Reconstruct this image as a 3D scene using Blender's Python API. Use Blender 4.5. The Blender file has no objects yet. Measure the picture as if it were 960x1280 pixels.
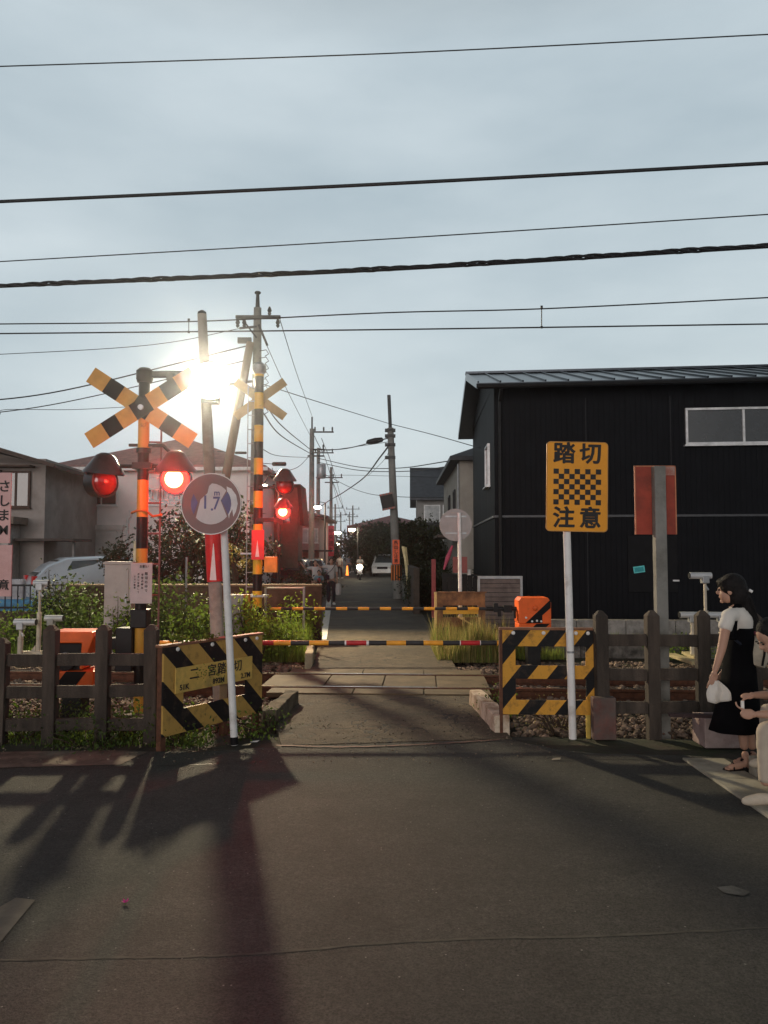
import bpy, bmesh, math, random
from mathutils import Vector, Matrix, noise
R = math.radians
random.seed(7)
S = bpy.context.scene
# ------------------------------------------------------------------ camera
CAMH, FPX, PITCH = 1.78, 960.0, math.atan(52/960)
cd = bpy.data.cameras.new('camera'); cam = bpy.data.objects.new('camera', cd); S.collection.objects.link(cam)
cam.location = (0, 0, CAMH); cam.rotation_euler = (R(90)+PITCH, 0, 0)
cd.sensor_fit = 'VERTICAL'; cd.sensor_height = 36; cd.lens = 27; cd.clip_start = .1; cd.clip_end = 3000
S.camera = cam
# ------------------------------------------------------------------ world: dusk under an even cloud layer
SUN_EL, SUN_ROT = R(6), R(200)
w = bpy.data.worlds.new('World'); S.world = w; w.use_nodes = True
nt = w.node_tree; nt.nodes.clear()
out = nt.nodes.new('ShaderNodeOutputWorld'); bg = nt.nodes.new('ShaderNodeBackground')
sky = nt.nodes.new('ShaderNodeTexSky'); sky.sky_type = 'NISHITA'; sky.sun_disc = False
sky.sun_elevation = SUN_EL; sky.sun_rotation = SUN_ROT; sky.air_density = 1.5; sky.dust_density = 2
tc = nt.nodes.new('ShaderNodeTexCoord'); mp = nt.nodes.new('ShaderNodeMapping'); mp.inputs['Scale'].default_value = (1, 1, 3.2)
nz = nt.nodes.new('ShaderNodeTexNoise'); nz.inputs['Scale'].default_value = 1.7; nz.inputs['Detail'].default_value = 6; nz.inputs['Roughness'].default_value = .5
rp = nt.nodes.new('ShaderNodeValToRGB')
rp.color_ramp.elements[0].position = .33; rp.color_ramp.elements[0].color = (2.85, 3.5, 3.95, 1)
rp.color_ramp.elements[1].position = .68; rp.color_ramp.elements[1].color = (4.45, 5.05, 5.4, 1)
mx = nt.nodes.new('ShaderNodeMix'); mx.data_type = 'RGBA'; mx.inputs[0].default_value = .9
L = nt.links.new
L(tc.outputs['Generated'], mp.inputs['Vector']); L(mp.outputs[0], nz.inputs['Vector']); L(nz.outputs['Fac'], rp.inputs[0])
L(sky.outputs[0], mx.inputs[6]); L(rp.outputs[0], mx.inputs[7]); 
# dusk: the light is left in the sky ahead of the camera, the cloud behind it and overhead is already dim
sx = nt.nodes.new('ShaderNodeSeparateXYZ'); L(tc.outputs['Generated'], sx.inputs[0])
my = nt.nodes.new('ShaderNodeMapRange'); my.inputs[1].default_value = -.5; my.inputs[2].default_value = .75; my.inputs[3].default_value = .55; my.inputs[4].default_value = 1; L(sx.outputs[1], my.inputs[0])
mzn = nt.nodes.new('ShaderNodeMapRange'); mzn.inputs[1].default_value = .56; mzn.inputs[2].default_value = .8; mzn.inputs[3].default_value = 1; mzn.inputs[4].default_value = .1; L(sx.outputs[2], mzn.inputs[0])
mm = nt.nodes.new('ShaderNodeMath'); mm.operation = 'MULTIPLY'; L(my.outputs[0], mm.inputs[0]); L(mzn.outputs[0], mm.inputs[1])
vs_ = nt.nodes.new('ShaderNodeVectorMath'); vs_.operation = 'SCALE'; L(mx.outputs[2], vs_.inputs[0]); L(mm.outputs[0], vs_.inputs['Scale']); L(vs_.outputs[0], bg.inputs['Color'])
bg.inputs['Strength'].default_value = .15; L(bg.outputs[0], out.inputs['Surface'])
sd = bpy.data.lights.new('sun', 'SUN'); sd.energy = 1.15; sd.angle = R(35); sd.color = (1, .93, .90)
so = bpy.data.objects.new('sun', sd); S.collection.objects.link(so); so.rotation_euler = (R(82), 0, R(-14))
S.view_settings.view_transform = 'Standard'; S.view_settings.look = 'None'; S.view_settings.exposure = 0; S.view_settings.gamma = 1
S.cycles.use_denoising = True; S.cycles.max_bounces = 6; S.cycles.volume_bounces = 0
S.cycles.sample_clamp_indirect = 4; S.cycles.use_light_tree = True

# ------------------------------------------------------------------ helpers
def at(px, py, Y):
    vx, vy = (px-480)/FPX, (640-py)/FPX
    t = Y/(math.cos(PITCH)-vy*math.sin(PITCH))
    return Vector((vx*t, Y, CAMH+t*(math.sin(PITCH)+vy*math.cos(PITCH))))
def gnd(px, py, z=0.0):
    vx, vy = (px-480)/FPX, (640-py)/FPX
    t = (z-CAMH)/(math.sin(PITCH)+vy*math.cos(PITCH))
    return Vector((vx*t, t*(math.cos(PITCH)-vy*math.sin(PITCH)), z))
def xz(px, py, Y): p = at(px, py, Y); return p.x, p.z

_m = {}
def N(t, k, **kw):
    n = t.nodes.new(k)
    for a, b in kw.items(): setattr(n, a, b)
    return n
def base(name):
    m = bpy.data.materials.new(name); m.use_nodes = True
    t = m.node_tree; return m, t, t.nodes['Principled BSDF']
def mat(name, col, rough=.6, metal=0, var=.25, scale=6, bump=0, bscale=None, dirt=None, dirtamt=.5, spec=.3, island=0, trans=0, streak=False):
    if name in _m: return _m[name]
    m, t, b = base(name); L = t.links.new
    tc = N(t, 'ShaderNodeTexCoord'); mp = N(t, 'ShaderNodeMapping'); L(tc.outputs['Object'], mp.inputs[0])
    if streak: mp.inputs['Scale'].default_value = (1, 1, .15)
    nz = N(t, 'ShaderNodeTexNoise'); nz.inputs['Scale'].default_value = scale; nz.inputs['Detail'].default_value = 7; nz.inputs['Roughness'].default_value = .6
    L(mp.outputs[0], nz.inputs['Vector'])
    mr = N(t, 'ShaderNodeMapRange'); mr.inputs[1].default_value = .3; mr.inputs[2].default_value = .7
    mr.inputs[3].default_value = 1-var; mr.inputs[4].default_value = 1+var; L(nz.outputs['Fac'], mr.inputs[0])
    vm = N(t, 'ShaderNodeVectorMath', operation='SCALE'); vm.inputs[0].default_value = col[:3]; L(mr.outputs[0], vm.inputs['Scale'])
    c = vm.outputs[0]
    if island:
        g = N(t, 'ShaderNodeNewGeometry'); m2 = N(t, 'ShaderNodeMapRange'); m2.inputs[3].default_value = 1-island; m2.inputs[4].default_value = 1+island
        L(g.outputs['Random Per Island'], m2.inputs[0]); v2 = N(t, 'ShaderNodeVectorMath', operation='SCALE'); L(c, v2.inputs[0]); L(m2.outputs[0], v2.inputs['Scale']); c = v2.outputs[0]
    if dirt:
        n2 = N(t, 'ShaderNodeTexNoise'); n2.inputs['Scale'].default_value = scale*.6; n2.inputs['Detail'].default_value = 9; n2.inputs['Roughness'].default_value = .7
        mp2 = N(t, 'ShaderNodeMapping'); mp2.inputs['Location'].default_value = (3, 7, 1); L(mp.outputs[0], mp2.inputs[0]); L(mp2.outputs[0], n2.inputs['Vector'])
        r2 = N(t, 'ShaderNodeMapRange'); r2.inputs[1].default_value = 1-dirtamt-.12; r2.inputs[2].default_value = 1-dirtamt+.12; L(n2.outputs['Fac'], r2.inputs[0])
        mx = N(t, 'ShaderNodeMix', data_type='RGBA'); L(r2.outputs[0], mx.inputs[0]); L(c, mx.inputs[6]); mx.inputs[7].default_value = (*dirt, 1); c = mx.outputs[2]
    L(c, b.inputs['Base Color'])
    b.inputs['Roughness'].default_value = rough; b.inputs['Metallic'].default_value = metal; b.inputs['Specular IOR Level'].default_value = spec
    if trans: 
        b.inputs['Subsurface Weight'].default_value = 0
        tr = N(t, 'ShaderNodeBsdfTranslucent'); ms = N(t, 'ShaderNodeMixShader'); ms.inputs[0].default_value = trans
        L(c, tr.inputs[0]); L(b.outputs[0], ms.inputs[1]); L(tr.outputs[0], ms.inputs[2]); L(ms.outputs[0], t.nodes['Material Output'].inputs[0])
    if bump:
        n3 = N(t, 'ShaderNodeTexNoise'); n3.inputs['Scale'].default_value = bscale or scale*8; n3.inputs['Detail'].default_value = 6; L(tc.outputs['Object'], n3.inputs['Vector'])
        bp = N(t, 'ShaderNodeBump'); bp.inputs['Strength'].default_value = bump; bp.inputs['Distance'].default_value = .01; L(n3.outputs['Fac'], bp.inputs['Height']); L(bp.outputs[0], b.inputs['Normal'])
    _m[name] = m; return m
def stripes(name, ca, cb, vec, period, duty=.5, off=0, rough=.55, wear=.12, ax='Object'):
    if name in _m: return _m[name]
    m, t, b = base(name); L = t.links.new
    tc = N(t, 'ShaderNodeTexCoord'); d = N(t, 'ShaderNodeVectorMath', operation='DOT_PRODUCT'); d.inputs[1].default_value = vec; L(tc.outputs[ax], d.inputs[0])
    a = N(t, 'ShaderNodeMath', operation='MULTIPLY_ADD'); a.inputs[1].default_value = 1/period; a.inputs[2].default_value = off; L(d.outputs['Value'], a.inputs[0])
    fr = N(t, 'ShaderNodeMath', operation='FRACT'); L(a.outputs[0], fr.inputs[0])
    gt = N(t, 'ShaderNodeMath', operation='GREATER_THAN'); gt.inputs[1].default_value = duty; L(fr.outputs[0], gt.inputs[0])
    mx = N(t, 'ShaderNodeMix', data_type='RGBA'); mx.inputs[6].default_value = (*ca, 1); mx.inputs[7].default_value = (*cb, 1); L(gt.outputs[0], mx.inputs[0])
    nz = N(t, 'ShaderNodeTexNoise'); nz.inputs['Scale'].default_value = 9; nz.inputs['Detail'].default_value = 9; nz.inputs['Roughness'].default_value = .7; L(tc.outputs['Object'], nz.inputs['Vector'])
    r = N(t, 'ShaderNodeMapRange'); r.inputs[1].default_value = .62-wear; r.inputs[2].default_value = .72; r.inputs[4].default_value = .75; L(nz.outputs['Fac'], r.inputs[0])
    m2 = N(t, 'ShaderNodeMix', data_type='RGBA'); L(r.outputs[0], m2.inputs[0]); L(mx.outputs[2], m2.inputs[6]); m2.inputs[7].default_value = (.07, .045, .03, 1)
    L(m2.outputs[2], b.inputs['Base Color']); b.inputs['Roughness'].default_value = rough; b.inputs['Specular IOR Level'].default_value = .2
    _m[name] = m; return m
def emit(name, col, s, basecol=(0, 0, 0)):
    if name in _m: return _m[name]
    m, t, b = base(name); b.inputs['Base Color'].default_value = (*basecol, 1); b.inputs['Emission Color'].default_value = (*col, 1); b.inputs['Emission Strength'].default_value = s
    _m[name] = m; return m
def glassm(name, col, rough=.08, spec=.8):
    return mat(name, col, rough=rough, var=.3, scale=1.5, spec=spec)

class MB:
    def __init__(s): s.v = []; s.f = []; s.mi = []; s.k = 0
    def add(s, vs, fs, k=None):
        n = len(s.v); s.v += [Vector(v) for v in vs]; s.f += [tuple(i+n for i in f) for f in fs]; s.mi += [s.k if k is None else k]*len(fs); return s
    def box(s, c, d, rot=None, k=None):
        hx, hy, hz = d[0]/2, d[1]/2, d[2]/2
        vs = [Vector((x, y, z)) for x in (-hx, hx) for y in (-hy, hy) for z in (-hz, hz)]
        if rot is not None: vs = [rot @ v for v in vs]
        c = Vector(c)
        return s.add([v+c for v in vs], [(0, 1, 3, 2), (4, 6, 7, 5), (0, 4, 5, 1), (2, 3, 7, 6), (0, 2, 6, 4), (1, 5, 7, 3)], k)
    def b2(s, a, b, k=None):  # box by corners
        return s.box([(a[i]+b[i])/2 for i in range(3)], [abs(b[i]-a[i]) for i in range(3)], None, k)
    def bar(s, p, q, wd, h, k=None, roll=0):
        p, q = Vector(p), Vector(q); d = q-p; R3 = d.to_track_quat('X', 'Z').to_matrix() @ Matrix.Rotation(roll, 3, 'X')
        return s.box((p+q)/2, (d.length, wd, h), R3, k)
    def tube(s, pts, r, n=8, k=None, cap=True):
        pts = [Vector(p) for p in pts]; m = len(pts); vs = []; fs = []
        u = None
        for i, p in enumerate(pts):
            t = (pts[min(i+1, m-1)]-pts[max(i-1, 0)]).normalized()
            if u is None: u = t.orthogonal().normalized()
            else: u = (u-t*u.dot(t)).normalized()
            w_ = t.cross(u); rr = r[i] if isinstance(r, (list, tuple)) else r
            for j in range(n):
                a = 2*math.pi*j/n; vs.append(p+(u*math.cos(a)+w_*math.sin(a))*rr)
        for i in range(m-1):
            for j in range(n):
                j2 = (j+1) % n; fs.append((i*n+j, i*n+j2, (i+1)*n+j2, (i+1)*n+j))
        if cap: fs += [tuple(reversed(range(n))), tuple((m-1)*n+j for j in range(n))]
        return s.add(vs, fs, k)
    def lathe(s, prof, c=(0, 0, 0), n=20, M=None, k=None, cap=True):  # prof (r,z)
        vs = []; fs = []; c = Vector(c)
        for r, z in prof:
            for j in range(n):
                a = 2*math.pi*j/n; v = Vector((r*math.cos(a), r*math.sin(a), z)); vs.append((M @ v if M is not None else v)+c)
        for i in range(len(prof)-1):
            for j in range(n):
                j2 = (j+1) % n; fs.append((i*n+j, i*n+j2, (i+1)*n+j2, (i+1)*n+j))
        if cap: fs += [tuple(reversed(range(n))), tuple((len(prof)-1)*n+j for j in range(n))]
        return s.add(vs, fs, k)
    def prism(s, poly, e, k=None):  # poly list of 3d pts, extruded by vector e
        n = len(poly); poly = [Vector(p) for p in poly]; e = Vector(e)
        fs = [tuple(range(n)), tuple(reversed(range(n, 2*n)))]+[(i, i+n, (i+1) % n+n, (i+1) % n) for i in range(n)]
        return s.add(poly+[p+e for p in poly], fs, k)
    def quad(s, *p, k=None): return s.add(p, [tuple(range(len(p)))], k)
def link(o): S.collection.objects.link(o); return o
def world_loc(o):
    l = Vector((0, 0, 0))
    while o: l += o.location; o = o.parent
    return l
def build(name, mb, mats, parent=None, local=True, smooth=False, bevel=0, label=None, origin=None, worldco=False):
    me = bpy.data.meshes.new(name); off = Vector((0, 0, 0))
    if parent is not None and not local: off = world_loc(parent)
    if worldco: off = Vector(origin)
    me.from_pydata([v-off for v in mb.v], [], mb.f)
    if not isinstance(mats, (list, tuple)): mats = [mats]
    for m in mats: me.materials.append(m)
    me.polygons.foreach_set('material_index', mb.mi)
    bm = bmesh.new(); bm.from_mesh(me); bmesh.ops.recalc_face_normals(bm, faces=bm.faces); bm.to_mesh(me); bm.free()
    if smooth: me.polygons.foreach_set('use_smooth', [True]*len(me.polygons)); 
    o = link(bpy.data.objects.new(name, me))
    if origin is not None: o.location = origin
    if smooth: me.set_sharp_from_angle(angle=R(40))
    if parent is not None: o.parent = parent
    if bevel:
        b = o.modifiers.new('bevel', 'BEVEL'); b.width = bevel; b.segments = 2; b.limit_method = 'ANGLE'; b.angle_limit = R(50)
    if label: o['label'] = label
    return o
def thing(name, label, cat, loc=(0, 0, 0), rz=0, group=None):
    o = link(bpy.data.objects.new(name, None)); o.location = loc; o.rotation_euler = (0, 0, rz); o.empty_display_size = .2
    o['label'] = label; o['category'] = cat
    if group: o['group'] = group
    return o
def tag(o, label, cat, group=None, kind=None):
    o['label'] = label; o['category'] = cat
    if group: o['group'] = group
    if kind: o['kind'] = kind
    return o
def struct(o, kind='structure'): o['kind'] = kind; return o
def text_mesh(txt, size, M, ext=.002, bold=.0, align='CENTER', vertical=False, line=1.1, sx=1):
    mb = MB()
    rows = list(txt) if vertical else txt.split('\n')
    for i, row in enumerate(rows):
        if not row.strip(): continue
        c = bpy.data.curves.new('t', 'FONT'); c.body = row; c.size = size; c.align_x = align; c.align_y = 'CENTER'; c.extrude = ext; c.offset = bold
        c.resolution_u = 3
        o = link(bpy.data.objects.new('t', c)); bpy.context.view_layer.update()
        me = bpy.data.meshes.new_from_object(o.evaluated_get(bpy.context.evaluated_depsgraph_get()))
        off = -(i-(len(rows)-1)/2)*size*line
        mb.add([M @ Vector((v.co.x*sx, v.co.y+off, v.co.z)) for v in me.vertices], [tuple(p.vertices) for p in me.polygons])
        bpy.data.objects.remove(o); bpy.data.curves.remove(c); bpy.data.meshes.remove(me)
    return mb
FACE = Matrix.Rotation(R(90), 4, 'X')   # text in xz plane, facing -y
def facing(loc, rz=0, tilt=0): return Matrix.Translation(Vector(loc)) @ Matrix.Rotation(rz, 4, 'Z') @ Matrix.Rotation(tilt, 4, 'Y') @ FACE
def catenary(a, b, sag, n=24):
    a, b = Vector(a), Vector(b); return [a.lerp(b, i/n)-Vector((0, 0, 4*sag*(i/n)*(1-i/n))) for i in range(n+1)]
def smoothpts(pts, n=6):
    pts = [Vector(p) for p in pts]
    if len(pts) < 3: return pts
    P = [pts[0]*2-pts[1]]+pts+[pts[-1]*2-pts[-2]]; o = []
    for i in range(1, len(P)-2):
        for j in range(n):
            t = j/n; a, b, c, d = P[i-1:i+3]
            o.append(.5*((2*b)+(c-a)*t+(2*a-5*b+4*c-d)*t*t+(3*b-a-3*c+d)*t**3))
    return o+[pts[-1]]

# ------------------------------------------------------------------ palette
YEL, BLK = (.62, .34, .035), (.007, .007, .008)
asphalt_near = None
M_conc = mat('concrete', (.27, .255, .235), .85, var=.3, scale=5, bump=.5, dirt=(.09, .08, .065), dirtamt=.42)
M_concw = mat('concrete_weathered', (.2, .185, .165), .9, var=.35, scale=7, bump=.7, dirt=(.05, .045, .04), dirtamt=.48)
M_wood = mat('grey_weathered_wood', (.072, .055, .044), .85, var=.4, scale=9, bump=.6, dirt=(.03, .024, .02), dirtamt=.45, streak=True)
M_blackm = mat('black_metal', (.012, .012, .013), .5, var=.3, spec=.25)
M_grey = mat('galvanised_metal', (.33, .34, .35), .4, metal=.5, var=.2, scale=8)
M_white = mat('white_paint', (.72, .70, .68), .45, var=.1, dirt=(.35, .3, .26), dirtamt=.33)
M_rust = mat('rusty_steel', (.11, .045, .025), .75, var=.4, scale=14, bump=.4)
M_orange = mat('orange_cabinet_paint', (.78, .125, .02), .45, var=.15, scale=5, dirt=(.25, .07, .03), dirtamt=.32)
M_yel = mat('sign_yellow_paint', YEL, .5, var=.15, dirt=(.3, .17, .05), dirtamt=.33)
M_blk = mat('sign_black_paint', BLK, .6, var=.3, spec=.15)
M_glass = glassm('dark_window_glass', (.03, .035, .04))
M_curtain = mat('curtained_glass', (.35, .36, .36), .25, var=.25, scale=3)
# ================================================================== GROUND, ROADS
TRK = R(-2.9)                                    # the track runs almost straight across, nearer on the right
def trk(u, v=0, z=0):                            # along the track, towards the far side
    return Vector((u*math.cos(TRK)-v*math.sin(TRK), 10.72+u*math.sin(TRK)+v*math.cos(TRK), z))
def asphalt(name, col, col2, patch, crack=0, warm=(0, 0, 0)):
    m, t, b = base(name); L = t.links.new; tc = N(t, 'ShaderNodeTexCoord')
    def noi(s, d=6, r=.6): 
        n = N(t, 'ShaderNodeTexNoise'); n.inputs['Scale'].default_value = s; n.inputs['Detail'].default_value = d; n.inputs['Roughness'].default_value = r; L(tc.outputs['Object'], n.inputs['Vector']); return n.outputs['Fac']
    def rng(x, a, b_, c, d):
        n = N(t, 'ShaderNodeMapRange'); n.inputs[1].default_value = a; n.inputs[2].default_value = b_; n.inputs[3].default_value = c; n.inputs[4].default_value = d; L(x, n.inputs[0]); return n.outputs[0]
    big = rng(noi(.55, 5), .32, .68, 0, 1)
    mx = N(t, 'ShaderNodeMix', data_type='RGBA'); mx.inputs[6].default_value = (*col, 1); mx.inputs[7].default_value = (*col2, 1); L(big, mx.inputs[0])
    med0 = rng(noi(patch, 8, .7), .3, .7, .62, 1.38); med1 = rng(noi(24, 5, .75), .3, .7, .72, 1.28); mq = N(t, 'ShaderNodeMath', operation='MULTIPLY'); L(med0, mq.inputs[0]); L(med1, mq.inputs[1]); med = mq.outputs[0]; fine = rng(noi(85, 3, .8), .3, .7, .35, 1.8)
    mu = N(t, 'ShaderNodeMath', operation='MULTIPLY'); L(med, mu.inputs[0]); L(fine, mu.inputs[1])
    sc = N(t, 'ShaderNodeVectorMath', operation='SCALE'); L(mx.outputs[2], sc.inputs[0]); L(mu.outputs[0], sc.inputs['Scale']); c = sc.outputs[0]
    # pale aggregate chips
    vo = N(t, 'ShaderNodeTexVoronoi'); vo.inputs['Scale'].default_value = 62; L(tc.outputs['Object'], vo.inputs['Vector'])
    ch = N(t, 'ShaderNodeSeparateColor'); L(vo.outputs['Color'], ch.inputs[0])
    g1 = N(t, 'ShaderNodeMath', operation='GREATER_THAN'); g1.inputs[1].default_value = .993; L(ch.outputs[0], g1.inputs[0])
    g2 = N(t, 'ShaderNodeMath', operation='LESS_THAN'); g2.inputs[1].default_value = .3; L(vo.outputs['Distance'], g2.inputs[0])
    g3 = N(t, 'ShaderNodeMath', operation='MULTIPLY'); L(g1.outputs[0], g3.inputs[0]); L(g2.outputs[0], g3.inputs[1])
    m2 = N(t, 'ShaderNodeMix', data_type='RGBA'); L(g3.outputs[0], m2.inputs[0]); L(c, m2.inputs[6]); m2.inputs[7].default_value = (.22, .21, .19, 1); c = m2.outputs[2]
    h = fine
    if crack:
        ns = N(t, 'ShaderNodeTexNoise'); ns.inputs['Scale'].default_value = 2.2; ns.inputs['Detail'].default_value = 5; L(tc.outputs['Object'], ns.inputs['Vector'])
        av = N(t, 'ShaderNodeVectorMath', operation='MULTIPLY_ADD'); L(ns.outputs['Color'], av.inputs[0]); av.inputs[1].default_value = (.7, .7, .7); L(tc.outputs['Object'], av.inputs[2])
        vc = N(t, 'ShaderNodeTexVoronoi', feature='DISTANCE_TO_EDGE'); vc.inputs['Scale'].default_value = crack; L(av.outputs[0], vc.inputs['Vector'])
        ck = rng(vc.outputs['Distance'], .005*crack, .016*crack, 0, 1)
        gate = rng(noi(1.1, 3), .45, .55, 0, 1); mxx = N(t, 'ShaderNodeMath', operation='MAXIMUM'); L(ck, mxx.inputs[0]); L(gate, mxx.inputs[1])
        m3 = N(t, 'ShaderNodeMix', data_type='RGBA'); L(mxx.outputs[0], m3.inputs[0]); m3.inputs[6].default_value = (.008, .007, .006, 1); L(c, m3.inputs[7]); c = m3.outputs[2]
        ad = N(t, 'ShaderNodeMath', operation='MULTIPLY'); L(fine, ad.inputs[0]); L(mxx.outputs[0], ad.inputs[1]); h = ad.outputs[0]
    L(c, b.inputs['Base Color']); b.inputs['Roughness'].default_value = .82; b.inputs['Specular IOR Level'].default_value = .35
    bp = N(t, 'ShaderNodeBump'); bp.inputs['Strength'].default_value = .8; bp.inputs['Distance'].default_value = .008; L(h, bp.inputs['Height']); L(bp.outputs[0], b.inputs['Normal'])
    return m
M_near = asphalt('asphalt_street', (.056, .053, .045), (.037, .035, .031), 2.2)
M_cross = asphalt('asphalt_crossing_patched', (.115, .085, .052), (.055, .043, .031), 4, crack=2.2)
M_far = asphalt('asphalt_lane', (.11, .095, .07), (.058, .055, .05), 2)
M_soil = mat('dark_soil', (.045, .038, .028), .95, var=.45, scale=2.5, bump=.8, bscale=30, dirt=(.03, .045, .018), dirtamt=.4)

# ground as one sheet, sunk a little in the track bed
def gz(x, y):
    v = (y-10.72)*math.cos(TRK)-x*math.sin(TRK)
    a = min(max((v+3.0)/.5, 0), 1)*min(max((3.9-v)/.8, 0), 1)
    return -.015-.13*a
mb = MB()
xs = [-300, -120, -40]+[x*.5 for x in range(-30, 31)]+[40, 120, 300]
ys = [-50, -30, -8, 0, 5]+[6+.25*i for i in range(48)]+[20, 26, 34, 46, 60, 90, 140, 240, 320]
vs = [(x, y, gz(x, y)) for y in ys for x in xs]; nx = len(xs)
mb.add(vs, [(j*nx+i, j*nx+i+1, (j+1)*nx+i+1, (j+1)*nx+i) for j in range(len(ys)-1) for i in range(nx-1)])
struct(build('ground', mb, M_soil))

def sheet(name, pts, z, m, th=0):
    mb = MB()
    if th: mb.prism([(p[0], p[1], z) for p in pts], (0, 0, -th))
    else: mb.quad(*[(p[0], p[1], z) for p in pts])
    return struct(build(name, mb, m))
def g2(px, py): p = gnd(px, py); return (p.x, p.y)
edge = [g2(-260, 946), g2(0, 940), g2(120, 938), g2(250, 941), g2(345, 934), g2(480, 929), g2(640, 925), g2(700, 938), g2(760, 943), g2(880, 946)]
rr = random.Random(3); e2 = []
for a, b in zip(edge[:-1], edge[1:]):
    for i in range(6):
        t = i/6; e2.append((a[0]+(b[0]-a[0])*t, a[1]+(b[1]-a[1])*t+rr.uniform(-.02, .02)))
e2.append(edge[-1])
sheet('near_road', e2+[(3.6, 6.3), (9, 1.5), (14, -9), (-14, -9)], .004, M_near)
# patched seams and a paler repair strip on the near road
M_tar = mat('tar_seam', (.074, .067, .055), .9, var=.4, scale=10)
M_tard = mat('dark_tar_seam', (.02, .018, .016), .6, var=.4, scale=10)
def seam(name, pts, wd, m, z=.0055, J=1):
    pts = smoothpts([gnd(*p) for p in pts], 10); mb = MB(); rr = random.Random(len(pts)); vs = []
    for i, p in enumerate(pts):
        t = (pts[min(i+1, len(pts)-1)]-pts[max(i-1, 0)]).normalized(); n = Vector((-t.y, t.x, 0)); j = rr.uniform(-.4, .4)*wd*J
        w_ = wd*(1+J*rr.uniform(-.5, .2))
        vs += [(p.x+n.x*(w_+j), p.y+n.y*(w_+j), z), (p.x-n.x*(w_-j), p.y-n.y*(w_-j), z)]
    mb.add(vs, [(2*i, 2*i+1, 2*i+3, 2*i+2) for i in range(len(pts)-1)]); return struct(build(name, mb, m))
seam('road_seam', [(-60, 1202), (120, 1199), (240, 1197), (340, 1192), (480, 1180), (620, 1174), (780, 1170), (1010, 1158)], .011, M_tar)
seam('road_crack', [(345, 933), (420, 935), (500, 933), (560, 930), (625, 926)], .02, mat('reddish_seam', (.13, .06, .045), .7), .012)
seam('road_crack', [(700, 948), (760, 950), (860, 951)], .01, M_tard)
seam('road_crack', [(0, 966), (60, 962), (150, 960), (250, 956), (330, 953)], .008, M_tard)
sheet('road_repair_strip', [g2(-70, 1178), g2(20, 1124), g2(44, 1127), g2(2, 1178), g2(-40, 1225)], .009, mat('pale_repair', (.15, .125, .095), .85, var=.3, bump=.4))
rp_ = [g2(px, py) for px, py in [(896, 1111), (915, 1109), (938, 1117), (930, 1122), (916, 1120), (905, 1118)]]
sheet('road_patch', rp_, .009, mat('pale_repair_thin', (.17, .16, .14), .8, var=.3, dirt=(.06, .055, .045), dirtamt=.5))
seamP = [g2(-200, 948), g2(0, 943), g2(180, 941), g2(172, 948), g2(-200, 962)]
sheet('road_verge_paving', [g2(-200, 944), g2(0, 941), g2(140, 939), g2(185, 941), g2(150, 957), g2(0, 961), g2(-200, 965)], .009,
      mat('verge_paving', (.15, .115, .09), .9, var=.35, scale=4, bump=.7, dirt=(.05, .04, .03), dirtamt=.45))
# crossing surface
cl = [(352, 933), (344, 905), (372, 862), (392, 830), (399, 800), (402, 788)]
cr = [(640, 924), (622, 905), (596, 870), (572, 838), (548, 800), (541, 790)]
sheet('crossing_road', [g2(*p) for p in cl]+[g2(*p) for p in reversed(cr)], .010, M_cross, th=.2)
# far lane
sheet('far_road', [g2(399, 799), (-3.2, 40), (-5.6, 78), (-12.5, 190), (-7, 190), (1.0, 78), (1.15, 40), g2(545, 795)], .003, M_far)
seam('edge_line', [(403, 800), (407, 780), (410, 762), (411, 750)], .085, mat('road_paint_white', (.62, .6, .56), .7, var=.25, scale=12, dirt=(.3, .28, .26), dirtamt=.3), .014, J=.08)
seam('road_crack', [(424, 753), (450, 752)], .03, mat('road_paint_white', None) if 0 else _m['road_paint_white'], .010)
# plank deck plates between and beside the rails
M_deck = mat('rubber_and_timber_deck', (.11, .08, .046), .8, var=.35, scale=3, bump=.6, dirt=(.05, .032, .02), dirtamt=.4)
mb = MB()
for (v0, v1) in ((-.98, -.62), (-.46, .46), (.62, 1.02)):
    xs_ = [-1.62, -.78, .0, .72, 1.42] if v0 > -.5 and v0 < 0 else [-1.45, -.35, .55, 1.4]
    for a, b in zip(xs_[:-1], xs_[1:]):
        q = [trk(a+.008, v0, .028), trk(b-.008, v0, .028), trk(b-.008, v1, .028), trk(a+.008, v1, .028)]
        mb.prism(q, (0, 0, -.06))
dk = struct(build('crossing_deck', mb, M_deck, bevel=.006))
# rails
def rail(v, label):
    prof = [(-.06, -.14), (.06, -.14), (.06, -.128), (.01, -.115), (.01, -.04), (.033, -.03), (.033, 0), (-.033, 0), (-.033, -.03), (-.01, -.04), (-.01, -.115), (-.06, -.128)]
    mb = MB(); zt = .034
    A = [trk(-26, v+a, z+zt) for a, z in prof]; e = trk(26, v, 0)-trk(-26, v, 0)
    mb.prism(A, e)
    o = build('rail', mb, [M_rust, M_grey], origin=trk(0, v, 0), worldco=True); tag(o, label, 'rail')
    h_ = MB(); h_.prism([trk(-26, v-.022, zt+.0015), trk(26, v-.022, zt+.0015), trk(26, v+.022, zt+.0015), trk(-26, v+.022, zt+.0015)], (0, 0, .002)); build('rail_head', h_, mat('polished_steel', (.45, .4, .36), .22, metal=.9), o, local=False)
    return o
rail(-.545, 'rusty railway rail nearer to the street'); rail(.545, 'rusty railway rail farther from the street')
M_sl = mat('sleeper_wood', (.06, .045, .035), .9, var=.4, bump=.5)
sl = None
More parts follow.
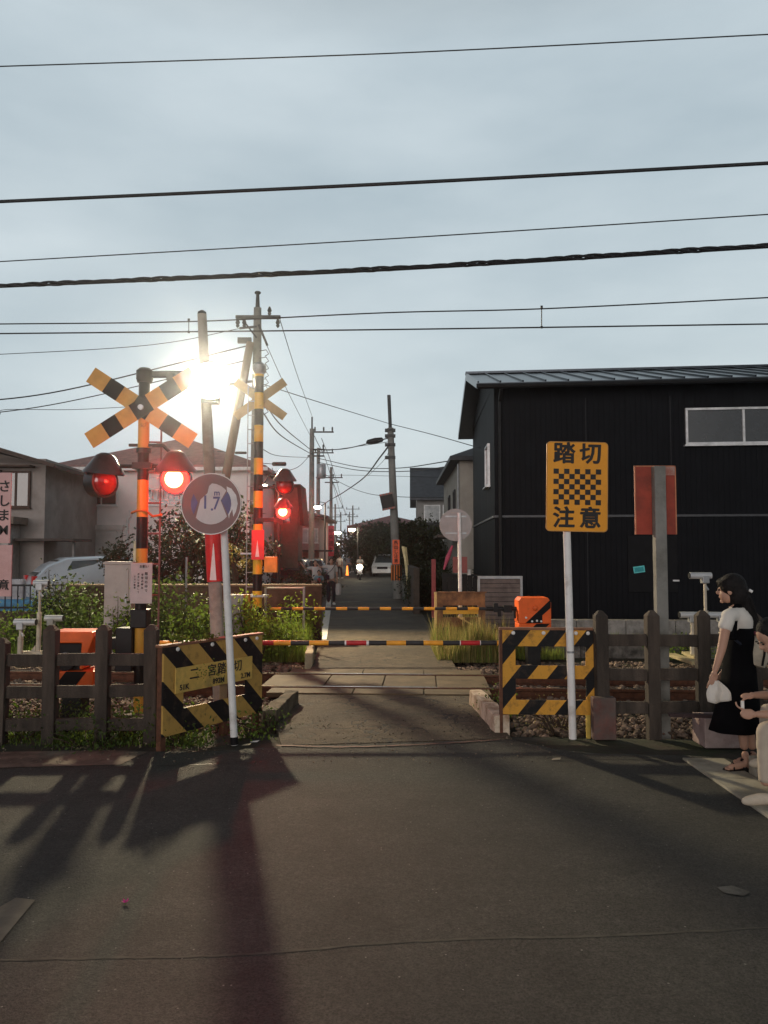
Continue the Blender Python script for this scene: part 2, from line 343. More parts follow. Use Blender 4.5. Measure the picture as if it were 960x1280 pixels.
for i in range(-14, 18):
    u = i*.62
    if -1.9 < u < 1.7: continue
    if sl is None:
        mb = MB(); mb.box((0, 0, -.16), (.22, 2.1, .1)); sl = build('sleeper', mb, M_sl, bevel=.01); o = sl
    else: o = sl.copy(); link(o)
    o.location = trk(u, 0, 0); o.rotation_euler.z = TRK
    tag(o, 'dark wooden sleeper in the ballast under the rails', 'sleeper', 'sleepers under the railway rails')
# ballast
def stones(name, n, region, s0, s1, mt, zf, seed=1):
    rr = random.Random(seed); mb = MB(); bm = bmesh.new(); bmesh.ops.create_icosphere(bm, subdivisions=1, radius=1)
    bv = [v.co.copy() for v in bm.verts]; bf = [tuple(v.index for v in f.verts) for f in bm.faces]; bm.free()
    shapes = [[v*rr.uniform(.72, 1.15) for v in bv] for _ in range(14)]
    for _ in range(n):
        p = region(rr); 
        if p is None: continue
        s = rr.uniform(s0, s1); M = Matrix.Rotation(rr.uniform(0, 6.28), 3, 'Z') @ Matrix.Rotation(rr.uniform(-.6, .6), 3, 'X')
        sc = Vector((rr.uniform(.8, 1.3), rr.uniform(.7, 1.1), rr.uniform(.5, .85)))*s
        c = Vector((p[0], p[1], zf(p[0], p[1])+rr.uniform(-.3, .6)*s))
        sh = rr.choice(shapes); mb.add([c+M @ Vector((v.x*sc.x, v.y*sc.y, v.z*sc.z)) for v in sh], bf)
    o = build(name, mb, mt); return struct(o, 'stuff')
M_bal = mat('ballast_stone', (.17, .125, .095), .9, var=.3, scale=12, island=.55)
def reg(rr):
    while True:
        u = rr.uniform(-10.5, 9.5) if rr.random() < .75 else (rr.uniform(-7.5, -1.2) if rr.random() < .5 else rr.uniform(1.1, 6.5)); v = rr.uniform(-2.65, 2.9)
        p = trk(u, v)
        # leave the crossing free
        xl = -1.05-.3*(1 if abs(v) < 1.1 else 0)-max(0, 0.02*(p.y-8)); xr = 1.15+.2*(1 if abs(v) < 1.1 else 0)
        if xl < p.x < xr: continue
        if abs(abs(v)-.545) < .05: continue
        return p
def bz(x, y):
    v = (y-10.72)*math.cos(TRK)-x*math.sin(TRK)
    return -.12+.05*max(0, 1-abs(abs(v)-1.6)/.8)+.015*math.sin(x*3+y*2)
stones('ballast', 17000, reg, .022, .05, M_bal, bz, 5)
def reg2(rr): return (rr.uniform(1.7, 9), rr.uniform(7.75, 8.5))
stones('ballast_verge', 1500, reg2, .02, .045, M_bal, lambda x, y: -.02, 8)
def reg3(rr): return (rr.uniform(-9, -1.6), rr.uniform(8.3, 8.9))
stones('ballast_verge', 900, reg3, .02, .04, M_bal, lambda x, y: -.05, 9)
# loose grit at the edges of the crossing
M_grit = mat('loose_grit', (.15, .12, .09), .9, island=.5)
def rg(rr):
    a = rr.random(); 
    if a < .5: p = gnd(rr.uniform(345, 640), 900+rr.gauss(10, 12))
    elif a < .75: p = gnd(rr.gauss(600, 22), rr.uniform(870, 925))
    else: p = gnd(rr.uniform(-20, 700), rr.uniform(930, 955))
    return (p.x, p.y)
stones('road_grit', 650, rg, .004, .012, M_grit, lambda x, y: .012, 11)

# right hand gutter and kerb
M_gut = mat('gutter_concrete', (.33, .30, .24), .85, var=.25, scale=4, bump=.4, dirt=(.16, .14, .1), dirtamt=.4)
mb = MB(); A, B_, C_, D_ = gnd(853, 950), gnd(985, 1041), gnd(1060, 1010), gnd(893, 946)
dv = (B_-A).normalized(); A2 = A; B2 = A+dv*4.2; nrm = Vector((dv.y, -dv.x, 0)); nrm = -nrm if nrm.x < 0 else nrm
for i in range(7):
    a = A2+dv*(.6*i+.004); b = A2+dv*(.6*(i+1)-.004)
    mb.prism([a+Vector((0, 0, .022)), b+Vector((0, 0, .022)), b+nrm*.36+Vector((0, 0, .016)), a+nrm*.36+Vector((0, 0, .016))], (0, 0, -.1))
struct(build('gutter', mb, M_gut, bevel=.004))
KO = A2+nrm*.37
mb = MB()
for i in range(7):
    a = KO+dv*(.6*i+.42); b = a+dv*.592
    mb.prism([a, b, b+nrm*.2, a+nrm*.2], (0, 0, .15))
o = struct(build('kerb', mb, M_gut, bevel=.012))
mb = MB(); a = KO+nrm*.2; mb.prism([a+dv*.42, a+dv*4.6, a+dv*4.6+nrm*4, a+dv*.42+nrm*4], (0, 0, .14)); struct(build('pavement', mb, M_conc))

# ================================================================== BUILDINGS
M_blkwall = mat('black_siding', (.009, .0095, .012), .32, var=.25, scale=3, spec=.45)
def siding(name, col, period=.09, rough=.4, depth=.5, axis=(1, 0, 0), spec=.5):
    m = mat(name, col, rough, var=.2, scale=2, spec=spec); t = m.node_tree; b = t.nodes['Principled BSDF']; L = t.links.new
    tc = N(t, 'ShaderNodeTexCoord'); d = N(t, 'ShaderNodeVectorMath', operation='DOT_PRODUCT'); d.inputs[1].default_value = axis; L(tc.outputs['Object'], d.inputs[0])
    a = N(t, 'ShaderNodeMath', operation='MULTIPLY'); a.inputs[1].default_value = 1/period; L(d.outputs['Value'], a.inputs[0])
    f = N(t, 'ShaderNodeMath', operation='PINGPONG'); f.inputs[1].default_value = .5; L(a.outputs[0], f.inputs[0])
    r = N(t, 'ShaderNodeMapRange'); r.inputs[1].default_value = .02; r.inputs[2].default_value = .1; L(f.outputs[0], r.inputs[0])
    bp = N(t, 'ShaderNodeBump'); bp.inputs['Strength'].default_value = depth; bp.inputs['Distance'].default_value = .01; L(r.outputs[0], bp.inputs['Height']); L(bp.outputs[0], b.inputs['Normal'])
    return m
def window(parent, c, wd, h, face, fm, gm, panes=2, fw=.05, sill=True, d=.06):
    """face: 'F' front (-y) or 'L' left (-x) wall of a building in local coordinates; c is the centre on the wall plane"""
    M = Matrix.Translation(c) @ (Matrix.Identity(4) if face == 'F' else Matrix.Rotation(R(-90), 4, 'Z'))
    def T(mb): mb.v = [M @ v for v in mb.v]; return mb
    f = MB(); y0 = -d; 
    f.b2((-wd/2, y0, h/2-fw), (wd/2, .02, h/2)); f.b2((-wd/2, y0, -h/2), (wd/2, .02, -h/2+fw))
    f.b2((-wd/2, y0, -h/2+fw), (-wd/2+fw, .02, h/2-fw)); f.b2((wd/2-fw, y0, -h/2+fw), (wd/2, .02, h/2-fw))
    for i in range(1, panes):
        x = -wd/2+wd*i/panes; f.b2((x-fw/2, y0+.012, -h/2+fw), (x+fw/2, .015, h/2-fw))
    w_ = build('window', T(f), fm, parent)
    g = MB()
    for i in range(panes):
        a = -wd/2+wd*i/panes+fw*(1 if i == 0 else .5); b = -wd/2+wd*(i+1)/panes-fw*(1 if i == panes-1 else .5)
        g.b2((a, -.02-.006*(i % 2), -h/2+fw), (b, -.012, h/2-fw))
    build('pane', T(g), gm, w_)
    if sill:
        s_ = MB(); s_.b2((-wd/2-.04, -d-.05, -h/2-.04), (wd/2+.04, .0, -h/2-.002)); build('sill', T(s_), fm, w_)
    return w_
def hollow(w_, d, h): return MB().b2((0, 0, 0), (w_, d, h))
def gable_roof(w_, d, ze, rise, ov, th=.12, seams=0, ridge='x', sr=None):
    """ridge along x; front eave at y=-ov"""
    mb = MB(); x0, x1 = -ov, w_+ov; ym = d/2; k = rise/(d/2); y0, y1 = -ov, d+ov; zo = ze-ov*k
    A = [(x0, y0, zo), (x0, ym, ze+rise), (x0, ym, ze+rise-th*1.2), (x0, y0, zo-th)]
    B_ = [(x0, y1, zo), (x0, ym, ze+rise), (x0, ym, ze+rise-th*1.2), (x0, y1, zo-th)]
    mb.prism(A, (x1-x0, 0, 0)); mb.prism(B_, (x1-x0, 0, 0))
    mb.box(((x0+x1)/2, ym, ze+rise+.03), (x1-x0+.02, .22, .06))
    if seams:
        n = int((x1-x0)/seams)
        for i in range(n+1):
            x = x0+.02+(x1-x0-.04)*i/n; up = Vector((0, 0, .02))
            mb.bar(Vector((x, y0+.005, zo))+up, Vector((x, ym-.08, ze+rise-.03))+up, .035, .05); mb.bar(Vector((x, y1-.005, zo))+up, Vector((x, ym+.08, ze+rise-.03))+up, .035, .05)
    return mb
def hip_roof(w_, d, ze, rise, ov, th=.14):
    mb = MB(); x0, x1, y0, y1 = -ov, w_+ov, -ov, d+ov; r = min(w_, d)/2+ov
    if w_ >= d: a, b = (x0+r, (y0+y1)/2, ze+rise), (x1-r, (y0+y1)/2, ze+rise)
    else: a, b = ((x0+x1)/2, y0+r, ze+rise), ((x0+x1)/2, y1-r, ze+rise)
    e = [(x0, y0, ze), (x1, y0, ze), (x1, y1, ze), (x0, y1, ze)]; lo = [(x, y, ze-th) for x, y, z in e]
    vs = e+[a, b]+lo
    if w_ >= d: f = [(0, 1, 5, 4), (1, 2, 5), (2, 3, 4, 5), (3, 0, 4)]
    else: f = [(0, 1, 4), (1, 2, 5, 4), (2, 3, 5), (3, 0, 4, 5)]
    f += [(0, 1, 7, 6), (1, 2, 8, 7), (2, 3, 9, 8), (3, 0, 6, 9), (6, 7, 8, 9)]
    mb.add(vs, f)
    return mb
def tiles(name, col, per=.28, rough=.55):
    m = mat(name, col, rough, var=.3, scale=4); t = m.node_tree; b = t.nodes['Principled BSDF']; L = t.links.new
    tc = N(t, 'ShaderNodeTexCoord'); br = N(t, 'ShaderNodeTexBrick'); br.inputs['Scale'].default_value = 1/per; br.inputs['Mortar Size'].default_value = .04; br.inputs['Color1'].default_value = (1, 1, 1, 1); br.inputs['Color2'].default_value = (.8, .8, .8, 1); L(tc.outputs['Object'], br.inputs['Vector'])
    bp = N(t, 'ShaderNodeBump'); bp.inputs['Strength'].default_value = .6; bp.inputs['Distance'].default_value = .03; L(br.outputs['Color'], bp.inputs['Height']); L(bp.outputs[0], b.inputs['Normal']); return m
# ---- black building on the right
BR = R(-6)
bl = thing('black_building', 'long two storey building in black siding with a standing seam metal roof', 'building', at(619, 700, 17.9)*Vector((1, 1, 0)) if 0 else Vector((at(619, 700, 17.9).x, 17.9, 0)), BR)
BW, BD, BE = 13.5, 7.0, 5.75
Ms = siding('black_siding_boards', (.006, .0065, .0085), .12, .65, .6, (1, .0, 0), .10)
mb = MB(); mb.b2((0, 0, 0), (BW, BD, BE)); build('wall', mb, Ms, bl)
mb = MB(); k = 1.0/(BD/2); mb.prism([(.001, .0, BE), (.001, BD, BE), (.001, BD/2, BE+.92)], (BW-.002, 0, 0)); build('gable', mb, Ms, bl)
Mroof = mat('dark_seam_metal', (.04, .046, .055), .28, metal=.6, var=.15)
build('roof', gable_roof(BW, BD, BE+.08, 1.0, .42, .14, .5), Mroof, bl)
mb = MB(); mb.b2((-.01, -.03, 2.62), (BW, -.003, 2.67)); mb.b2((-.03, -.03, 2.62), (-.003, BD, 2.67)); build('trim', mb, mat('trim_grey_dark', (.05, .052, .058), .4), bl)
mb = MB(); mb.tube([(-.45, -.56, BE-.14), (BW+.4, -.56, BE-.14)], .055); gt = build('gutter', mb, M_blackm, bl, smooth=True)
mb = MB(); mb.tube([(.12, -.5, BE-.2), (.12, -.1, BE-.42), (.12, -.07, .1)], .04); build('downpipe', mb, M_blackm, bl, smooth=True)
Mwf = mat('aluminium_frame', (.5, .5, .5), .4, metal=.3)
window(bl, (5.6, 0, 4.68), 2.55, .84, 'F', Mwf, glassm('dark_glass_a', (.02, .022, .025), .25), 2)
window(bl, (0, 1.55, 4.0), .85, 1.05, 'L', Mwf, mat('pinkish_pane', (.3, .16, .15), .25), 1)  # pinkish tone is the base colour of the side pane
mb = MB(); mb.b2((3.0, -.02, .9), (4.1, -.003, 2.2)); build('shutter_hatch', mb, mat('black_hatch', (.0075, .0075, .009), .55, spec=.1), bl, bevel=.01)
tp = MB(); tp.box((3.24, -.03, 1.42), (.25, .012, .15), Matrix.Rotation(R(-8), 3, 'Y')); st = build('sticker', tp, mat('teal_sticker', (.1, .5, .5), .5), bl); 
tp = MB(); tp.box((3.24, -.038, 1.42), (.2, .006, .1), Matrix.Rotation(R(-8), 3, 'Y')); build('sticker_label', tp, mat('teal_sticker_dark', (.02, .26, .28), .5), st)
tp = MB(); tp.box((4.05, -.03, 1.17), (.14, .02, .035)); build('door_handle', tp, Mwf, bl)
for o in list(bl.children_recursive):
    for v in o.data.vertices: v.co.x -= (.065 if o.name.startswith(('roof', 'gable')) else .06)*max(v.co.y, -.6)
for x_, z0_, z1_ in ((2.1, 0, 5.4), (4.0, 2.7, 5.4), (9.3, 0, 5.4), (7.0, 0, 2.6)):
    mb = MB(); mb.b2((x_, -.006, z0_), (x_+.012, .0, z1_)); build('cladding_joint', mb, mat('joint_grey', (.02, .021, .024), .5, spec=.2), bl)
# ---- beige house behind
def simple_house(name, label, x, y, w_, d, h, rz, wallm, roofm, rise=1.4, ov=.5, roof='hip', seams=0, fl=None):
    t = thing(name, label, 'house', (x, y, 0), rz)
    mb = MB(); mb.b2((0, 0, 0), (w_, d, h)); build('wall', mb, wallm, t)
    if roof == 'hip': build('roof', hip_roof(w_, d, h+.12, rise, ov), roofm, t)
    elif roof == 'gable':
        build('roof', gable_roof(w_, d, h+.05, rise, ov, .14, seams), roofm, t)
        g = MB(); g.prism([(.001, 0, h), (.001, d, h), (.001, d/2, h+rise*.92)], (w_-.002, 0, 0)); build('gable', g, wallm, t)
    return t
M_cream = mat('cream_render', (.34, .31, .27), .85, var=.12, scale=2, dirt=(.25, .22, .19), dirtamt=.35)
M_greyw = mat('grey_render', (.22, .21, .2), .85, var=.15, scale=2, dirt=(.14, .13, .12), dirtamt=.35)
p = at(575, 700, 26.5)
hb = simple_house('beige_house', 'narrow beige house seen in the gap left of the black building', p.x, 26.5, 6, 9, 5.0, R(-1), M_cream, tiles('dark_tiles', (.04, .04, .045)), 1.5, .35)
window(hb, (0, 2.2, 3.6), .8, 1.1, 'L', M_blackm, M_glass, 1); window(hb, (0, 5, 3.6), .8, 1.1, 'L', M_blackm, M_glass, 1)
mb = MB(); mb.b2((-.75, .5, 2.35), (.0, 3.5, 2.45)); build('canopy', mb, mat('brown_metal', (.06, .035, .025), .5), hb)
mb = MB(); mb.tube([(-.04, .1, .1), (-.04, .1, 4.9)], .035); build('downpipe', mb, M_grey, hb)
# ---- grey roofed house
p = at(523, 640, 45)
hg = simple_house('grey_roof_house', 'two storey house with a plain dark grey roof and a row of upstairs windows', p.x-.1, 45, 7, 7, 5.2, R(-2), M_greyw, tiles('slate_grey_tiles', (.06, .065, .075)), 1.9, .4, 'gable')
for i, x in enumerate((.9, 2.0)): window(hg, (x, 0, 4.05), .95, 1.15, 'F', Mwf, M_curtain, 1)
mb = MB(); mb.b2((.1, -.5, 3.2), (2.9, -.45, 3.6)); mb.b2((.1, -.5, 3.15), (2.9, 0, 3.2)); build('balcony', mb, M_blackm, hg)
# ---- red roofed low house in the middle distance
M_brn = mat('brown_render', (.12, .09, .07), .85, var=.2)
p = at(446, 690, 70)
hr = simple_house('red_roof_house', 'low house with a dull red roof half hidden behind street trees', p.x, 70, 6.5, 7, 4.2, R(3), M_brn, tiles('red_tiles', (.2, .06, .05)), 1.1, .7)
mb = MB(); mb.b2((-.9, -1.3, 3.4), (1.0, -.7, 4.3)); build('red_parapet', mb, mat('red_parapet_paint', (.16, .035, .035), .6), hr)
window(hr, (4.6, 0, 2.2), 2, 1.5, 'F', Mwf, M_glass, 2)
# ---- white house behind the crossing signal
p = at(74, 700, 32)
M_wh = mat('white_render', (.80, .72, .69), .8, var=.05, scale=2, dirt=(.7, .62, .59), dirtamt=.33)
hw = simple_house('white_house', 'pale rendered two storey house with a low brown hipped roof', p.x+.05, 31.5, 8.3, 8, 5.25, R(0), M_wh, tiles('brown_tiles', (.24, .125, .11)), 1.75, .35)
mb = MB(); mb.b2((-.42, -.45, 5.16), (8.72, -.35, 5.3)); build('gutter', mb, M_white, hw)
window(hw, (1.85, 0, 4.35), 1.3, 1.2, 'F', M_white, M_glass, 2)
window(hw, (4.6, 0, 4.35), 1.9, 1.2, 'F', M_white, M_glass, 2)
mb = MB(); 
for i in range(9): mb.b2((3.7+i*.22, -.09, 4.0), (3.73+i*.22, -.06, 4.4))
mb.b2((3.65, -.1, 4.4), (5.55, -.05, 4.44)); mb.b2((3.65, -.1, 3.96), (5.55, -.05, 4.0)); build('window_guard', mb, M_white, hw)
mb = MB(); mb.b2((1.0, -.12, 1.0), (2.75, -.003, 2.75)); mb.b2((.96, -.2, 2.75), (2.8, -.003, 2.95)); build('roller_shutter', mb, siding('white_shutter_slats', (.55, .52, .49), .08, .6, .5, (0, 0, 1)), hw)
mb = MB(); mb.tube([(2.95, -.08, 1.0), (2.95, -.08, 3.2), (3.06, -.08, 3.3), (3.06, -.08, 3.55)], .05); build('drain_pipe', mb, M_white, hw)
# ---- dark house on the far left
p = at(62, 700, 26)
M_old = mat('old_grey_render', (.30, .26, .24), .9, var=.2, scale=1.5, dirt=(.19, .165, .15), dirtamt=.36)
ho = thing('old_house', 'old grey two storey house with brown eaves and a roller shutter garage at left edge', 'house', (p.x, 26, 0), R(3))
mb = MB(); mb.b2((-7, 0, 0), (-.2, 7, 5.0)); build('wall', mb, M_old, ho)
mb = MB(); mb.b2((-7, -.9, 0), (-1.0, -.003, 2.75)); build('garage_wall', mb, mat('garage_render', (.42, .37, .34), .85), ho)
mb = MB(); mb.b2((-7.2, -1.15, 2.75), (-.75, .0, 2.98)); build('ledge', mb, mat('ledge_brown', (.2, .15, .12), .8), ho)
mb = MB(); mb.b2((-3.1, -.94, .1), (-1.25, -.905, 2.25)); build('roller_shutter', mb, siding('grey_shutter_slats', (.42, .42, .43), .09, .5, .6, (0, 0, 1)), ho)
rf = MB(); rf.prism([(-7.6, -1.0, 5.05), (-1.9, -1.0, 5.42), (.45, -1.0, 4.72), (.45, -1.0, 4.6), (-1.9, -1.0, 5.26), (-7.6, -1.0, 4.9)], (0, 8.6, 0)); build('roof', rf, mat('brown_eaves', (.08, .055, .045), .8, var=.3), ho)
g = MB(); g.prism([(-7, .0, 5), (-.2, 0, 4.8), (-1.9, 0, 5.2), (-7, 0, 4.95)], (0, 6.9, 0)); build('gable', g, M_old, ho)
wn = window(ho, (-1.15, -.03, 3.95), .95, 1.25, 'F', mat('brown_wood_frame', (.07, .04, .03), .7), M_glass, 2, fw=.07)
mb = MB(); mb.b2((-2.1, -.2, 3.35), (-1.63, -.01, 4.6)); build('shutter_box', mb, _m['brown_wood_frame'], ho)
mb = MB(); mb.b2((-2.2, -.45, 4.68), (-.55, 0, 4.75)); build('window_canopy', mb, _m['brown_wood_frame'], ho)
mb = MB(); mb.tube([(-2.75, -.06, 3.0), (-2.75, -.06, 4.9)], .035); mb.b2((-2.95, -.3, 3.5), (-2.2, -.03, 3.53)); build('drain_pipe', mb, M_blackm, ho)
mb = MB(); mb.b2((-.95, -.6, 2.2), (1.0, 1.2, 2.28)); build('side_canopy', mb, mat('brown_metal2', (.05, .035, .03), .6), ho)
mb = MB(); mb.b2((-.9, .1, 0), (-.75, .2, 2.2)); mb.b2((.7, .1, 0), (.78, .2, 2.2)); build('canopy_post', mb, M_greyw, ho)
# ---- house behind the far signal (in red light)
p = at(338, 650, 36)
hs = thing('shadowed_house', 'dark house with a flat sloping roof edge behind the far crossing signal', 'house', (p.x, 36, 0), 0)
mb = MB(); mb.b2((0, 0, 0), (1.3, 2, 4.9)); build('wall', mb, M_brn, hs)
mb = MB(); mb.prism([(-.3, -.5, 5.0), (1.45, -.5, 5.0), (1.62, -.5, 3.1), (1.45, -.5, 3.1), (1.3, -.5, 4.86), (-.3, -.5, 4.88)], (0, 2.5, 0)); build('roof', mb, mat('dark_brown_roof', (.03, .018, .018), .8, spec=.1), hs)
window(hs, (.6, 0, 3.6), .7, .7, 'F', M_blackm, M_glass, 1)
p = at(345, 650, 48)
hs = simple_house('pink_wall_house', 'two storey house with a brown roof left of the lane, lit window below', p.x, 48, 2.7, 8, 4.0, 0, mat('rosy_render', (.3, .2, .19), .85, var=.15), mat('dark_brown_roof2', (.06, .035, .035), .7), .5, .6)
window(hs, (2.0, 0, 2.9), 1.3, .9, 'F', Mwf, M_curtain, 2)
mb = MB(); mb.b2((0, -1.2, 1.9), (3.6, 0, 2.0)); build('porch_roof', mb, _m['dark_brown_roof2'], hs)
for dx in (1.95, 2.5):
    mb = MB(); mb.b2((dx, -.04, .9), (dx+.42, -.01, 1.45)); build('lit_window', mb, emit('lit_window_glow', (1, .75, .4), 1.5), hs)
# ---- a screen of small houses closing the far end
hc = [(-22.0, 95, 9, 5.2, 'low far house with a brown roof on the left of the lane end'), (-13.5, 118, 6.5, 3.6, 'small far grey house just left of the lane end'),
      (4.5, 105, 9, 5.5, 'far house behind the trees on the right side'), (-9.5, 200, 11, 4.2, 'faint distant house closing the lane'), (-24, 190, 12, 7, 'distant pale block left of the lane end'), (16, 96, 12, 5.5, 'far house hidden behind the grey roofed house')]
for i, (x, y, w_, h, lb) in enumerate(hc):
    t = simple_house('far_house', lb, x, y, w_, 8, h, 0, (M_greyw, M_brn, M_cream)[i % 3], _m['dark_brown_roof2'] if i % 2 else _m['slate_grey_tiles'], 1.3, .5)
    window(t, (w_*.3, 0, h-1.4), 1.6, 1.1, 'F', Mwf, M_glass, 2); window(t, (w_*.7, 0, 1.4), 1.6, 1.1, 'F', Mwf, M_glass, 2)
# ---- walls beyond the track
M_wallb = mat('brown_block_wall', (.10, .065, .045), .9, var=.35, scale=4, bump=.6, dirt=(.04, .03, .022), dirtamt=.45)
mb = MB(); a = at(82, 740, 15.6).x; b = at(402, 740, 15.6).x
mb.b2((a, 15.6, -.2), (b, 15.75, 1.12)); w1 = build('block_wall', mb, M_wallb, origin=((a+b)/2, 15.6, 0), worldco=True, bevel=.01); tag(w1, 'brown garden wall behind the weeds on the far left side of the track', 'wall')
mb = MB(); mb.b2((a, 15.56, 1.12), (b, 15.79, 1.16)); build('wall_cap', mb, mat('wall_cap', (.2, .15, .1), .85), w1, local=False)
mb = MB(); mb.b2((-14, 16.0, -.2), (a-.02, 16.15, .58)); w2 = build('low_wall', mb, M_wallb, origin=(-11, 16, 0), worldco=True, bevel=.01); tag(w2, 'low dark wall under the black railing at the left edge', 'wall')
rl = thing('railing', 'black metal railing of thin bars at the left edge', 'railing', (-11, 16.05, .58))
mb = MB(); mb.b2((-3, -.02, .52), (11+a-.1, .02, .56)); mb.b2((-3, -.02, .06), (11+a-.1, .02, .1)); build('rail_bars', mb, M_blackm, rl)
mb = MB(); x = -3
while x < 11+a-.1: mb.b2((x, -.01, 0), (x+.018, .01, .56)); x += .13
build('bars', mb, M_blackm, rl)
mb = MB(); mb.box((0, 0, .22), (3.2, 1.0, .44)); tb = build('tarpaulin', mb, mat('blue_tarp', (.08, .25, .42), .45, var=.3, bump=.6, bscale=5), origin=(at(15, 760, 17.2).x-.6, 17.2, .35), bevel=.08); tag(tb, 'blue tarpaulin bundle behind the black railing', 'tarpaulin')
mb = MB(); mb.b2((-.25, -.1, 0), (.25, .1, .5)); bg_ = build('storage_box', mb, mat('pale_box', (.4, .4, .42), .6), origin=(at(22, 742, 17.1).x, 16.9, .72), bevel=.03); tag(bg_, 'pale storage box behind the railing at left', 'box')
# right concrete walls
kw = thing('retaining_kerb', 'long low pale concrete wall along the foot of the black building', 'wall', (2.9, 15.6, 0), R(-3))
for i in range(14):
    mb = MB(); mb.b2((i*.98, 0, -.1), (i*.98+.97, .16, .45)); build('block', mb, M_conc, kw, bevel=.012)
mb = MB(); mb.b2((0, .16, -.1), (14, 2.4, .3)); build('fill', mb, M_soil, kw)
kw2 = thing('track_kerb', 'lower concrete kerb beside the track in front of the pale wall', 'kerb', (2.35, 14.0, 0), R(-3))
for i in range(11):
    mb = MB(); mb.b2((i*1.2, 0, -.2), (i*1.2+1.19, .14, .22)); build('block', mb, M_concw, kw2, bevel=.012)
mb = MB(); mb.b2((0, .14, -.2), (13.2, 1.45, .16)); build('fill', mb, M_soil, kw2)
def reg4(rr): return (rr.uniform(2.7, 9.5), rr.uniform(13.9, 15.0))
stones('gravel_ledge', 1800, reg4, .02, .04, mat('yellow_gravel', (.24, .2, .13), .9, island=.4), lambda x, y: .17, 21)
# brown slatted panel fence beside the black building and dark fence to its left
pf = thing('slatted_screen', 'brown grey slatted garden screen beside the black building corner', 'screen', (at(597, 740, 17.2).x, 17.2, 0))
for i in range(11):
    mb = MB(); mb.b2((.02, -.02, .12+i*.1), (.98, .0, .21+i*.1)); build('slat', mb, mat('screen_slats', (.14, .11, .1), .7, streak=False, var=.3), pf)
mb = MB(); mb.b2((0, -.03, 0), (.05, .03, 1.27)); build('frame_post', mb, M_grey, pf); mb = MB(); mb.b2((.95, -.03, 0), (1.0, .03, 1.27)); build('frame_post', mb, M_grey, pf)
mb = MB(); mb.b2((0, -.035, 1.22), (1.0, .035, 1.28)); build('top_rail', mb, M_grey, pf)
df = thing('dark_fence', 'low dark panel fence left of the black building', 'fence', (at(553, 740, 19.5).x, 19.5, 0), R(4))
mb = MB()
for i in range(8): mb.b2((i*.13, 0, .0), (i*.13+.12, .03, 1.3-.02*i))
build('boards', mb, mat('dark_boards', (.02, .017, .016), .7), df); mb = MB(); mb.b2((-.02, -.02, 1.2), (1.06, -.002, 1.26)); build('rail_top', mb, M_blackm, df)
# ================================================================== LAMPS THAT ARE LIT
FL = at(252, 479, 19.5)
def point(name, loc, e, col, r=.1, typ='POINT'):
    l = bpy.data.lights.new(name, typ); l.energy = e; l.color = col; l.shadow_soft_size = r
    o = bpy.data.objects.new(name, l); S.collection.objects.link(o); o.location = loc; return o
M_body = mat('lamp_housing', (.2, .2, .19), .5, metal=.3)
def flood(label, C, aimpt, s, em):
    t = thing('floodlight', label, 'floodlight', C); aim = (Vector(aimpt)-C).normalized(); AM = aim.to_track_quat('Z', 'Y').to_matrix()
    mb = MB(); mb.lathe([(.02, -.7*s), (.5*s, -.62*s), (.78*s, -.25*s), (1.04*s, 0), (1.04*s, .07*s), (.99*s, .07*s), (.99*s, .0)], M=AM, n=28, cap=False); build('housing', mb, M_body, t, smooth=True)
    mb = MB(); mb.lathe([(.98*s, -.01), (.98*s, .05*s), (.72*s, .18*s), (.36*s, .26*s), (.01, .28*s)], M=AM, n=28); build('lens', mb, em, t, smooth=True)
    return t, aim
fl, aim = flood('large hidden second floodlight head on the utility pole behind the nearer round floodlight', FL, (0.3, 5, 0), .36, emit('floodlight_lens_far', (1, .9, .66), 60))  # one lamp glare built as two heads; this hidden one casts the shadows
pt = at(318, 468, 19.7); mb = MB(); mb.bar(Vector((0, .12, -.1)), pt-FL+Vector((0, .1, -.15)), .06, .06); mb.bar(Vector((-.0, .0, -.37)), Vector((0, .22, -.1)), .05, .05); build('bracket', mb, M_body, fl)
fo = point('floodlight_beam', FL+aim*.32, 7600, (1, .84, .54), .2, 'SPOT'); fo.data.spot_size = R(112); fo.data.spot_blend = .5
fo.rotation_euler = (-aim).to_track_quat('Z', 'Y').to_euler()
FN = at(263, 476, 9.0)
fn_, an_ = flood('dazzling white round floodlight on the slim concrete pole above the round sign', FN, (-.6, 1.0, 1.9), .22, emit('floodlight_lens', (1, .95, .8), 8))  # near head of the same lamp, for its bright disc
def beam(name, loc, e, col, cone, r=.05):  # spot added and aimed at the camera to light a halo in haze
    b = point(name, loc, e, col, r, 'SPOT'); b.data.spot_size = R(cone); b.data.spot_blend = 1; d_ = (Vector((0, -2, 1.6))-Vector(loc)).normalized(); b.rotation_euler = (-d_).to_track_quat('Z', 'Y').to_euler(); return b
beam('near_halo_spot', FN+an_*.16, 4000, (1, .90, .66), 30, .12)  # added spot for the white halo round the near lens
mb = MB(); mb.bar(Vector((-.02, .05, -.12)), Vector((-.06, .32, -.16)), .06, .06); mb.b2((-.16, .2, -.22), (.04, .36, -.1)); build('bracket', mb, M_body, fn_)
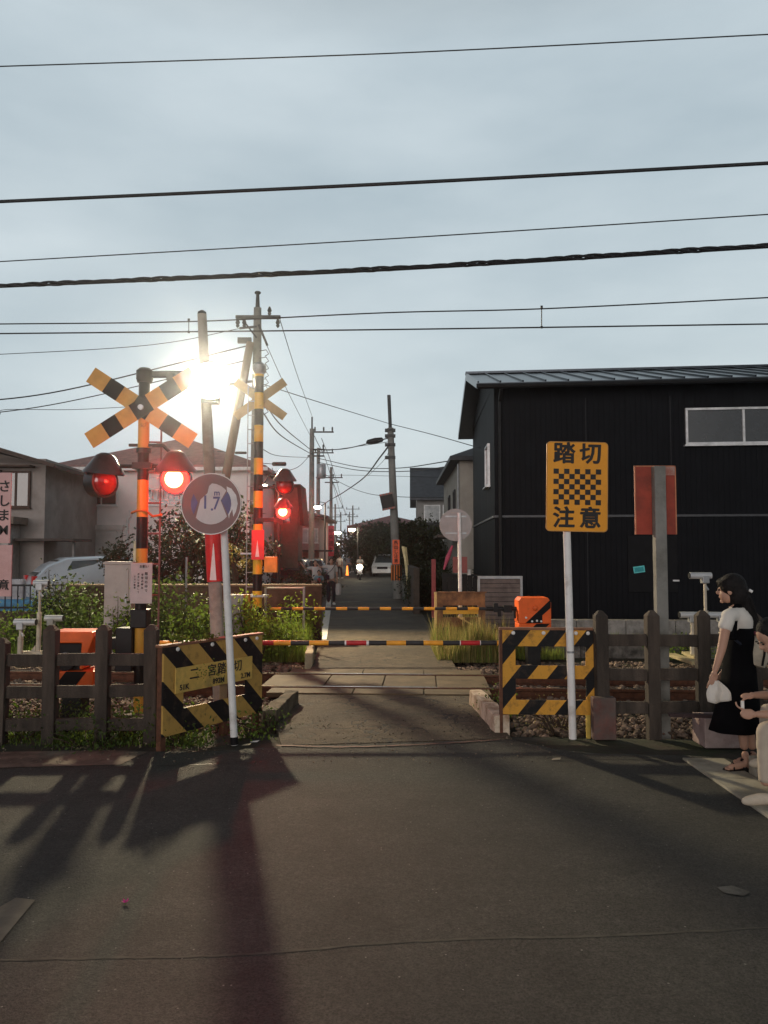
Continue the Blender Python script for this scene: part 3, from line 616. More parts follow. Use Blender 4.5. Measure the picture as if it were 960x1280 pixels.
# second flood on the far mast, pointing down the crossing
# ================================================================== NEAR CROSSING SIGNAL
M_post = stripes('hazard_post_bands', BLK, (.62, .31, .05), (0, 0, 1), .76, .46, .52, .4, .06)
def xboards(parent, z, L_, wd, y, segs, ang=34, mt=None, tilt=0):
    for sgn in (1, -1):
        mb = MB(); Rm = Matrix.Rotation(R(sgn*ang), 3, 'Y'); tot = sum(s for s, _ in segs); x = -L_/2
        for s, k in segs:
            s = s*L_/tot; mb.b2((x, -.008+y+.018*(sgn > 0), -wd/2), (x+s, .008+y+.018*(sgn > 0), wd/2), k); x += s
        mb.v = [Rm @ v+Vector((0, 0, z)) for v in mb.v]
        build('cross_board', mb, mt or [M_blk, mat('cross_yellow', (.58, .30, .05), .5, var=.15, dirt=(.3, .15, .04), dirtamt=.3)], parent, label=None)
SEG = [(.2, 1), (.17, 0), (.17, 1), (.2, 0), (.17, 1), (.17, 0), (.2, 1)]
M_hood = mat('lamp_hood_metal', (.045, .045, .05), .32, metal=.6, var=.3)
M_lenslit = emit('red_lens_lit', (1, .018, .012), 9, (.5, .01, .01))
M_lenscore = emit('red_lens_hot_centre', (1, .30, .12), 14, (.5, .01, .01))
M_lensoff = mat('red_lens_unlit', (.42, .012, .015), .12, var=.5, scale=8, spec=.9)
M_lensdark = mat('red_lens_dark', (.10, .008, .01), .2, var=.5, scale=8, spec=.5)
def lamp_unit(parent, loc, yaw, lit, s=1.0, pitch=0, back=False):
    M = Matrix.Rotation(yaw, 3, 'Z') @ Matrix.Rotation(R(90)+pitch, 3, 'X'); c = Vector(loc)   # local z -> facing -y
    mb = MB(); mb.lathe([(.09*s, -.16*s), (.165*s, -.13*s), (.175*s, 0), (.175*s, .04*s), (.155*s, .04*s), (.15*s, .02*s)], c, 28, M); o = build('lamp_housing', mb, M_hood, parent, smooth=True)
    ms = M_lensdark if back else M_lensoff
    mb = MB(); mb.lathe([(.15*s, .025*s), (.145*s, .05*s), (.11*s, .085*s), (.06*s, .105*s), (.002, .11*s)], c, 28, M); build('lens', mb, M_lenslit if lit else ms, o, smooth=True)
    if lit: mb = MB(); mb.lathe([(.098*s, .093*s), (.085*s, .105*s), (.05*s, .118*s), (.002, .122*s)], c, 28, M); build('hot_centre', mb, M_lenscore, o, smooth=True)
    hd = MB(); tiltM = Matrix.Rotation(yaw, 3, 'Z') @ Matrix.Rotation(R(6), 3, 'X'); prof = [(.225*s, .09*s), (.218*s, .115*s), (.165*s, .19*s), (.10*s, .29*s), (.05*s, .32*s), (.002, .325*s)]
    hd.lathe(prof, c, 24, tiltM, cap=False); hd.lathe([(r-.008, z-.006) for r, z in prof], c, 24, tiltM, cap=False); build('hood', hd, M_hood, o, smooth=True)
    return o
p = at(177, 700, 8.5)
ns = thing('crossing_signal', 'near crossing signal, striped pole with crossbuck and two red lamps, left of round sign', 'crossing signal', (p.x, 8.5, -.05))
z0 = -.05
mb = MB(); mb.tube([(0, 0, 0), (0, 0, 3.75)], .062, 16); build('pole', mb, M_post, ns, smooth=True)
mb = MB(); mb.lathe([(.02, 3.72), (.08, 3.74), (.092, 3.78), (.092, 3.87), (.06, 3.9), (.01, 3.905)], n=18); build('pole_cap', mb, M_blackm, ns, smooth=True)
xboards(ns, 3.44, 1.36, .188, -.10, SEG, 33)
mb = MB(); mb.lathe([(.002, -.03), (.03, -.03), (.03, .03), (.002, .03)], (0, -.11, 3.44), 10, Matrix.Rotation(R(90), 3, 'X')); build('bolt', mb, M_grey, ns)
mb = MB(); mb.tube([(-.4, 0, 2.80), (.4, 0, 2.80)], .022); mb.box((0, 0, 2.80), (.2, .16, .07)); mb.tube([(0, 0, 2.95), (0, -.0, 3.0)], .08, 12); mb.b2((-.16, -.02, 3.02), (.22, .02, 3.05)); mb.tube([(.1, 0, 3.03), (.22, 0, 3.03), (.3, 0, 2.95)], .02); build('lamp_arm', mb, M_blackm, ns)
lamp_unit(ns, (-.42, -.06, 2.62), R(58), False, 1.0)
lamp_unit(ns, (.39, -.1, 2.64), R(4), True, 1.0)
point('red_lamp_light', Vector((p.x+.39, 8.5-.36, 2.62)), 30, (1, .03, .015), .12)
beam('red_halo_spot', Vector((p.x+.39, 8.5-.28, 2.59)), 600, (1, .03, .02), 50)  # added spot for the red halo of the near signal
for c0, c1 in (((.08, 0, 3.86), (.26, -.1, 3.84)),):
    mb = MB(); mb.bar((0, 0, 3.83), (.45, -.02, 3.83), .05, .07); build('horn_bracket', mb, M_blackm, ns)
    mb = MB(); mb.box((.30, -.02, 3.80), (.09, .07, .09)); mb.tube([(.30, -.02, 3.76), (.2, -.02, 3.66), (.06, 0, 3.62)], .012, 6); build('speaker_box', mb, M_blackm, ns, bevel=.01)
mb = MB(); mb.tube([(.19, .02, .1), (.19, .02, 3.25)], .012, 6); mb.tube([(.19, .02, 3.25), (.06, 0, 3.35)], .012, 6)
for i in range(11): mb.tube([(.05, .0, .35+i*.34), (.19, .02, .35+i*.34)], .011, 6) if i < 9 else None
build('ladder', mb, mat('ladder_steel', (.2, .1, .09), .5, metal=.2), ns)
mb = MB(); mb.tube([(-.12, 0, 2.28), (-.05, -.05, 2.3), (.06, -.06, 2.3), (.12, -.02, 2.24), (.22, 0, 2.26)], .014, 6); build('cable_loop', mb, mat('orange_conduit', (.5, .16, .04), .5), ns, smooth=True)
mb = MB(); mb.b2((-.24, -.1, .55), (-.06, .08, 1.02)); build('junction_box', mb, M_blackm, ns, bevel=.01)
mb = MB(); mb.b2((-.09, -.09, 1.02), (.09, .09, 1.22)); build('collar', mb, M_blackm, ns, bevel=.01)
mb = MB(); mb.b2((-.16, -.16, -.05), (.16, .16, .1)); build('base', mb, M_concw, ns, bevel=.01)
# notice board hanging on the mast
q = at(176.5, 729, 8.36)
nb = thing('notice_board', 'small white notice board with columns of black writing on the striped signal pole', 'notice', q)
mb = MB(); mb.b2((-.118, 0, -.22), (.118, .008, .22)); build('plate', mb, mat('notice_white', (.55, .47, .46), .5, var=.08, dirt=(.45, .4, .38), dirtamt=.4), nb, bevel=.003)
ink = mat('black_lettering', (.02, .018, .018), .6)
for txt, x, z, s in (('お願い', .06, .185, .032), ('踏切の中で', .055, .03, .034), ('非常の時は', .012, .04, .026), ('ボタンを押して', -.03, .02, .024), ('下さい鉄道', -.07, .03, .022)):
    if txt == 'お願い': T = text_mesh('お願い', .034, facing((.03, -.004, .18)), .001, .0006)
    else: T = text_mesh(txt, s, facing((x, -.004, z-.02)), .001, .0004, vertical=True, line=1.35)
    build('lettering', T, ink, nb)
# beige cabinet
q = at(147, 750, 13.0)
cb = thing('relay_cabinet', 'tall pale pinkish grey equipment cabinet overgrown by a vine, left of the striped signal pole', 'cabinet', (q.x, 13.0, -.1))
M_cab = mat('cabinet_paint', (.42, .35, .32), .55, var=.1, scale=3, dirt=(.25, .2, .17), dirtamt=.36)
mb = MB(); mb.b2((-.23, 0, .2), (.23, .35, 1.70)); build('body', mb, M_cab, cb, bevel=.008)
mb = MB(); mb.prism([(-.25, -.03, 1.70), (.25, -.03, 1.70), (.25, -.03, 1.74), (-.21, -.03, 1.75), (-.25, -.03, 1.73)], (0, .41, 0)); build('lid', mb, M_cab, cb)
mb = MB(); mb.b2((-.20, -.012, .5), (.18, -.002, 1.66)); dr = build('door', mb, M_cab, cb, bevel=.003); mb = MB(); mb.b2((.13, -.03, 1.05), (.155, -.013, 1.2)); build('handle', mb, M_grey, dr)
mb = MB(); mb.b2((-.21, .02, -.1), (.21, .33, .2)); build('plinth', mb, M_concw, cb)
mb = MB(); mb.tube([(.17, .38, 0), (.17, .38, 2.1)], .045, 8); build('post', mb, mat('cream_post', (.5, .45, .32), .6), cb)

# ================================================================== FENCES
def fence(name, label, pts, hs, rails, nx_rail=(.085, .04), pw=.12, ph=None, rlx=None):
    a, b = Vector(pts[0]), Vector(pts[-1]); t = thing(name, label, 'fence', (a.x, a.y, 0))
    rr = random.Random(len(label))
    for (x, y), h in zip(pts, hs):
        mb = MB(); w_ = pw/2; X, Y = x-a.x, y-a.y; dx, dy = rr.uniform(-.012, .012), 0
        vs = []
        for z, s in ((-.15, 1), (h-.05, 1), (h, .35)):
            for sx, sy in ((-1, -1), (1, -1), (1, 1), (-1, 1)): vs.append((X+sx*w_*s+dx*z, Y+sy*w_*s, z))
        f = [(3, 2, 1, 0), (8, 9, 10, 11)]+[(k*4+i, k*4+(i+1) % 4, k*4+4+(i+1) % 4, k*4+4+i) for k in (0, 1) for i in range(4)]
        mb.add(vs, f); build('post', mb, M_wood, t, bevel=.006)
    for k, z in enumerate(rails):
        for i in range(len(pts)-1):
            p0, p1 = Vector((*pts[i], 0)), Vector((*pts[i+1], 0)); d = (p1-p0).normalized(); nn = Vector((-d.y, d.x, 0))
            mb = MB(); q0 = p0-Vector((a.x, a.y, 0))+d*(pw/2-.004); q1 = p1-Vector((a.x, a.y, 0))-d*(pw/2-.004)
            zz = z[i] if isinstance(z, (list, tuple)) else z
            mb.bar(q0+Vector((0, 0, zz)), q1+Vector((0, 0, zz+rr.uniform(-.01, .01))), .05, .115); build('rail', mb, M_wood, t, bevel=.005)
    return t
fx = lambda px, d: (at(px, 800, d).x, d)
fence('wooden_fence', 'old grey wooden rail fence with four sided post caps left of the striped panel', [fx(-190, 7.3), fx(-125, 7.32), fx(-62, 7.34), fx(2, 7.36), fx(65, 7.38), fx(130, 7.4), fx(191, 7.42)], [1.1, 1.1, 1.1, .98, 1.1, 1.1, 1.1], [.77, .47, .16])
fence('wooden_fence', 'old grey rail fence running from the right striped panel behind the standing woman', [fx(752, 7.6), fx(815, 7.6), fx(878, 7.62), fx(941, 7.64), fx(1003, 7.66), fx(1066, 7.68)], [1.22, 1.22, 1.22, 1.2, 1.2, 1.2], [.93, .60, .28])
q = at(754, 893, 7.5)
mb = MB(); mb.b2((-.11, -.04, -.2), (.11, .07, .2)); o = build('stump', mb, mat('reddish_concrete_block', (.13, .06, .05), .8, var=.4, dirt=(.1, .09, .08), dirtamt=.5), origin=(q.x, 7.48, .2), bevel=.01); tag(o, 'short red stained block against the fence post by the right striped panel', 'block')

# ================================================================== HAZARD PANELS
def panel(name, label, loc, rz, W, H, z0, bars, verts, mt, posts, edge=None, tilt=0):
    t = thing(name, label, 'barrier', loc, rz)
    for a, b in bars:
        mb = MB(); mb.b2((0, -.012, a), (W, .012, b)); build('board', mb, mt, t, bevel=.002)
    for a, b in verts:
        lo = bars[0][1]
        for (b0, b1) in zip(bars[:-1], bars[1:]):
            mb = MB(); mb.b2((a, -.0115, b0[1]+.0005), (b, .0115, b1[0]-.0005)); build('upright', mb, mt, t)
    for x, zz in posts:
        mb = MB(); mb.b2((x-.028, .014, -.15), (x+.028, .075, zz)); build('post', mb, M_rust, t)
    mb = MB(); mb.b2((-.03, -.018, z0+H), (W+.02, .07, z0+H+.022)); build('top_rail', mb, mat('rusty_edge', (.2, .09, .05), .7, var=.4), t, bevel=.003)
    for x in (.12*W, .45*W, .8*W, .93*W):
        mb = MB(); mb.lathe([(.018, 0), (.02, .008), (.015, .016), (.002, .018)], (x, -.012, z0+H-.028), 10, Matrix.Rotation(R(90), 3, 'X')); build('bolt', mb, M_white, t)
    return t
a, b = at(204, 800, 7.0), at(327, 800, 8.12)
rz = math.atan2(b.y-a.y, b.x-a.x); W = math.hypot(b.x-a.x, b.y-a.y)
HY = (.45, .27, .07)
ML = stripes('left_panel_stripes', BLK, HY, (.70, 0, .72), .335, .46, .12, .6, .1)
lp = panel('barrier_panel', 'black and yellow striped barrier panel with a name plate, left of the crossing', (a.x, a.y, 0), rz, W, .80, .13, [(.13, .35), (.56, .93)], [(0, .24), (W-.24, W)], ML, [(.03, .93), (W-.04, .93), (W*.62, .93)])
# the shabby middle stays of the frame
mb = MB(); mb.b2((W*.55, .0, .352), (W*.55+.09, .012, .558)); build('stay', mb, mat('bare_wood', (.28, .17, .09), .8, streak=True), lp)
npx = MB(); npx.b2((.13, -.028, .50), (W-.17, -.014, .73)); npo = build('name_plate', npx, mat('name_plate_yellow', (.62, .40, .10), .5, var=.15, dirt=(.25, .2, .07), dirtamt=.36), lp, bevel=.002)
PC = lambda u, v: Vector((.13+(W-.30)*u, -.031, .50+.23*v))
build('lettering', text_mesh('二', .125, facing(PC(.22, .64)), .001, .0015), ink, npo)
build('lettering', text_mesh('宮', .12, facing(PC(.44, .66)), .001, .0012), ink, npo)
build('lettering', text_mesh('踏', .12, facing(PC(.57, .66)), .001, .0012), ink, npo)
build('lettering', text_mesh('切', .12, facing(PC(.79, .66)), .001, .0012), ink, npo)
build('lettering', text_mesh('51K', .07, facing(PC(.10, .2)), .001, .0015), ink, npo)
build('lettering', text_mesh('892M', .07, facing(PC(.53, .2)), .001, .0015), ink, npo)
build('lettering', text_mesh('巾', .07, facing(PC(.72, .2)), .001, .0015), ink, npo)
build('lettering', text_mesh('2.7M', .07, facing(PC(.90, .2)), .001, .0015), ink, npo)
a = at(628, 850, 7.72); b = at(744, 850, 7.66); W2 = b.x-a.x
MR = stripes('right_panel_stripes', BLK, (.60, .29, .04), (.73, 0, -.60), .262, .47, .02, .6, .1)
rp2 = panel('barrier_panel', 'black and yellow striped barrier frame of three boards, right of the crossing', (a.x, 7.72, 0), math.atan2(b.y-7.72-.06+.0, W2) if 0 else R(-3), W2, .83, .19, [(.19, .33), (.54, .67), (.86, 1.02)], [(0, .13), (W2-.085, W2)], MR, [(.02, 1.02), (W2-.03, 1.02)])
mb = MB(); mb.b2((-.03, -.02, -.05), (.0, .05, 1.02)); build('edge_post', mb, M_rust, rp2)
mb = MB(); mb.b2((W2-.09, -.012, -.1), (W2-.05, .02, .19)); build('leg', mb, mat('yellow_leg', (.55, .38, .08), .6), rp2)
# far panel seen from behind
a = at(545, 790, 14.3); W3 = at(607, 790, 14.3).x-a.x
M_panback = mat('panel_back', (.27, .13, .055), .75, var=.35, scale=6, dirt=(.1, .05, .03), dirtamt=.45)
fp = thing('barrier_panel', 'back of a brown and yellow barrier frame in grass beyond the track', 'barrier', (a.x, 14.3, 0), R(2))
mb = MB(); mb.b2((0, 0, .82), (W3, .02, 1.05)); build('board', mb, M_panback, fp); mb = MB(); mb.b2((0, 0, .42), (W3, .02, .6)); build('board', mb, M_panback, fp)
mb = MB(); mb.b2((.13, .004, .66), (W3-.12, .018, .78)); build('board', mb, M_yel, fp)
for x in (0, W3-.13): mb = MB(); mb.b2((x, -.002, .14), (x+.13, .018, 1.05)); build('upright', mb, M_panback, fp)
for x in (-.03, W3*.53, W3*.85): mb = MB(); mb.b2((x, -.035, -.05), (x+.045, -.005, 1.07 if x < 0 else .6)); build('post', mb, mat('pale_yellow_post', (.6, .42, .16), .6), fp)
mb = MB(); mb.b2((-.03, -.03, 1.05), (W3+.02, .03, 1.075)); build('top_rail', mb, M_panback, fp)
mb = MB(); mb.bar((.4, -.04, .62), (.75, -.04, .42), .02, .03); build('brace', mb, mat('pale_yellow_post', None) if 0 else _m['pale_yellow_post'], fp)

# ================================================================== GATES
def machine(name, label, loc, flip, L_, side, boomspec, z, hx, front=0):
    """loc: base; side +1: boom goes to +x"""
    t = thing(name, label, 'crossing gate', loc)
    s = side
    # pedestal
    mb = MB(); mb.b2((-.11, -.1, -.15), (.11, .14, .4)); build('pedestal', mb, M_blackm, t, bevel=.01)
    # lower cover, upper cover
    k = 0; W_ = .27
    mb = MB()
    mb.prism([(-W_, -.2, .36), (W_-.03, -.2, .36), (W_, -.2, .42), (W_, -.2, .60), (-W_, -.2, .60)], (0, .4, 0)); lc = build('lower_cover', mb, M_orange, t, bevel=.012)
    mb = MB(); q_ = [(-.2, -.206, .361), (.02, -.206, .361), (.2, -.206, .599), (-.02, -.206, .599)]
    if s < 0: q_ = [(x, y, z_) for x, y, z_ in [(-.22, -.206, .361), (.0, -.206, .361), (.24, -.206, .599), (.02, -.206, .599)]]
    mb.prism(q_, (0, .004, 0)); build('stripe', mb, M_blk, lc)
    mb = MB()
    if s > 0: mb.prism([(-W_, -.2, .62), (-W_, -.2, .97), (-W_+.04, -.2, 1.02), (W_-.02, -.2, 1.02), (W_, -.2, .97), (W_-.10, -.2, .70), (W_-.12, -.2, .62), (W_-.15, -.2, .62), (W_-.13, -.2, .90), (-W_+.08, -.2, .90), (-W_+.06, -.2, .62)], (0, .42, 0))
    else: mb.prism([(-W_, -.2, .60), (-W_, -.2, .98), (-W_+.05, -.2, 1.03), (W_-.05, -.2, 1.03), (W_, -.2, .95), (W_, -.2, .60)], (0, .42, 0))
    uc = build('upper_cover', mb, M_orange, t, bevel=.012)
    if s > 0:
        mb = MB(); mb.b2((-.19, -.1, .605), (.11, .2, .885)); build('drive', mb, M_blackm, t)
        mb = MB(); mb.lathe([(.10, -.02), (.10, .02), (.03, .03), (.002, .03)], (-.05, -.15, .70), 18, Matrix.Rotation(R(90), 3, 'X')); build('gear', mb, M_hood, t)
    else:
        mb = MB(); mb.prism([(-.16, -.206, .61), (.26, -.206, 1.0), (.26, -.206, .86), (.12, -.206, .74), (.12, -.206, .61)], (0, .004, 0)); build('stripe', mb, M_blk, uc)
        mb = MB(); mb.lathe([(.04, 0), (.045, .02), (.03, .04), (.002, .045)], (0, -.2, .86), 12, Matrix.Rotation(R(90), 3, 'X')); build('knob', mb, M_orange, uc)
        for (x, z_) in ((-.15, .7), (-.05, .64), (.03, .65), (.1, .64)):
            mb = MB(); mb.lathe([(.018, 0), (.018, .012), (.002, .015)], (x, -.2, z_), 8, Matrix.Rotation(R(90), 3, 'X')); build('bolt', mb, M_white, uc)
    # crank and boom
    mb = MB(); zb = z-loc[2]
    x0 = s*.24
    mb.tube([(s*.1, .02, zb), (s*.78, .02, zb)], .035, 10); mb.box((s*.42, .02, zb), (.14, .12, .12)); mb.box((s*.62, .02, zb+.02), (.07, .1, .15)); mb.tube([(s*.3, 0, zb-.02), (s*.3, 0, zb-.16)], .02, 8); mb.box((s*.56, .02, zb-.07), (.06, .05, .12))
    build('crank', mb, M_blackm, t, bevel=.004)
    mb = MB(); x = s*.72; ks = [mat('boom_black', (.03, .028, .03), .5), mat('boom_orange', (.85, .36, .03), .4), mat('boom_red', (.45, .02, .025), .35), mat('boom_white', (.75, .72, .7), .4)]
    for ln, kk in boomspec:
        mb.tube([(x, .02, zb), (x+s*ln, .02, zb)], .026 if kk != 3 else .027, 10, kk); x += s*ln
    build('boom', mb, ks, t, smooth=True)
    return t
gA = at(95, 800, 8.5); u = 8.5/960
# near boom : colours from px 325 on, read off the photo
x_start = gA.x+.72
need = at(325, 804, 8.5).x-x_start
spec = [(.2, i % 2) for i in range(int(need/.2))]; spec.append((need-.2*int(need/.2), 1))
px_spec = [(17, 2), (21, 1), (22, 0), (24, 1), (22, 0)]
tot = 325+sum(a for a, _ in px_spec)
px_spec += [(2, 3), (25, 2), (2, 3), (22, 1), (24, 0)]*0
seq = [(17, 2), (21, 1), (23, 0), (24, 1), (20, 0), (2, 3), (25, 2), (3, 3), (22, 0), (24, 1), (22, 0), (24, 1), (21, 0), (1, 3), (24, 2), (1, 3), (20, 0), (22, 1)]
spec += [(a*u, k) for a, k in seq]
machine('crossing_gate', 'near crossing gate, orange machine behind the left wooden fence, striped boom lowered', (gA.x, 8.5, -.08), 0, 0, 1, spec, at(480, 804, 8.5).z, 0)
gB = at(666, 780, 13.0); u = 13/960
x_start = gB.x-.72; ln = x_start-at(338, 760, 13).x
spec = []; i = 0; acc = 0
while acc < ln: spec.append((.185, i % 2)); acc += .185; i += 1
machine('crossing_gate', 'far crossing gate, orange machine at right beyond the track, striped boom lowered', (gB.x, 13.0, .02), 0, 0, -1, spec, at(480, 761, 13).z, 0)

# ================================================================== SIGNS
def rrect(w_, h, r, n=5):
    p = []
    for cx, cz, a0 in ((w_/2-r, h/2-r, 0), (-w_/2+r, h/2-r, 90), (-w_/2+r, -h/2+r, 180), (w_/2-r, -h/2+r, 270)):
        for i in range(n+1): a = R(a0+90*i/n); p.append((cx+r*math.cos(a), cz+r*math.sin(a)))
    return p
q = at(725, 607, 7.42); bs = gnd(716, 921)
sg = thing('warning_sign', 'tall yellow crossing caution sign with black characters and a chequered field on a white post', 'sign', (bs.x, bs.y, 0))
mb = MB(); mb.tube([(0, 0, -.02), (q.x-bs.x-.095, 0, 2.0), (q.x-bs.x-.10, 0, 2.8)], .037, 14); pst = build('post', mb, M_white, sg, smooth=True)
mb = MB(); mb.tube([(-.01, 0, .81), (-.0105, 0, .83)], .040, 14); build('band', mb, M_grey, pst)
SC = Vector((q.x-bs.x, -.05, q.z))
W4, H4 = at(764, 607, 7.42).x-at(686, 607, 7.42).x, at(725, 551, 7.42).z-at(725, 665, 7.42).z
tl = Matrix.Rotation(R(1.2), 3, 'Y')
mb = MB(); mb.prism([tl @ Vector((x, 0, z))+SC for x, z in rrect(W4, H4, .04)], (0, .012, 0)); pl = build('plate', mb, mat('sign_orange_yellow', (.74, .30, .018), .45, var=.1, scale=2, dirt=(.55, .22, .02), dirtamt=.35), sg)
mb = MB(); rim = rrect(W4, H4, .04); rin = rrect(W4-.016, H4-.016, .034)
for i in range(len(rim)): 
    j = (i+1) % len(rim); mb.add([tl @ Vector((x, -.003, z))+SC for x, z in (rim[i], rim[j], rin[j], rin[i])], [(0, 1, 2, 3)])
build('rim', mb, mat('worn_rim', (.5, .24, .06), .5), pl)
FT = Matrix.Translation(SC) @ tl.to_4x4() @ Matrix.Translation((0, -.003, 0))
for ch, u_, v_ in (('踏', -.13, .315), ('切', .13, .315), ('注', -.13, -.32), ('意', .13, -.32)):
    tm_ = text_mesh(ch, .218, FT @ Matrix.Translation((u_-.004, 0, v_)) @ FACE, .001, .003)
    for dx_, dy_, dz_ in ((.004, -.0006, .003), (.0, -.0012, -.003)): tb_ = text_mesh(ch, .218, FT @ Matrix.Translation((u_+dx_, dy_, v_+dz_)) @ FACE, .001, .003); tm_.add(tb_.v, tb_.f)
    build('character', tm_, ink, pl)
mb = MB(); cw = .052; ch_ = .0505
for r in range(7):
    for c in range(9):
        if (r+c) % 2 == 0:
            x = (c-4.5)*cw; z = (3.5-r)*ch_-.003
            mb.add([FT @ Vector(v) for v in ((x, -.0015, z), (x+cw, -.0015, z), (x+cw, -.0015, z-ch_), (x, -.0015, z-ch_))], [(0, 1, 2, 3)])
build('chequer', mb, ink, pl)
# width limit sign
q = at(264.5, 630, 7.1); bs = gnd(293, 931)
rs = thing('round_sign', 'round faded width limit sign reading 1.7 m on a leaning white post', 'sign', (bs.x, bs.y, 0))
tp = at(279, 640, 7.2)
mb = MB(); d0 = Vector((tp.x-bs.x, tp.y-bs.y, tp.z)); mb.tube([(0, 0, 0), d0*.97, d0*1.25*.93], .034, 14); pst = build('post', mb, M_white, rs, smooth=True)
mb = MB(); mb.tube([(0, 0, 0.003), d0*.035], .036, 14); build('black_tape', mb, M_blk, pst)
C = q-Vector((bs.x, bs.y, 0))+Vector((0, -.02, 0)); rad = .285
YM = Matrix.Rotation(R(-4), 3, 'Z') @ Matrix.Rotation(R(90), 3, 'X')
mb = MB(); mb.lathe([(rad, -.012), (rad, .0), (.001, .0)], C, 44, YM); disc = build('disc', mb, mat('faded_red_ring', (.18, .105, .10), .5, var=.15, scale=3, dirt=(.26, .2, .19), dirtamt=.32), rs)
def arcpoly(pts, h, m, nm, par): 
    mb = MB(); mb.add([C+YM @ Vector((x, z, h)) for x, z in pts], [tuple(range(len(pts)))]); return build(nm, mb, m, par)
mb = MB()
for i in range(44):
    a0, a1 = 2*math.pi*i/44, 2*math.pi*(i+1)/44
    mb.add([C+YM @ Vector((r_*math.cos(a), r_*math.sin(a), .002)) for r_, a in ((rad, a0), (rad, a1), (rad-.008, a1), (rad-.008, a0))], [(0, 1, 2, 3)])
build('rim', mb, M_white, disc)
ri = .19
M_face = mat('faded_sign_white', (.55, .49, .48), .45, var=.08, scale=3, dirt=(.4, .33, .32), dirtamt=.38)
M_blue = mat('faded_sign_blue', (.07, .075, .19), .45)
face = [(ri*math.cos(R(a)), ri*math.sin(R(a))) for a in list(range(-38, -148, -10))]+[(-.10, .04)]+[(-.035, .10), (-.02, .165)]+[(ri*.97*math.cos(R(a)), ri*math.sin(R(a))) for a in (88, 75, 60, 48, 40)]+[(.09, .03)]
arcpoly(face, .002, M_face, 'sign_face', disc)
wedge = [(.095, .03)]+[((ri)*math.cos(R(a)), (ri)*math.sin(R(a))) for a in (36, 24, 10, -4, -18, -32)]
arcpoly(wedge, .0028, M_blue, 'blue_wedge', disc)
arcpoly([(-.125, .015)]+[((ri)*math.cos(R(a)), (ri)*math.sin(R(a))) for a in (212, 200, 186, 172, 160, 150)], .0028, M_blue, 'blue_wedge', disc)
arcpoly([(.145, .16), (.19, .14), (.235, .08), (.25, .0), (.235, -.07), (.21, -.12), (.2, -.05), (.175, -.1), (.17, -.14), (.16, -.08), (.19, 0), (.18, .06), (.15, .1)], .0022, mat('peeled_white', (.62, .6, .6), .5, var=.15), 'peeled_patch', disc)
FM = Matrix.Translation(C) @ YM.to_4x4()
build('lettering', text_mesh('1', .17, FM @ Matrix.Translation((-.055, .01, .004)), .0006, .004, sx=.8), M_blue, disc)
build('lettering', text_mesh('7', .17, FM @ Matrix.Translation((.05, .0, .004)), .0006, .002, sx=.85), M_blue, disc)
build('lettering', text_mesh('m', .075, FM @ Matrix.Translation((.055, .10, .004)), .0006, .002), M_blue, disc)
build('lettering', text_mesh('.', .15, FM @ Matrix.Translation((.01, -.015, .004)), .0006, .002), M_blue, disc)
# pinkish banner signs on a post at the left edge
q = at(-14, 660, 6.6)
ls = thing('vertical_sign', 'pair of pinkish white vertical signs with black writing at the left frame edge', 'sign', (q.x-.04, 6.6, 0))
mb = MB(); mb.tube([(0, .05, -.05), (0, .05, 2.75)], .035, 12); build('post', mb, M_white, ls, smooth=True)
xr = at(9.5, 640, 6.55).x-q.x+.04; zt, zm, zb = at(5, 590, 6.55).z, at(5, 680, 6.55).z, at(5, 746, 6.55).z
M_pk = mat('faded_sign_pink', (.62, .36, .34), .5, var=.1, dirt=(.5, .26, .24), dirtamt=.38)
mb = MB(); mb.b2((xr-.3, 0, zm+.008), (xr, .012, zt)); up = build('plate', mb, M_pk, ls, bevel=.002)
mb = MB(); mb.b2((xr-.28, -.002, zb), (xr+.022, .012, zm-.008)); lo = build('plate', mb, M_pk, ls, bevel=.002)
for i, ch in enumerate('さしまM'): build('lettering', text_mesh(ch, .11, facing((xr-.055, -.004, zt-.125-.125*i)), .001, .002), ink, up)
build('lettering', text_mesh('注意', .1, facing((xr-.09, -.006, zb+.09)), .001, .002), ink, lo)
# back of a rusty red sign on a square grey post
q = at(824, 640, 7.85)
rb = thing('sign_back', 'rust red sign plate seen from behind on a tall square grey post behind fence', 'sign', (q.x, 7.85, 0))
mb = MB(); mb.b2((-.058, -.05, -.1), (.058, .05, at(824, 583, 7.85).z)); build('post', mb, mat('grey_green_concrete', (.2, .195, .18), .8, var=.25, scale=4, bump=.3, dirt=(.1, .095, .08), dirtamt=.42), rb, bevel=.006)
xa, xb = at(793, 600, 7.9).x-q.x, at(845, 600, 7.9).x-q.x; za, zb = at(820, 582, 7.9).z, at(820, 668, 7.9).z
mb = MB(); mb.b2((xa, .055, zb), (xb, .067, za)); build('plate', mb, mat('rust_red_plate', (.30, .05, .03), .65, var=.35, scale=3, dirt=(.13, .035, .025), dirtamt=.42), rb)
mb = MB(); mb.b2((xa, .05, zb-.0), (xa+.012, .055, za)); mb.b2((xb-.012, .05, zb), (xb, .055, za)); mb.b2((xa, .05, za-.012), (xb, .055, za)); build('rim', mb, mat('orange_rust_rim', (.45, .17, .09), .6), rb)
mb = MB(); mb.b2((xb-.12, .05, za-.1), (xb-.01, .0545, za-.012)); build('worn_corner', mb, mat('pale_corner', (.42, .34, .3), .6, dirt=(.3, .08, .05), dirtamt=.5), rb)
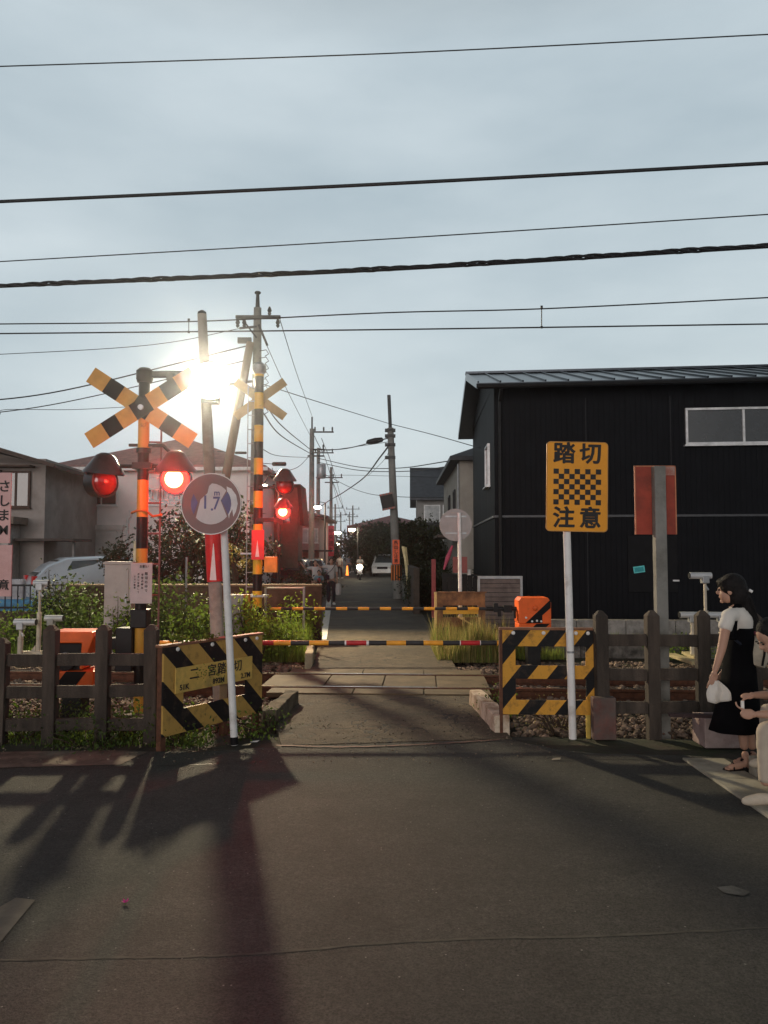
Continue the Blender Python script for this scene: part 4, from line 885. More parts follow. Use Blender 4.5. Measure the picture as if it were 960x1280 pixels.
# concrete pole with red and white sleeve, just behind the left panel
pt, pb = at(252.5, 393, 9.3), at(272, 800, 9.3)
cp = thing('concrete_pole', 'slim leaning concrete pole with a red and white sleeve behind the left striped panel', 'pole', (pb.x, 9.3, 0))
ax = pt-pb; fn = lambda z: Vector((ax.x*(z-pb.z)/ax.z, 0, z))
mb = MB(); mb.tube([fn(-.1), fn(pt.z*.5), fn(pt.z)], [.088, .072, .056], 16); sh = build('shaft', mb, mat('pale_concrete_pole', (.36, .32, .27), .75, var=.15, dirt=(.2, .17, .15), dirtamt=.4), cp, smooth=True)
mb = MB(); mb.lathe([(.056, 0), (.05, .03), (.02, .05), (.002, .055)], fn(pt.z), 14); build('cap', mb, M_blackm, cp, smooth=True)
za, zb = at(270, 664, 9.3).z, at(270, 727, 9.3).z
mb = MB(); mb.tube([fn(zb), fn(za)], .094, 18, 0)
slv = build('sleeve', mb, [mat('sleeve_red', (.6, .03, .03), .4)], cp, smooth=True)
mb = MB(); b_ = fn(zb); zz = za-zb
for k, (w0, w1, h0, h1) in enumerate(((.055, .004, .0, .72),)): 
    for s_ in (-.0,): mb.add([b_+Vector((-.04, -.096, .02)), b_+Vector((.04, -.096, .02)), b_+Vector((.004, -.0985, zz*.75)), b_+Vector((-.004, -.0985, zz*.75))], [(0, 1, 2, 3)])
build('white_wedge', mb, M_white, slv)
# grey and cream boxes on the pole
q = at(290, 765, 13.0); mb = MB(); mb.b2((-.17, 0, -.36), (.17, .2, .29)); o = build('meter_box', mb, M_cab, origin=(q.x+.02, 13.0, q.z), bevel=.01); 
o2 = thing('meter_post', 'small pale equipment box on a short post behind the round sign post', 'equipment box', (q.x, 13.0, 0)); o.parent = o2; o.location = (0.02, 0, q.z); o.name = 'box'
mb = MB(); mb.b2((.21, .02, -.39), (.28, .16, .29)); o3 = build('side_box', mb, mat('amber_box', (.5, .28, .04), .6), o2); o3.location = (0, 0, q.z)
mb = MB(); mb.tube([(0, .08, -.1), (0, .08, q.z-.2)], .035, 10); build('post', mb, M_grey, o2)
mb = MB(); mb.tube([(-.8, .1, -.1), (-.8, .1, 1.72)], .02, 8); build('side_rod', mb, M_grey, o2)
# round sign seen from behind beyond the track
q = at(570, 656, 14.6)
bk = thing('round_sign', 'grey back of a round sign on a white post behind the far striped panel', 'sign', (at(576, 790, 14.6).x, 14.6, 0))
mb = MB(); mb.tube([(0, 0, -.05), (at(574, 641, 14.6).x-bk.location.x, 0, at(574, 641, 14.6).z)], .036, 12); build('post', mb, M_white, bk, smooth=True)
mb = MB(); mb.lathe([(.30, -.01), (.31, 0), (.31, .008), (.002, .008)], (q.x-bk.location.x, .05, q.z), 36, Matrix.Rotation(R(90), 3, 'X')); dsk = build('disc', mb, mat('aluminium_back', (.30, .27, .26), .5, metal=.3, var=.1), bk)
mb = MB()
for z in (.16, -.16): mb.b2((q.x-bk.location.x-.2, .03, q.z+z-.015), (q.x-bk.location.x+.2, .04, q.z+z+.015))
build('bracket', mb, M_grey, dsk)
# end kerbs (concrete sleepers) at the crossing corners
def block(name, label, p0, p1, w_, h, mt):
    p0, p1 = Vector(p0), Vector(p1); c = (p0+p1)/2; d = p1-p0; ang = math.atan2(d.y, d.x); L_ = d.length
    mb = MB(); rr = random.Random(int(L_*1000)); n = 8; vs = []
    for i in range(n+1):
        x = -L_/2+L_*i/n
        for (y, z) in ((-w_/2, -.08), (-w_/2, h), (w_/2, h), (w_/2, -.08)): vs.append((x+rr.uniform(-.01, .01), y+rr.uniform(-.012, .012), z+(rr.uniform(-.015, .01) if z > 0 else 0)))
    mb.add(vs, [(i*4+j, i*4+(j+1) % 4, i*4+4+(j+1) % 4, i*4+4+j) for i in range(n) for j in range(4)]+[(0, 1, 2, 3), (n*4+3, n*4+2, n*4+1, n*4)])
    o = build(name, mb, mt, bevel=.01); o.location = (c.x, c.y, 0); o.rotation_euler.z = ang; tag(o, label, 'kerb block')
block('kerb_block', 'dark weathered concrete kerb block at the left edge of the crossing', gnd(335, 909), gnd(365, 880), .15, .17, mat('mossy_concrete', (.16, .13, .085), .9, var=.4, bump=.8, dirt=(.04, .03, .02), dirtamt=.5))
block('kerb_block', 'white painted chipped kerb block at the right edge of the crossing', gnd(628, 917), gnd(594, 880), .15, .18, mat('chipped_white_paint', (.62, .50, .38), .8, var=.2, scale=9, bump=.8, dirt=(.24, .13, .07), dirtamt=.47))
block('kerb_block', 'small pale marker block in the grass on the far left of the crossing', gnd(386, 833), gnd(389, 815), .12, .2, mat('pale_marker', (.4, .33, .22), .8, bump=.5, dirt=(.2, .14, .08), dirtamt=.4))
q = gnd(897, 940)
mb = MB(); mb.b2((-.13, 0, 0), (.26, .3, .27)); o = build('concrete_block', mb, mat('pinkish_concrete', (.34, .26, .24), .85, var=.25, bump=.3, dirt=(.22, .12, .11), dirtamt=.4), origin=(q.x+.07, q.y+.12, 0), bevel=.012); tag(o, 'pinkish concrete block on the ground just behind the woman in black', 'block')
mb = MB(); mb.bar((-.35, 0, 0), (.28, -.1, -.0), .07, .03); o = build('plank', mb, mat('dark_plank', (.05, .03, .03), .8), origin=(q.x-.05, q.y+.08, .315)); tag(o, 'dark thin plank lying across the pinkish block by the woman', 'plank')
for i, (a, b, z, lb) in enumerate([((838, 818), (871, 829), .1, 'pale yellow timber offcut lying by the track behind the right fence'), ((858, 816), (880, 826), .12, 'second pale timber offcut beside the longer one behind the right fence')]):
    p0, p1 = gnd(*a, z), gnd(*b, z); mb = MB(); c = (p0+p1)/2; mb.bar(p0-c, p1-c, .16, .05); o = build('timber', mb, mat('pale_timber', (.4, .33, .18), .8, streak=True), origin=c, bevel=.005); tag(o, lb, 'timber')
# ================================================================== OBSTACLE SENSORS
def sensor(px, py, D, zb, face_left, label, basebar=False, ln=.30, big=1.0):
    q = at(px, py, D); t = thing('beam_sensor', label, 'sensor', (q.x, D, zb)); h = q.z-zb; s = -1 if face_left else 1
    mb = MB(); mb.tube([(0, 0, 0), (0, 0, h*.6)], .042*big, 12); mb.tube([(0, 0, h*.6), (0, 0, h-.08)], .024*big, 10); build('post', mb, M_beige, t, smooth=True)
    if basebar: mb = MB(); mb.b2((-.3, -.05, -.02), (.06, .05, .06)); mb.prism([(-.12, -.02, .06), (-.04, -.02, .06), (-.04, -.02, .16)], (0, .04, 0)); build('base', mb, M_beige, t)
    mb = MB(); mb.box((0, 0, h-.03), (.11, .11, .12)); mb.tube([(.0, 0, h-.12), (.05, 0, h-.2)], .02, 8); build('bracket', mb, M_grey, t, bevel=.01)
    mb = MB(); mb.tube([(-s*.1, 0, h+.03), (s*ln, 0, h+.03)], .052*big, 16); tb = build('tube', mb, M_sens, t, smooth=True)
    mb = MB(); mb.tube([(s*(ln-.005), 0, h+.03), (s*(ln+.012), 0, h+.03)], .046*big, 14); build('lens', mb, M_blackm, tb)
M_beige = mat('beige_paint', (.45, .40, .32), .55, var=.1, dirt=(.3, .25, .2), dirtamt=.35); M_sens = mat('sensor_grey', (.48, .49, .50), .4, metal=.2, var=.1)
sensor(881, 722, 12.2, .1, True, 'taller grey beam sensor on a post just left of the standing woman', ln=.24)
sensor(865, 771, 12.6, .1, True, 'lower grey tube sensor behind the right fence, left of the taller one', ln=.2)
sensor(901, 771, 12.9, .1, True, 'low grey tube sensor partly hidden by the shoulder of the standing woman', ln=.3)
sensor(50, 731, 12.5, .15, False, 'tall beige beam sensor post left of the orange gate machine', True, ln=.14, big=.9)
sensor(26, 780, 12.3, .15, False, 'low grey tube sensor at left beside the tall beige sensor post', ln=.24)
sensor(64, 775, 12.9, .15, False, 'low grey tube sensor just behind the orange gate machine', ln=.2)
# ================================================================== FAR CROSSING SIGNAL
p = at(322, 700, 13.9)
M_post2 = stripes('far_hazard_post_bands', BLK, (.75, .42, .04), (0, 0, 1), .60, .5, .15, .35, .04)
fs = thing('crossing_signal', 'far crossing signal, yellow and black pole with pale crossbuck, right of the bright floodlight', 'crossing signal', (p.x, 13.9, 0))
tz = at(322, 468, 13.9).z
mb = MB(); mb.tube([(0, 0, 0), (0, 0, tz)], .085, 16); build('pole', mb, M_post2, fs, smooth=True)
mb = MB(); mb.lathe([(.09, tz), (.13, tz+.05), (.13, tz+.16), (.06, tz+.22), (.002, tz+.23)], n=16); build('pole_cap', mb, M_grey, fs, smooth=True)
M_xb = mat('faded_cross_yellow', (.40, .27, .12), .55, var=.2)
xboards(fs, at(322, 497, 13.9).z, 1.12, .16, .13, [(1, 0)], 36, [M_xb])
mb = MB(); mb.b2((-.01, -.12, 2.35), (.42, -.05, 2.42)); mb.b2((.02, -.12, 2.95), (.42, -.05, 3.0)); mb.b2((.40, -.1, 2.3), (.45, -.05, 3.2)); build('lamp_arm', mb, M_blackm, fs)
zl = at(353, 640, 13.6).z; zu = at(355, 607, 13.6).z; xl = at(354, 640, 13.6).x-p.x
lamp_unit(fs, (xl, -.28, zl), R(0), True, .78)
lamp_unit(fs, (xl+.02, -.28, zu), R(15), False, .95, back=True)
point('red_lamp_light', Vector((p.x+xl, 13.9-.55, zl)), 60, (1, .03, .015), .12)
beam('red_halo_spot', Vector((p.x+xl, 13.9-.45, zl)), 700, (1, .03, .02), 40)  # added spot for the red halo of the far signal
mb = MB(); mb.tube([(-.2, 0, .2), (-.2, 0, tz-.2)], .010, 6)
for i in range(22): mb.tube([(-.2, 0, .4+i*.26), (0, 0, .4+i*.26)], .009, 6) if .4+i*.26 < tz-.2 else None
build('ladder', mb, M_grey, fs)
q = at(326, 682, 13.7); mb = MB(); mb.b2((-.09, -.13, q.z-.25), (.13, -.09, q.z+.28)); pk = build('sticker_plate', mb, mat('sleeve_red', None) if 0 else _m['sleeve_red'], fs)
mb = MB(); mb.prism([(-.02, -.134, q.z-.2), (.05, -.134, q.z-.2), (.015, -.134, q.z+.1)], (0, .003, 0)); build('white_wedge', mb, M_white, pk)
q = at(336, 706, 13.6); mb = MB(); mb.b2((q.x-p.x-.1, -.2, q.z-.14), (q.x-p.x+.13, -.05, q.z+.14)); build('button_box', mb, mat('amber_box2', (.62, .3, .05), .5), fs, bevel=.01)
mb = MB(); mb.b2((-.3, -.08, at(322, 693, 13.9).z), (.15, .1, at(322, 693, 13.9).z+.03)); mb.b2((-.2, -.09, 1.0), (.2, .1, 1.04)); build('bracket', mb, M_grey, fs)
# pipe railing beside far signal
pr = thing('pipe_railing', 'thin metal pipe railing beside the far signal above the weeds', 'railing', (at(332, 740, 14.1).x, 14.1, 0))
zt = at(332, 735, 14.1).z; x1 = at(380, 735, 14.1).x-pr.location.x
mb = MB(); mb.tube([(0, 0, zt), (x1, 0, zt)], .018, 8); build('rail', mb, M_beige, pr); 
for x in (0, x1): mb = MB(); mb.tube([(x, 0, -.05), (x, 0, zt+.02)], .022, 8); build('post', mb, M_grey, pr)

# ================================================================== UTILITY POLES
M_polec = mat('pole_concrete', (.21, .205, .19), .8, var=.15, scale=3, dirt=(.13, .12, .11), dirtamt=.42)
def arm(parent, z, L0, L1, y=0, ins=3, up=True, nm='crossarm'):
    mb = MB(); mb.b2((L0, y-.05, z-.04), (L1, y+.05, z+.04)); a = build(nm, mb, M_poled, parent)
    for i in range(ins):
        x = L0+(L1-L0)*(i+.15)/(ins-1+.3) if ins > 1 else (L0+L1)/2
        s = 1 if up else -1; mb = MB(); mb.lathe([(.02, .04*s), (.05, .08*s), (.035, .12*s), (.06, .17*s), (.04, .2*s), (.05, .25*s), (.02, .3*s)], (x, y, z), 8); build('insulator', mb, M_poled, a)
    return a
M_poled = mat('dark_pole_steel', (.06, .06, .06), .6)
def upole(label, px, pyt, D, r0, r1, lean=0, ztop=None, base=None):
    q = at(px, pyt, D); t = thing('utility_pole', label, 'utility pole', (q.x-lean, D, 0)); mb = MB(); mb.tube([(0, 0, -.1), (lean*.5, 0, q.z/2), (lean, 0, q.z)], [r0, (r0+r1)/2, r1], 14); build('shaft', mb, M_polec, t, smooth=True); t['top'] = q.z; del t['top']; return t, q.z
D1 = 19.9
pA, hA = upole('tall grey utility pole behind the far crossing signal with a crossarm at the top', 322, 385, D1, .19, .10)
mb = MB(); mb.tube([(0, 0, hA), (0, 0, at(322, 366, D1).z)], [.06, .04], 8); mb.lathe([(.07, -.03), (.09, 0), (.07, .03)], (0, 0, at(322, 366, D1).z), 8); build('top_fitting', mb, M_poled, pA)
zc = at(322, 398, D1).z; arm(pA, zc, -.55, .62, -.1, 0)
for x, s in ((-.5, -1), (-.33, -1), (.33, 1), (.55, -1)):
    mb = MB(); mb.lathe([(.015, .0), (.05, .05), (.035, .09), (.06, .13), (.045, .18), (.02, .24)], (x, -.1, zc+(.04 if s > 0 else -.28)), 8); build('insulator', mb, M_poled, pA)
mb = MB(); mb.bar((-.42, -.1, zc), (0, -.1, zc-.55), .04, .04); mb.bar((.05, -.1, zc-.2), (.28, -.1, zc-.75), .06, .06); mb.bar((-.45, -.12, zc-.3), (0, -.1, zc-.25), .05, .05); build('brace', mb, M_poled, pA)
for k in range(9):
    z = at(322, 440+k*9, D1).z; mb = MB(); mb.tube([(.08, -.1, z), (.25, -.1, z+.03), (.32, -.12, z-.08), (.22, -.1, z-.14)], .012, 5); build('cable_loop', mb, M_poled, pA)
s0, s1 = at(313, 428, D1-.3), at(236, 850, D1-.3)
s1 = Vector((s0.x+(s1.x-s0.x)*1.0, s0.y, 0)); 
q1, q2 = at(283, 590, D1-.3), s0; k = (q2.x-q1.x)/(q2.z-q1.z); s1 = Vector((s0.x-k*s0.z, s0.y, 0))
st = thing('pole_strut', 'brown slanting strut leaning against the tall utility pole beside the floodlight', 'strut', s1)
mb = MB(); mb.tube([(0, 0, -.1), s0-s1], [.13, .1], 12); build('shaft', mb, mat('brown_strut', (.17, .12, .09), .8, streak=True), st, smooth=True)
mb = MB(); mb.box(s0-s1+Vector((-.15, 0, .05)), (.35, .1, .14)); build('clamp', mb, M_poled, st)
pB, hB = upole('left roadside utility pole with a transformer, above the walking family', 390, 536, 44, .19, .13)
mb = MB(); mb.tube([(0, 0, hB), (0, 0, at(390, 521, 44).z)], .05, 6); build('top_fitting', mb, M_poled, pB)
a = arm(pB, at(390, 540, 44).z, .1, 1.25, 0, 3); arm(pB, at(390, 562, 44).z, -.1, .75, 0, 2); arm(pB, at(390, 570, 44).z, -.25, .7, 0, 0)
pC, hC = upole('second utility pole behind the transformer on the left of the lane', 398, 560, 55, .18, .12)
mb = MB(); mb.lathe([(.3, -.5), (.34, -.45), (.34, .45), (.3, .5)], (.25, -.45, at(398, 590, 55).z), 14); build('transformer', mb, M_grey, pC, smooth=True)
arm(pC, at(398, 566, 55).z, -.3, 1.1, 0, 3)
pD, hD = upole('dark utility pole with a red sign, in the middle of the left roadside row', 414, 584, 60, .15, .11)
arm(pD, at(414, 597, 60).z, -1.2, .9, 0, 4); arm(pD, at(414, 603, 60).z, -.5, .6, 0, 0)
q = at(414, 675, 59.6); mb = MB(); mb.b2((-.22+q.x-pD.location.x, -.45, q.z-1.25), (.22+q.x-pD.location.x, -.4, q.z+1.1)); rsn = build('red_sign', mb, mat('red_lane_sign', (.6, .04, .07), .5), pD)
build('lettering', text_mesh('中央通り', .4, facing((q.x-pD.location.x, -.46, q.z-.05)), .002, .01, vertical=True, line=1.25), mat('sign_dark_red', (.2, .01, .02), .6), rsn)
for i, (px, py, D, lb) in enumerate([(441, 632, 110, 'thin distant utility pole nearest the street lamps'), (426, 640, 130, 'very distant utility pole at the lane end on the left'), (419, 630, 95, 'distant utility pole right behind the red sign pole'), (437, 640, 150, 'farthest utility pole at the lane end')]):
    t, h = upole(lb, px, py, D, .15, .1); arm(t, h-.5, -1, 1, 0, 3); arm(t, h-1.6, -.8, .8, 0, 2)
pE, hE = upole('big concrete utility pole with an orange sign right of the lane', 488, 535, 30.5, .19, .125, -.28)
tx = -.28
mb = MB(); mb.tube([(tx, 0, hE-.1), (tx-.06, 0, at(488, 494, 30.5).z)], .07, 8); mb.b2((tx-.12, -.08, at(488, 500, 30.5).z), (tx-.02, .04, at(488, 494, 30.5).z)); build('top_fitting', mb, M_poled, pE)
for z_ in (538, 545, 556, 572): zz = at(488, z_, 30.5).z; mb = MB(); mb.b2((tx-.22, -.16, zz-.05), (tx+.2, .16, zz+.05)); build('clamp', mb, M_poled, pE)
qE = at(495, 690, 30.2); bx = qE.x-pE.location.x
mb = MB(); mb.b2((bx-.14, -.25, qE.z-.48), (bx+.14, -.215, qE.z+.48)); sg2 = build('orange_sign', mb, emit('orange_lane_sign', (1, .16, .03), .12, (.8, .14, .03)) if 0 else mat('orange_lane_sign', (.85, .12, .03), .4), pE)
build('lettering', text_mesh('飛出し注意', .17, facing((bx, -.258, qE.z)), .002, .004, vertical=True, line=1.05), mat('sign_brown_ink', (.12, .02, .01), .6), sg2)
M_rs = stripes('reflective_band', (.02, .015, .015), (.7, .2, .05), (1, 0, 0), .1, .55, .1, .4, .02)
qb = at(496, 716, 30.2); mb = MB(); mb.tube([(bx+.01, 0, qb.z-.3), (bx+.01, 0, qb.z+.3)], .215, 16); build('reflective_band', mb, M_rs, pE)
# tilted mirror / board on pole E
q = at(484, 627, 30.3); mb = MB(); mb.box((q.x-pE.location.x, -.3, q.z), (.5, .04, .62), Matrix.Rotation(R(-12), 3, 'Y')); bd = build('notice_panel', mb, M_blackm, pE)
mb = MB()
for s in (1, -1):
    c = Vector((q.x-pE.location.x, -.33, q.z))+Matrix.Rotation(R(-12), 3, 'Y') @ Vector((0, 0, .29*s)); mb.box(c, (.52, .02, .07), Matrix.Rotation(R(-12), 3, 'Y'))
build('striped_edge', mb, stripes('red_white_edge', (.45, .12, .1), (.25, .2, .18), (1, 0, .2), .12, .5), bd)
# leaning bamboo/timber poles
for (a, b, lb) in (((506, 684), (511, 751), 'pale yellow timber leaning against the right lane wall'), ((504, 683), (516, 752), 'second pale timber crossing the first beside the orange sign pole')):
    q0, q1 = at(*a, 28.5), gnd(b[0]+1, b[1]); q1.y = 28.3; mb = MB(); mb.bar(Vector((0, 0, 0)), q0-q1, .12, .08); q1.z = 0; o = build('timber_pole', mb, mat('yellow_timber', (.75, .62, .34), .7), origin=q1); tag(o, lb, 'timber')
q = at(542, 720, 21.5); mb = MB(); mb.b2((-.06, -.06, 0), (.06, .06, at(542, 699, 21.5).z)); o = build('red_post', mb, mat('dull_red_post', (.35, .07, .07), .6), origin=(q.x, 21.5, 0), bevel=.01); tag(o, 'dull red square post at the right lane edge', 'post')
q = at(578, 715, 18.9); mb = MB(); mb.b2((-.18, -.03, -.2), (.18, .03, .2)); o = build('notice_plate', mb, mat('dull_red_plate', (.3, .09, .08), .6), origin=(q.x-.02, 19.3, at(578, 706, 19.3).z)); tag(o, 'small dull red plate on the low dark fence', 'plate')
q = at(562, 700, 19.4); mb = MB(); mb.tube([(-.1, 0, -.3), (.0, 0, 0), (.12, 0, .3)], [.02, .06, .03], 8); o = build('pink_banner', mb, mat('folded_pink_cloth', (.45, .08, .13), .8), origin=(q.x-.05, 19.35, at(562, 697, 19.4).z)); tag(o, 'furled pink cloth sticking up behind the dark fence', 'banner')
q = at(587, 717, 19.3); mb = MB(); mb.tube([(0, 0, 0), (0, 0, .14)], .05, 10); o = build('white_jar', mb, M_white, origin=(q.x, 19.42, 1.24)); tag(o, 'tiny white pot on the dark fence top', 'pot')
# low wall on the right side of the lane
mb = MB(); mb.b2((-.1, 0, 0), (.08, 7, 1.35)); o = build('lane_wall', mb, mat('dark_lane_wall', (.07, .055, .045), .9, var=.4, bump=.5), origin=(at(521, 740, 22.8).x, 22.8, 0)); tag(o, 'dark garden wall along the right side of the lane behind the timbers', 'wall')

# ================================================================== STREET LAMPS
def streetlamp(px, py, D, label, e, r=.12, pole=True):
    q = at(px, py, D); t = thing('street_lamp', label, 'street lamp', (q.x, D, 0)); 
    mb = MB(); mb.lathe([(.002, -r*.55), (r*.7, -r*.35), (r, 0), (r*.7, r*.3), (.002, r*.35)], (0, 0, q.z), 14); build('bulb', mb, emit('street_lamp_glow', (1, .9, .66), 60), t, smooth=True)
    mb = MB(); mb.lathe([(r*1.1, r*.25), (r*.9, r*.5), (r*.2, r*.6)], (0, .0, q.z), 14); mb.tube([(0, 0, q.z+r*.5), (.12, .1, q.z+.3), (.4, .15, q.z+.25)], .02, 6); build('shade', mb, M_poled, t)
    mb = MB(); mb.tube([(.4, .15, 0), (.4, .15, q.z+.26)], .045, 8); build('post', mb, M_poled, t)
    point('street_lamp_light', q-Vector((0, .1, .25)), e, (1, .8, .5), .1)
streetlamp(397, 634, 42, 'lit street lamp beside the transformer pole, nearest of the lane lamps', 30, .2)
streetlamp(440, 662, 54, 'brightest lit street lamp before the trees above the motorbike', 60, .25)
streetlamp(422, 666, 84, 'small distant lit street lamp, upper one by the lane end', 60, .36)
streetlamp(421, 680, 100, 'smallest distant lit street lamp, below the others', 50, .34)
t = streetlamp(330, 607, 21, 'small lit lamp beside the far signal pole under the crossbuck', 12, .09)

# ================================================================== WIRES
M_wire = mat('black_cable', (.02, .02, .022), .6)
def wire(label, pts, r, ext=0, sag=0, name='cable', n=10, m=None, grp=None):
    P = [at(a, b, D) for a, b, D in pts]
    if ext: P = [P[0]+(P[0]-P[1])*ext]+P+[P[-1]+(P[-1]-P[-2])*ext]
    if len(P) == 2: P = catenary(P[0], P[1], sag, 24)
    else: P = smoothpts(P, n)
    c = P[len(P)//2]; mb = MB(); mb.tube([p-c for p in P], r, 6); o = build(name, mb, m or M_wire, origin=c, smooth=True); tag(o, label, 'cable', grp); return o
wire('topmost thin wire crossing the whole sky', [(0, 83, 12), (480, 67, 11.63), (960, 43, 11.26)], .010, .5)
wire('thick smooth cable crossing the sky second from the top', [(0, 252, 10), (480, 230, 9.5), (960, 204, 9.0)], .022, .5)
wire('thin wire between the thick smooth cable and the twisted cable', [(0, 327, 12.5), (480, 299, 11.6), (960, 268, 10.8)], .009, .5)
# twisted cable
P0, P1, Pm = at(0, 357, 12), at(960, 307, 10.45), at(480, 336, 11.2)
ct = smoothpts([P0+(P0-Pm)*.8, P0, Pm, P1, P1+(P1-Pm)*.8], 70); mb = MB(); c = ct[len(ct)//2]
for k in range(3):
    pts = []
    for i, p in enumerate(ct):
        a = i*.6+k*2.094; pts.append(p-c+Vector((0, math.cos(a), math.sin(a)))*(.021+.006*math.sin(i*.33)))
    mb.tube(pts, .019, 5)
mb.tube([p-c-Vector((0, 0, .03)) for p in ct], .011, 5)
o = build('cable', mb, M_wire, origin=c, smooth=True); tag(o, 'thick twisted bundle cable crossing the sky', 'cable')
wire('upper overhead line wire of the railway, held by short droppers', [(0, 405, 10.9), (236, 402, 10.8), (480, 391, 10.5), (677, 386, 10.3), (960, 372, 10.1)], .009, .5)
wire('lower railway contact wire', [(0, 417, 10.9), (480, 412, 10.5), (960, 405, 10.1)], .010, .5)
for px, y0, y1, lb in ((236, 400, 415, 'short dropper wire between the railway overhead wires above the crossbuck'), (677, 384, 409, 'short dropper wire between the railway overhead wires above the black roof')):
    D = 10.8 if px < 400 else 10.3
    a, b = at(px, y0, D), at(px, y1, D); mb = MB(); mb.tube([Vector((0, 0, 0)), b-a], .007, 6); mb.box((0, 0, 0), (.03, .02, .04)); mb.box(b-a, (.03, .02, .03)); o = build('dropper', mb, M_wire, origin=a); tag(o, lb, 'dropper')
th = .012
for i, (pts, r, lb) in enumerate([
    ([(-60, 446, 20), (180, 432, 20), (313, 408, 19.8)], .009, 'faint wire left of the utility pole top, just under the railway wires'),
    ([(-60, 505, 18.5), (80, 488, 19), (310, 432, 19.7)], .016, 'upper of two wires going left from the strut behind the crossbuck'),
    ([(-60, 522, 18.5), (80, 503, 19), (310, 450, 19.7)], .012, 'lower of two wires going left from the strut behind the crossbuck'),
    ([(0, 518, 30), (8, 512, 30), (90, 512, 30), (170, 508, 30)], .012, 'short dark wire at the left edge above the old house'),
    ([(350, 400, 19.8), (372, 470, 30), (390, 520, 44)], .012, 'thin wire from the crossarm tip down to the left roadside pole'),
    ([(326, 415, 19.8), (360, 490, 30), (388, 545, 44)], .011, 'thinner second wire down to the left roadside pole'),
    ([(328, 498, 19.8), (352, 532, 28), (388, 562, 44)], .02, 'upper thick service cable between the tall pole and the left roadside pole'),
    ([(326, 512, 19.8), (352, 545, 28), (388, 567, 44)], .02, 'lower thick service cable between the tall pole and the left roadside pole'),
    ([(328, 480, 19.8), (400, 503, 24), (488, 530, 30.5)], .013, 'single wire from the tall pole to the big concrete pole'),
    ([(488, 530, 30.5), (540, 543, 27), (600, 560, 22)], .014, 'single wire from the big concrete pole to the black building'),
    ([(390, 562, 44), (430, 561, 40), (488, 547, 30.5)], .024, 'cable with a black closure between the two roadside poles'),
    ([(390, 566, 44), (440, 559, 37), (488, 552, 30.5)], .012, 'thin cable beside the one with the black closure'),
    ([(398, 573, 50), (450, 584, 45), (500, 585, 40), (563, 576, 30)], .022, 'upper long sagging cable to the beige house'),
    ([(398, 578, 50), (450, 588, 45), (510, 589, 40), (575, 581, 30)], .022, 'lower long sagging cable to the beige house'),
    ([(487, 556, 30.3), (474, 573, 34), (455, 597, 42), (430, 615, 55), (418, 622, 60)], .035, 'thick cable drooping in a curve from the big pole to the red sign pole'),
    ([(418, 622, 60), (408, 628, 52), (392, 640, 44)], .03, 'thick cable end running on to the left roadside pole'),
    ([(488, 560, 30.3), (480, 575, 33), (460, 595, 40)], .010, 'thin loop wire beside the drooping thick cable'),
    ([(400, 590, 55), (450, 614, 50), (500, 621, 45), (600, 622, 40)], .018, 'dark cable passing low behind the big concrete pole'),
    ([(400, 595, 55), (440, 594, 50), (600, 598, 45)], .012, 'faint level wire behind the grey roofed house'),
    ([(340, 585, 30), (345, 589, 30), (372, 584, 36), (390, 566, 44)], .014, 'short sagging wire below the dark junction box right of the far crossbuck'),
    ([(325, 560, 20), (350, 570, 28), (390, 572, 44)], .012, 'thin wire above the dark junction boxes'),
    ([(415, 600, 60), (428, 632, 100), (437, 650, 150)], .03, 'bundle of far wires along the left row of poles'),
    ([(393, 545, 44), (412, 590, 60), (426, 645, 130)], .02, 'outer far wire along the left row of poles'),
    ([(402, 548, 44), (418, 592, 60), (432, 645, 130)], .02, 'inner far wire along the left row of poles')]):
    wire(lb, pts, r, 0)
for px, py, D, wd, hh, lb in ((349, 580, 26, .48, .14, 'upper small black cable box hanging right of the far crossing pole'), (352, 594.5, 26, .6, .16, 'lower small black cable box hanging right of the far crossing pole'), (301, 566, 26, .4, .09, 'thin dark cable box seen left of the far crossing pole')):
    q = at(px, py, D) if py < 590 else at(px, 581, D); q = at(px, py, D); mb = MB(); mb.lathe([(hh*.3, -wd/2), (hh/2, -wd/2+.03), (hh/2, wd/2-.03), (hh*.3, wd/2)], (0, 0, 0), 10, Matrix.Rotation(R(90), 3, 'Y')); mb.tube([(-wd/2, 0, 0), (-wd/2-.6, 0, .05)], .012, 5); o = build('cable_box', mb, M_blackm, origin=q, smooth=True); tag(o, lb, 'cable box')
q = at(469, 551, 32.7); mb = MB(); mb.lathe([(.02, -.4), (.1, -.32), (.13, 0), (.1, .3), (.03, .36)], (0, 0, 0), 12, Matrix.Rotation(R(80), 3, 'Y')); o = build('cable_closure', mb, M_blackm, origin=q, smooth=True); tag(o, 'black bulging cable closure left of the top of the big concrete pole', 'cable closure')
q = at(34, 540, 30)

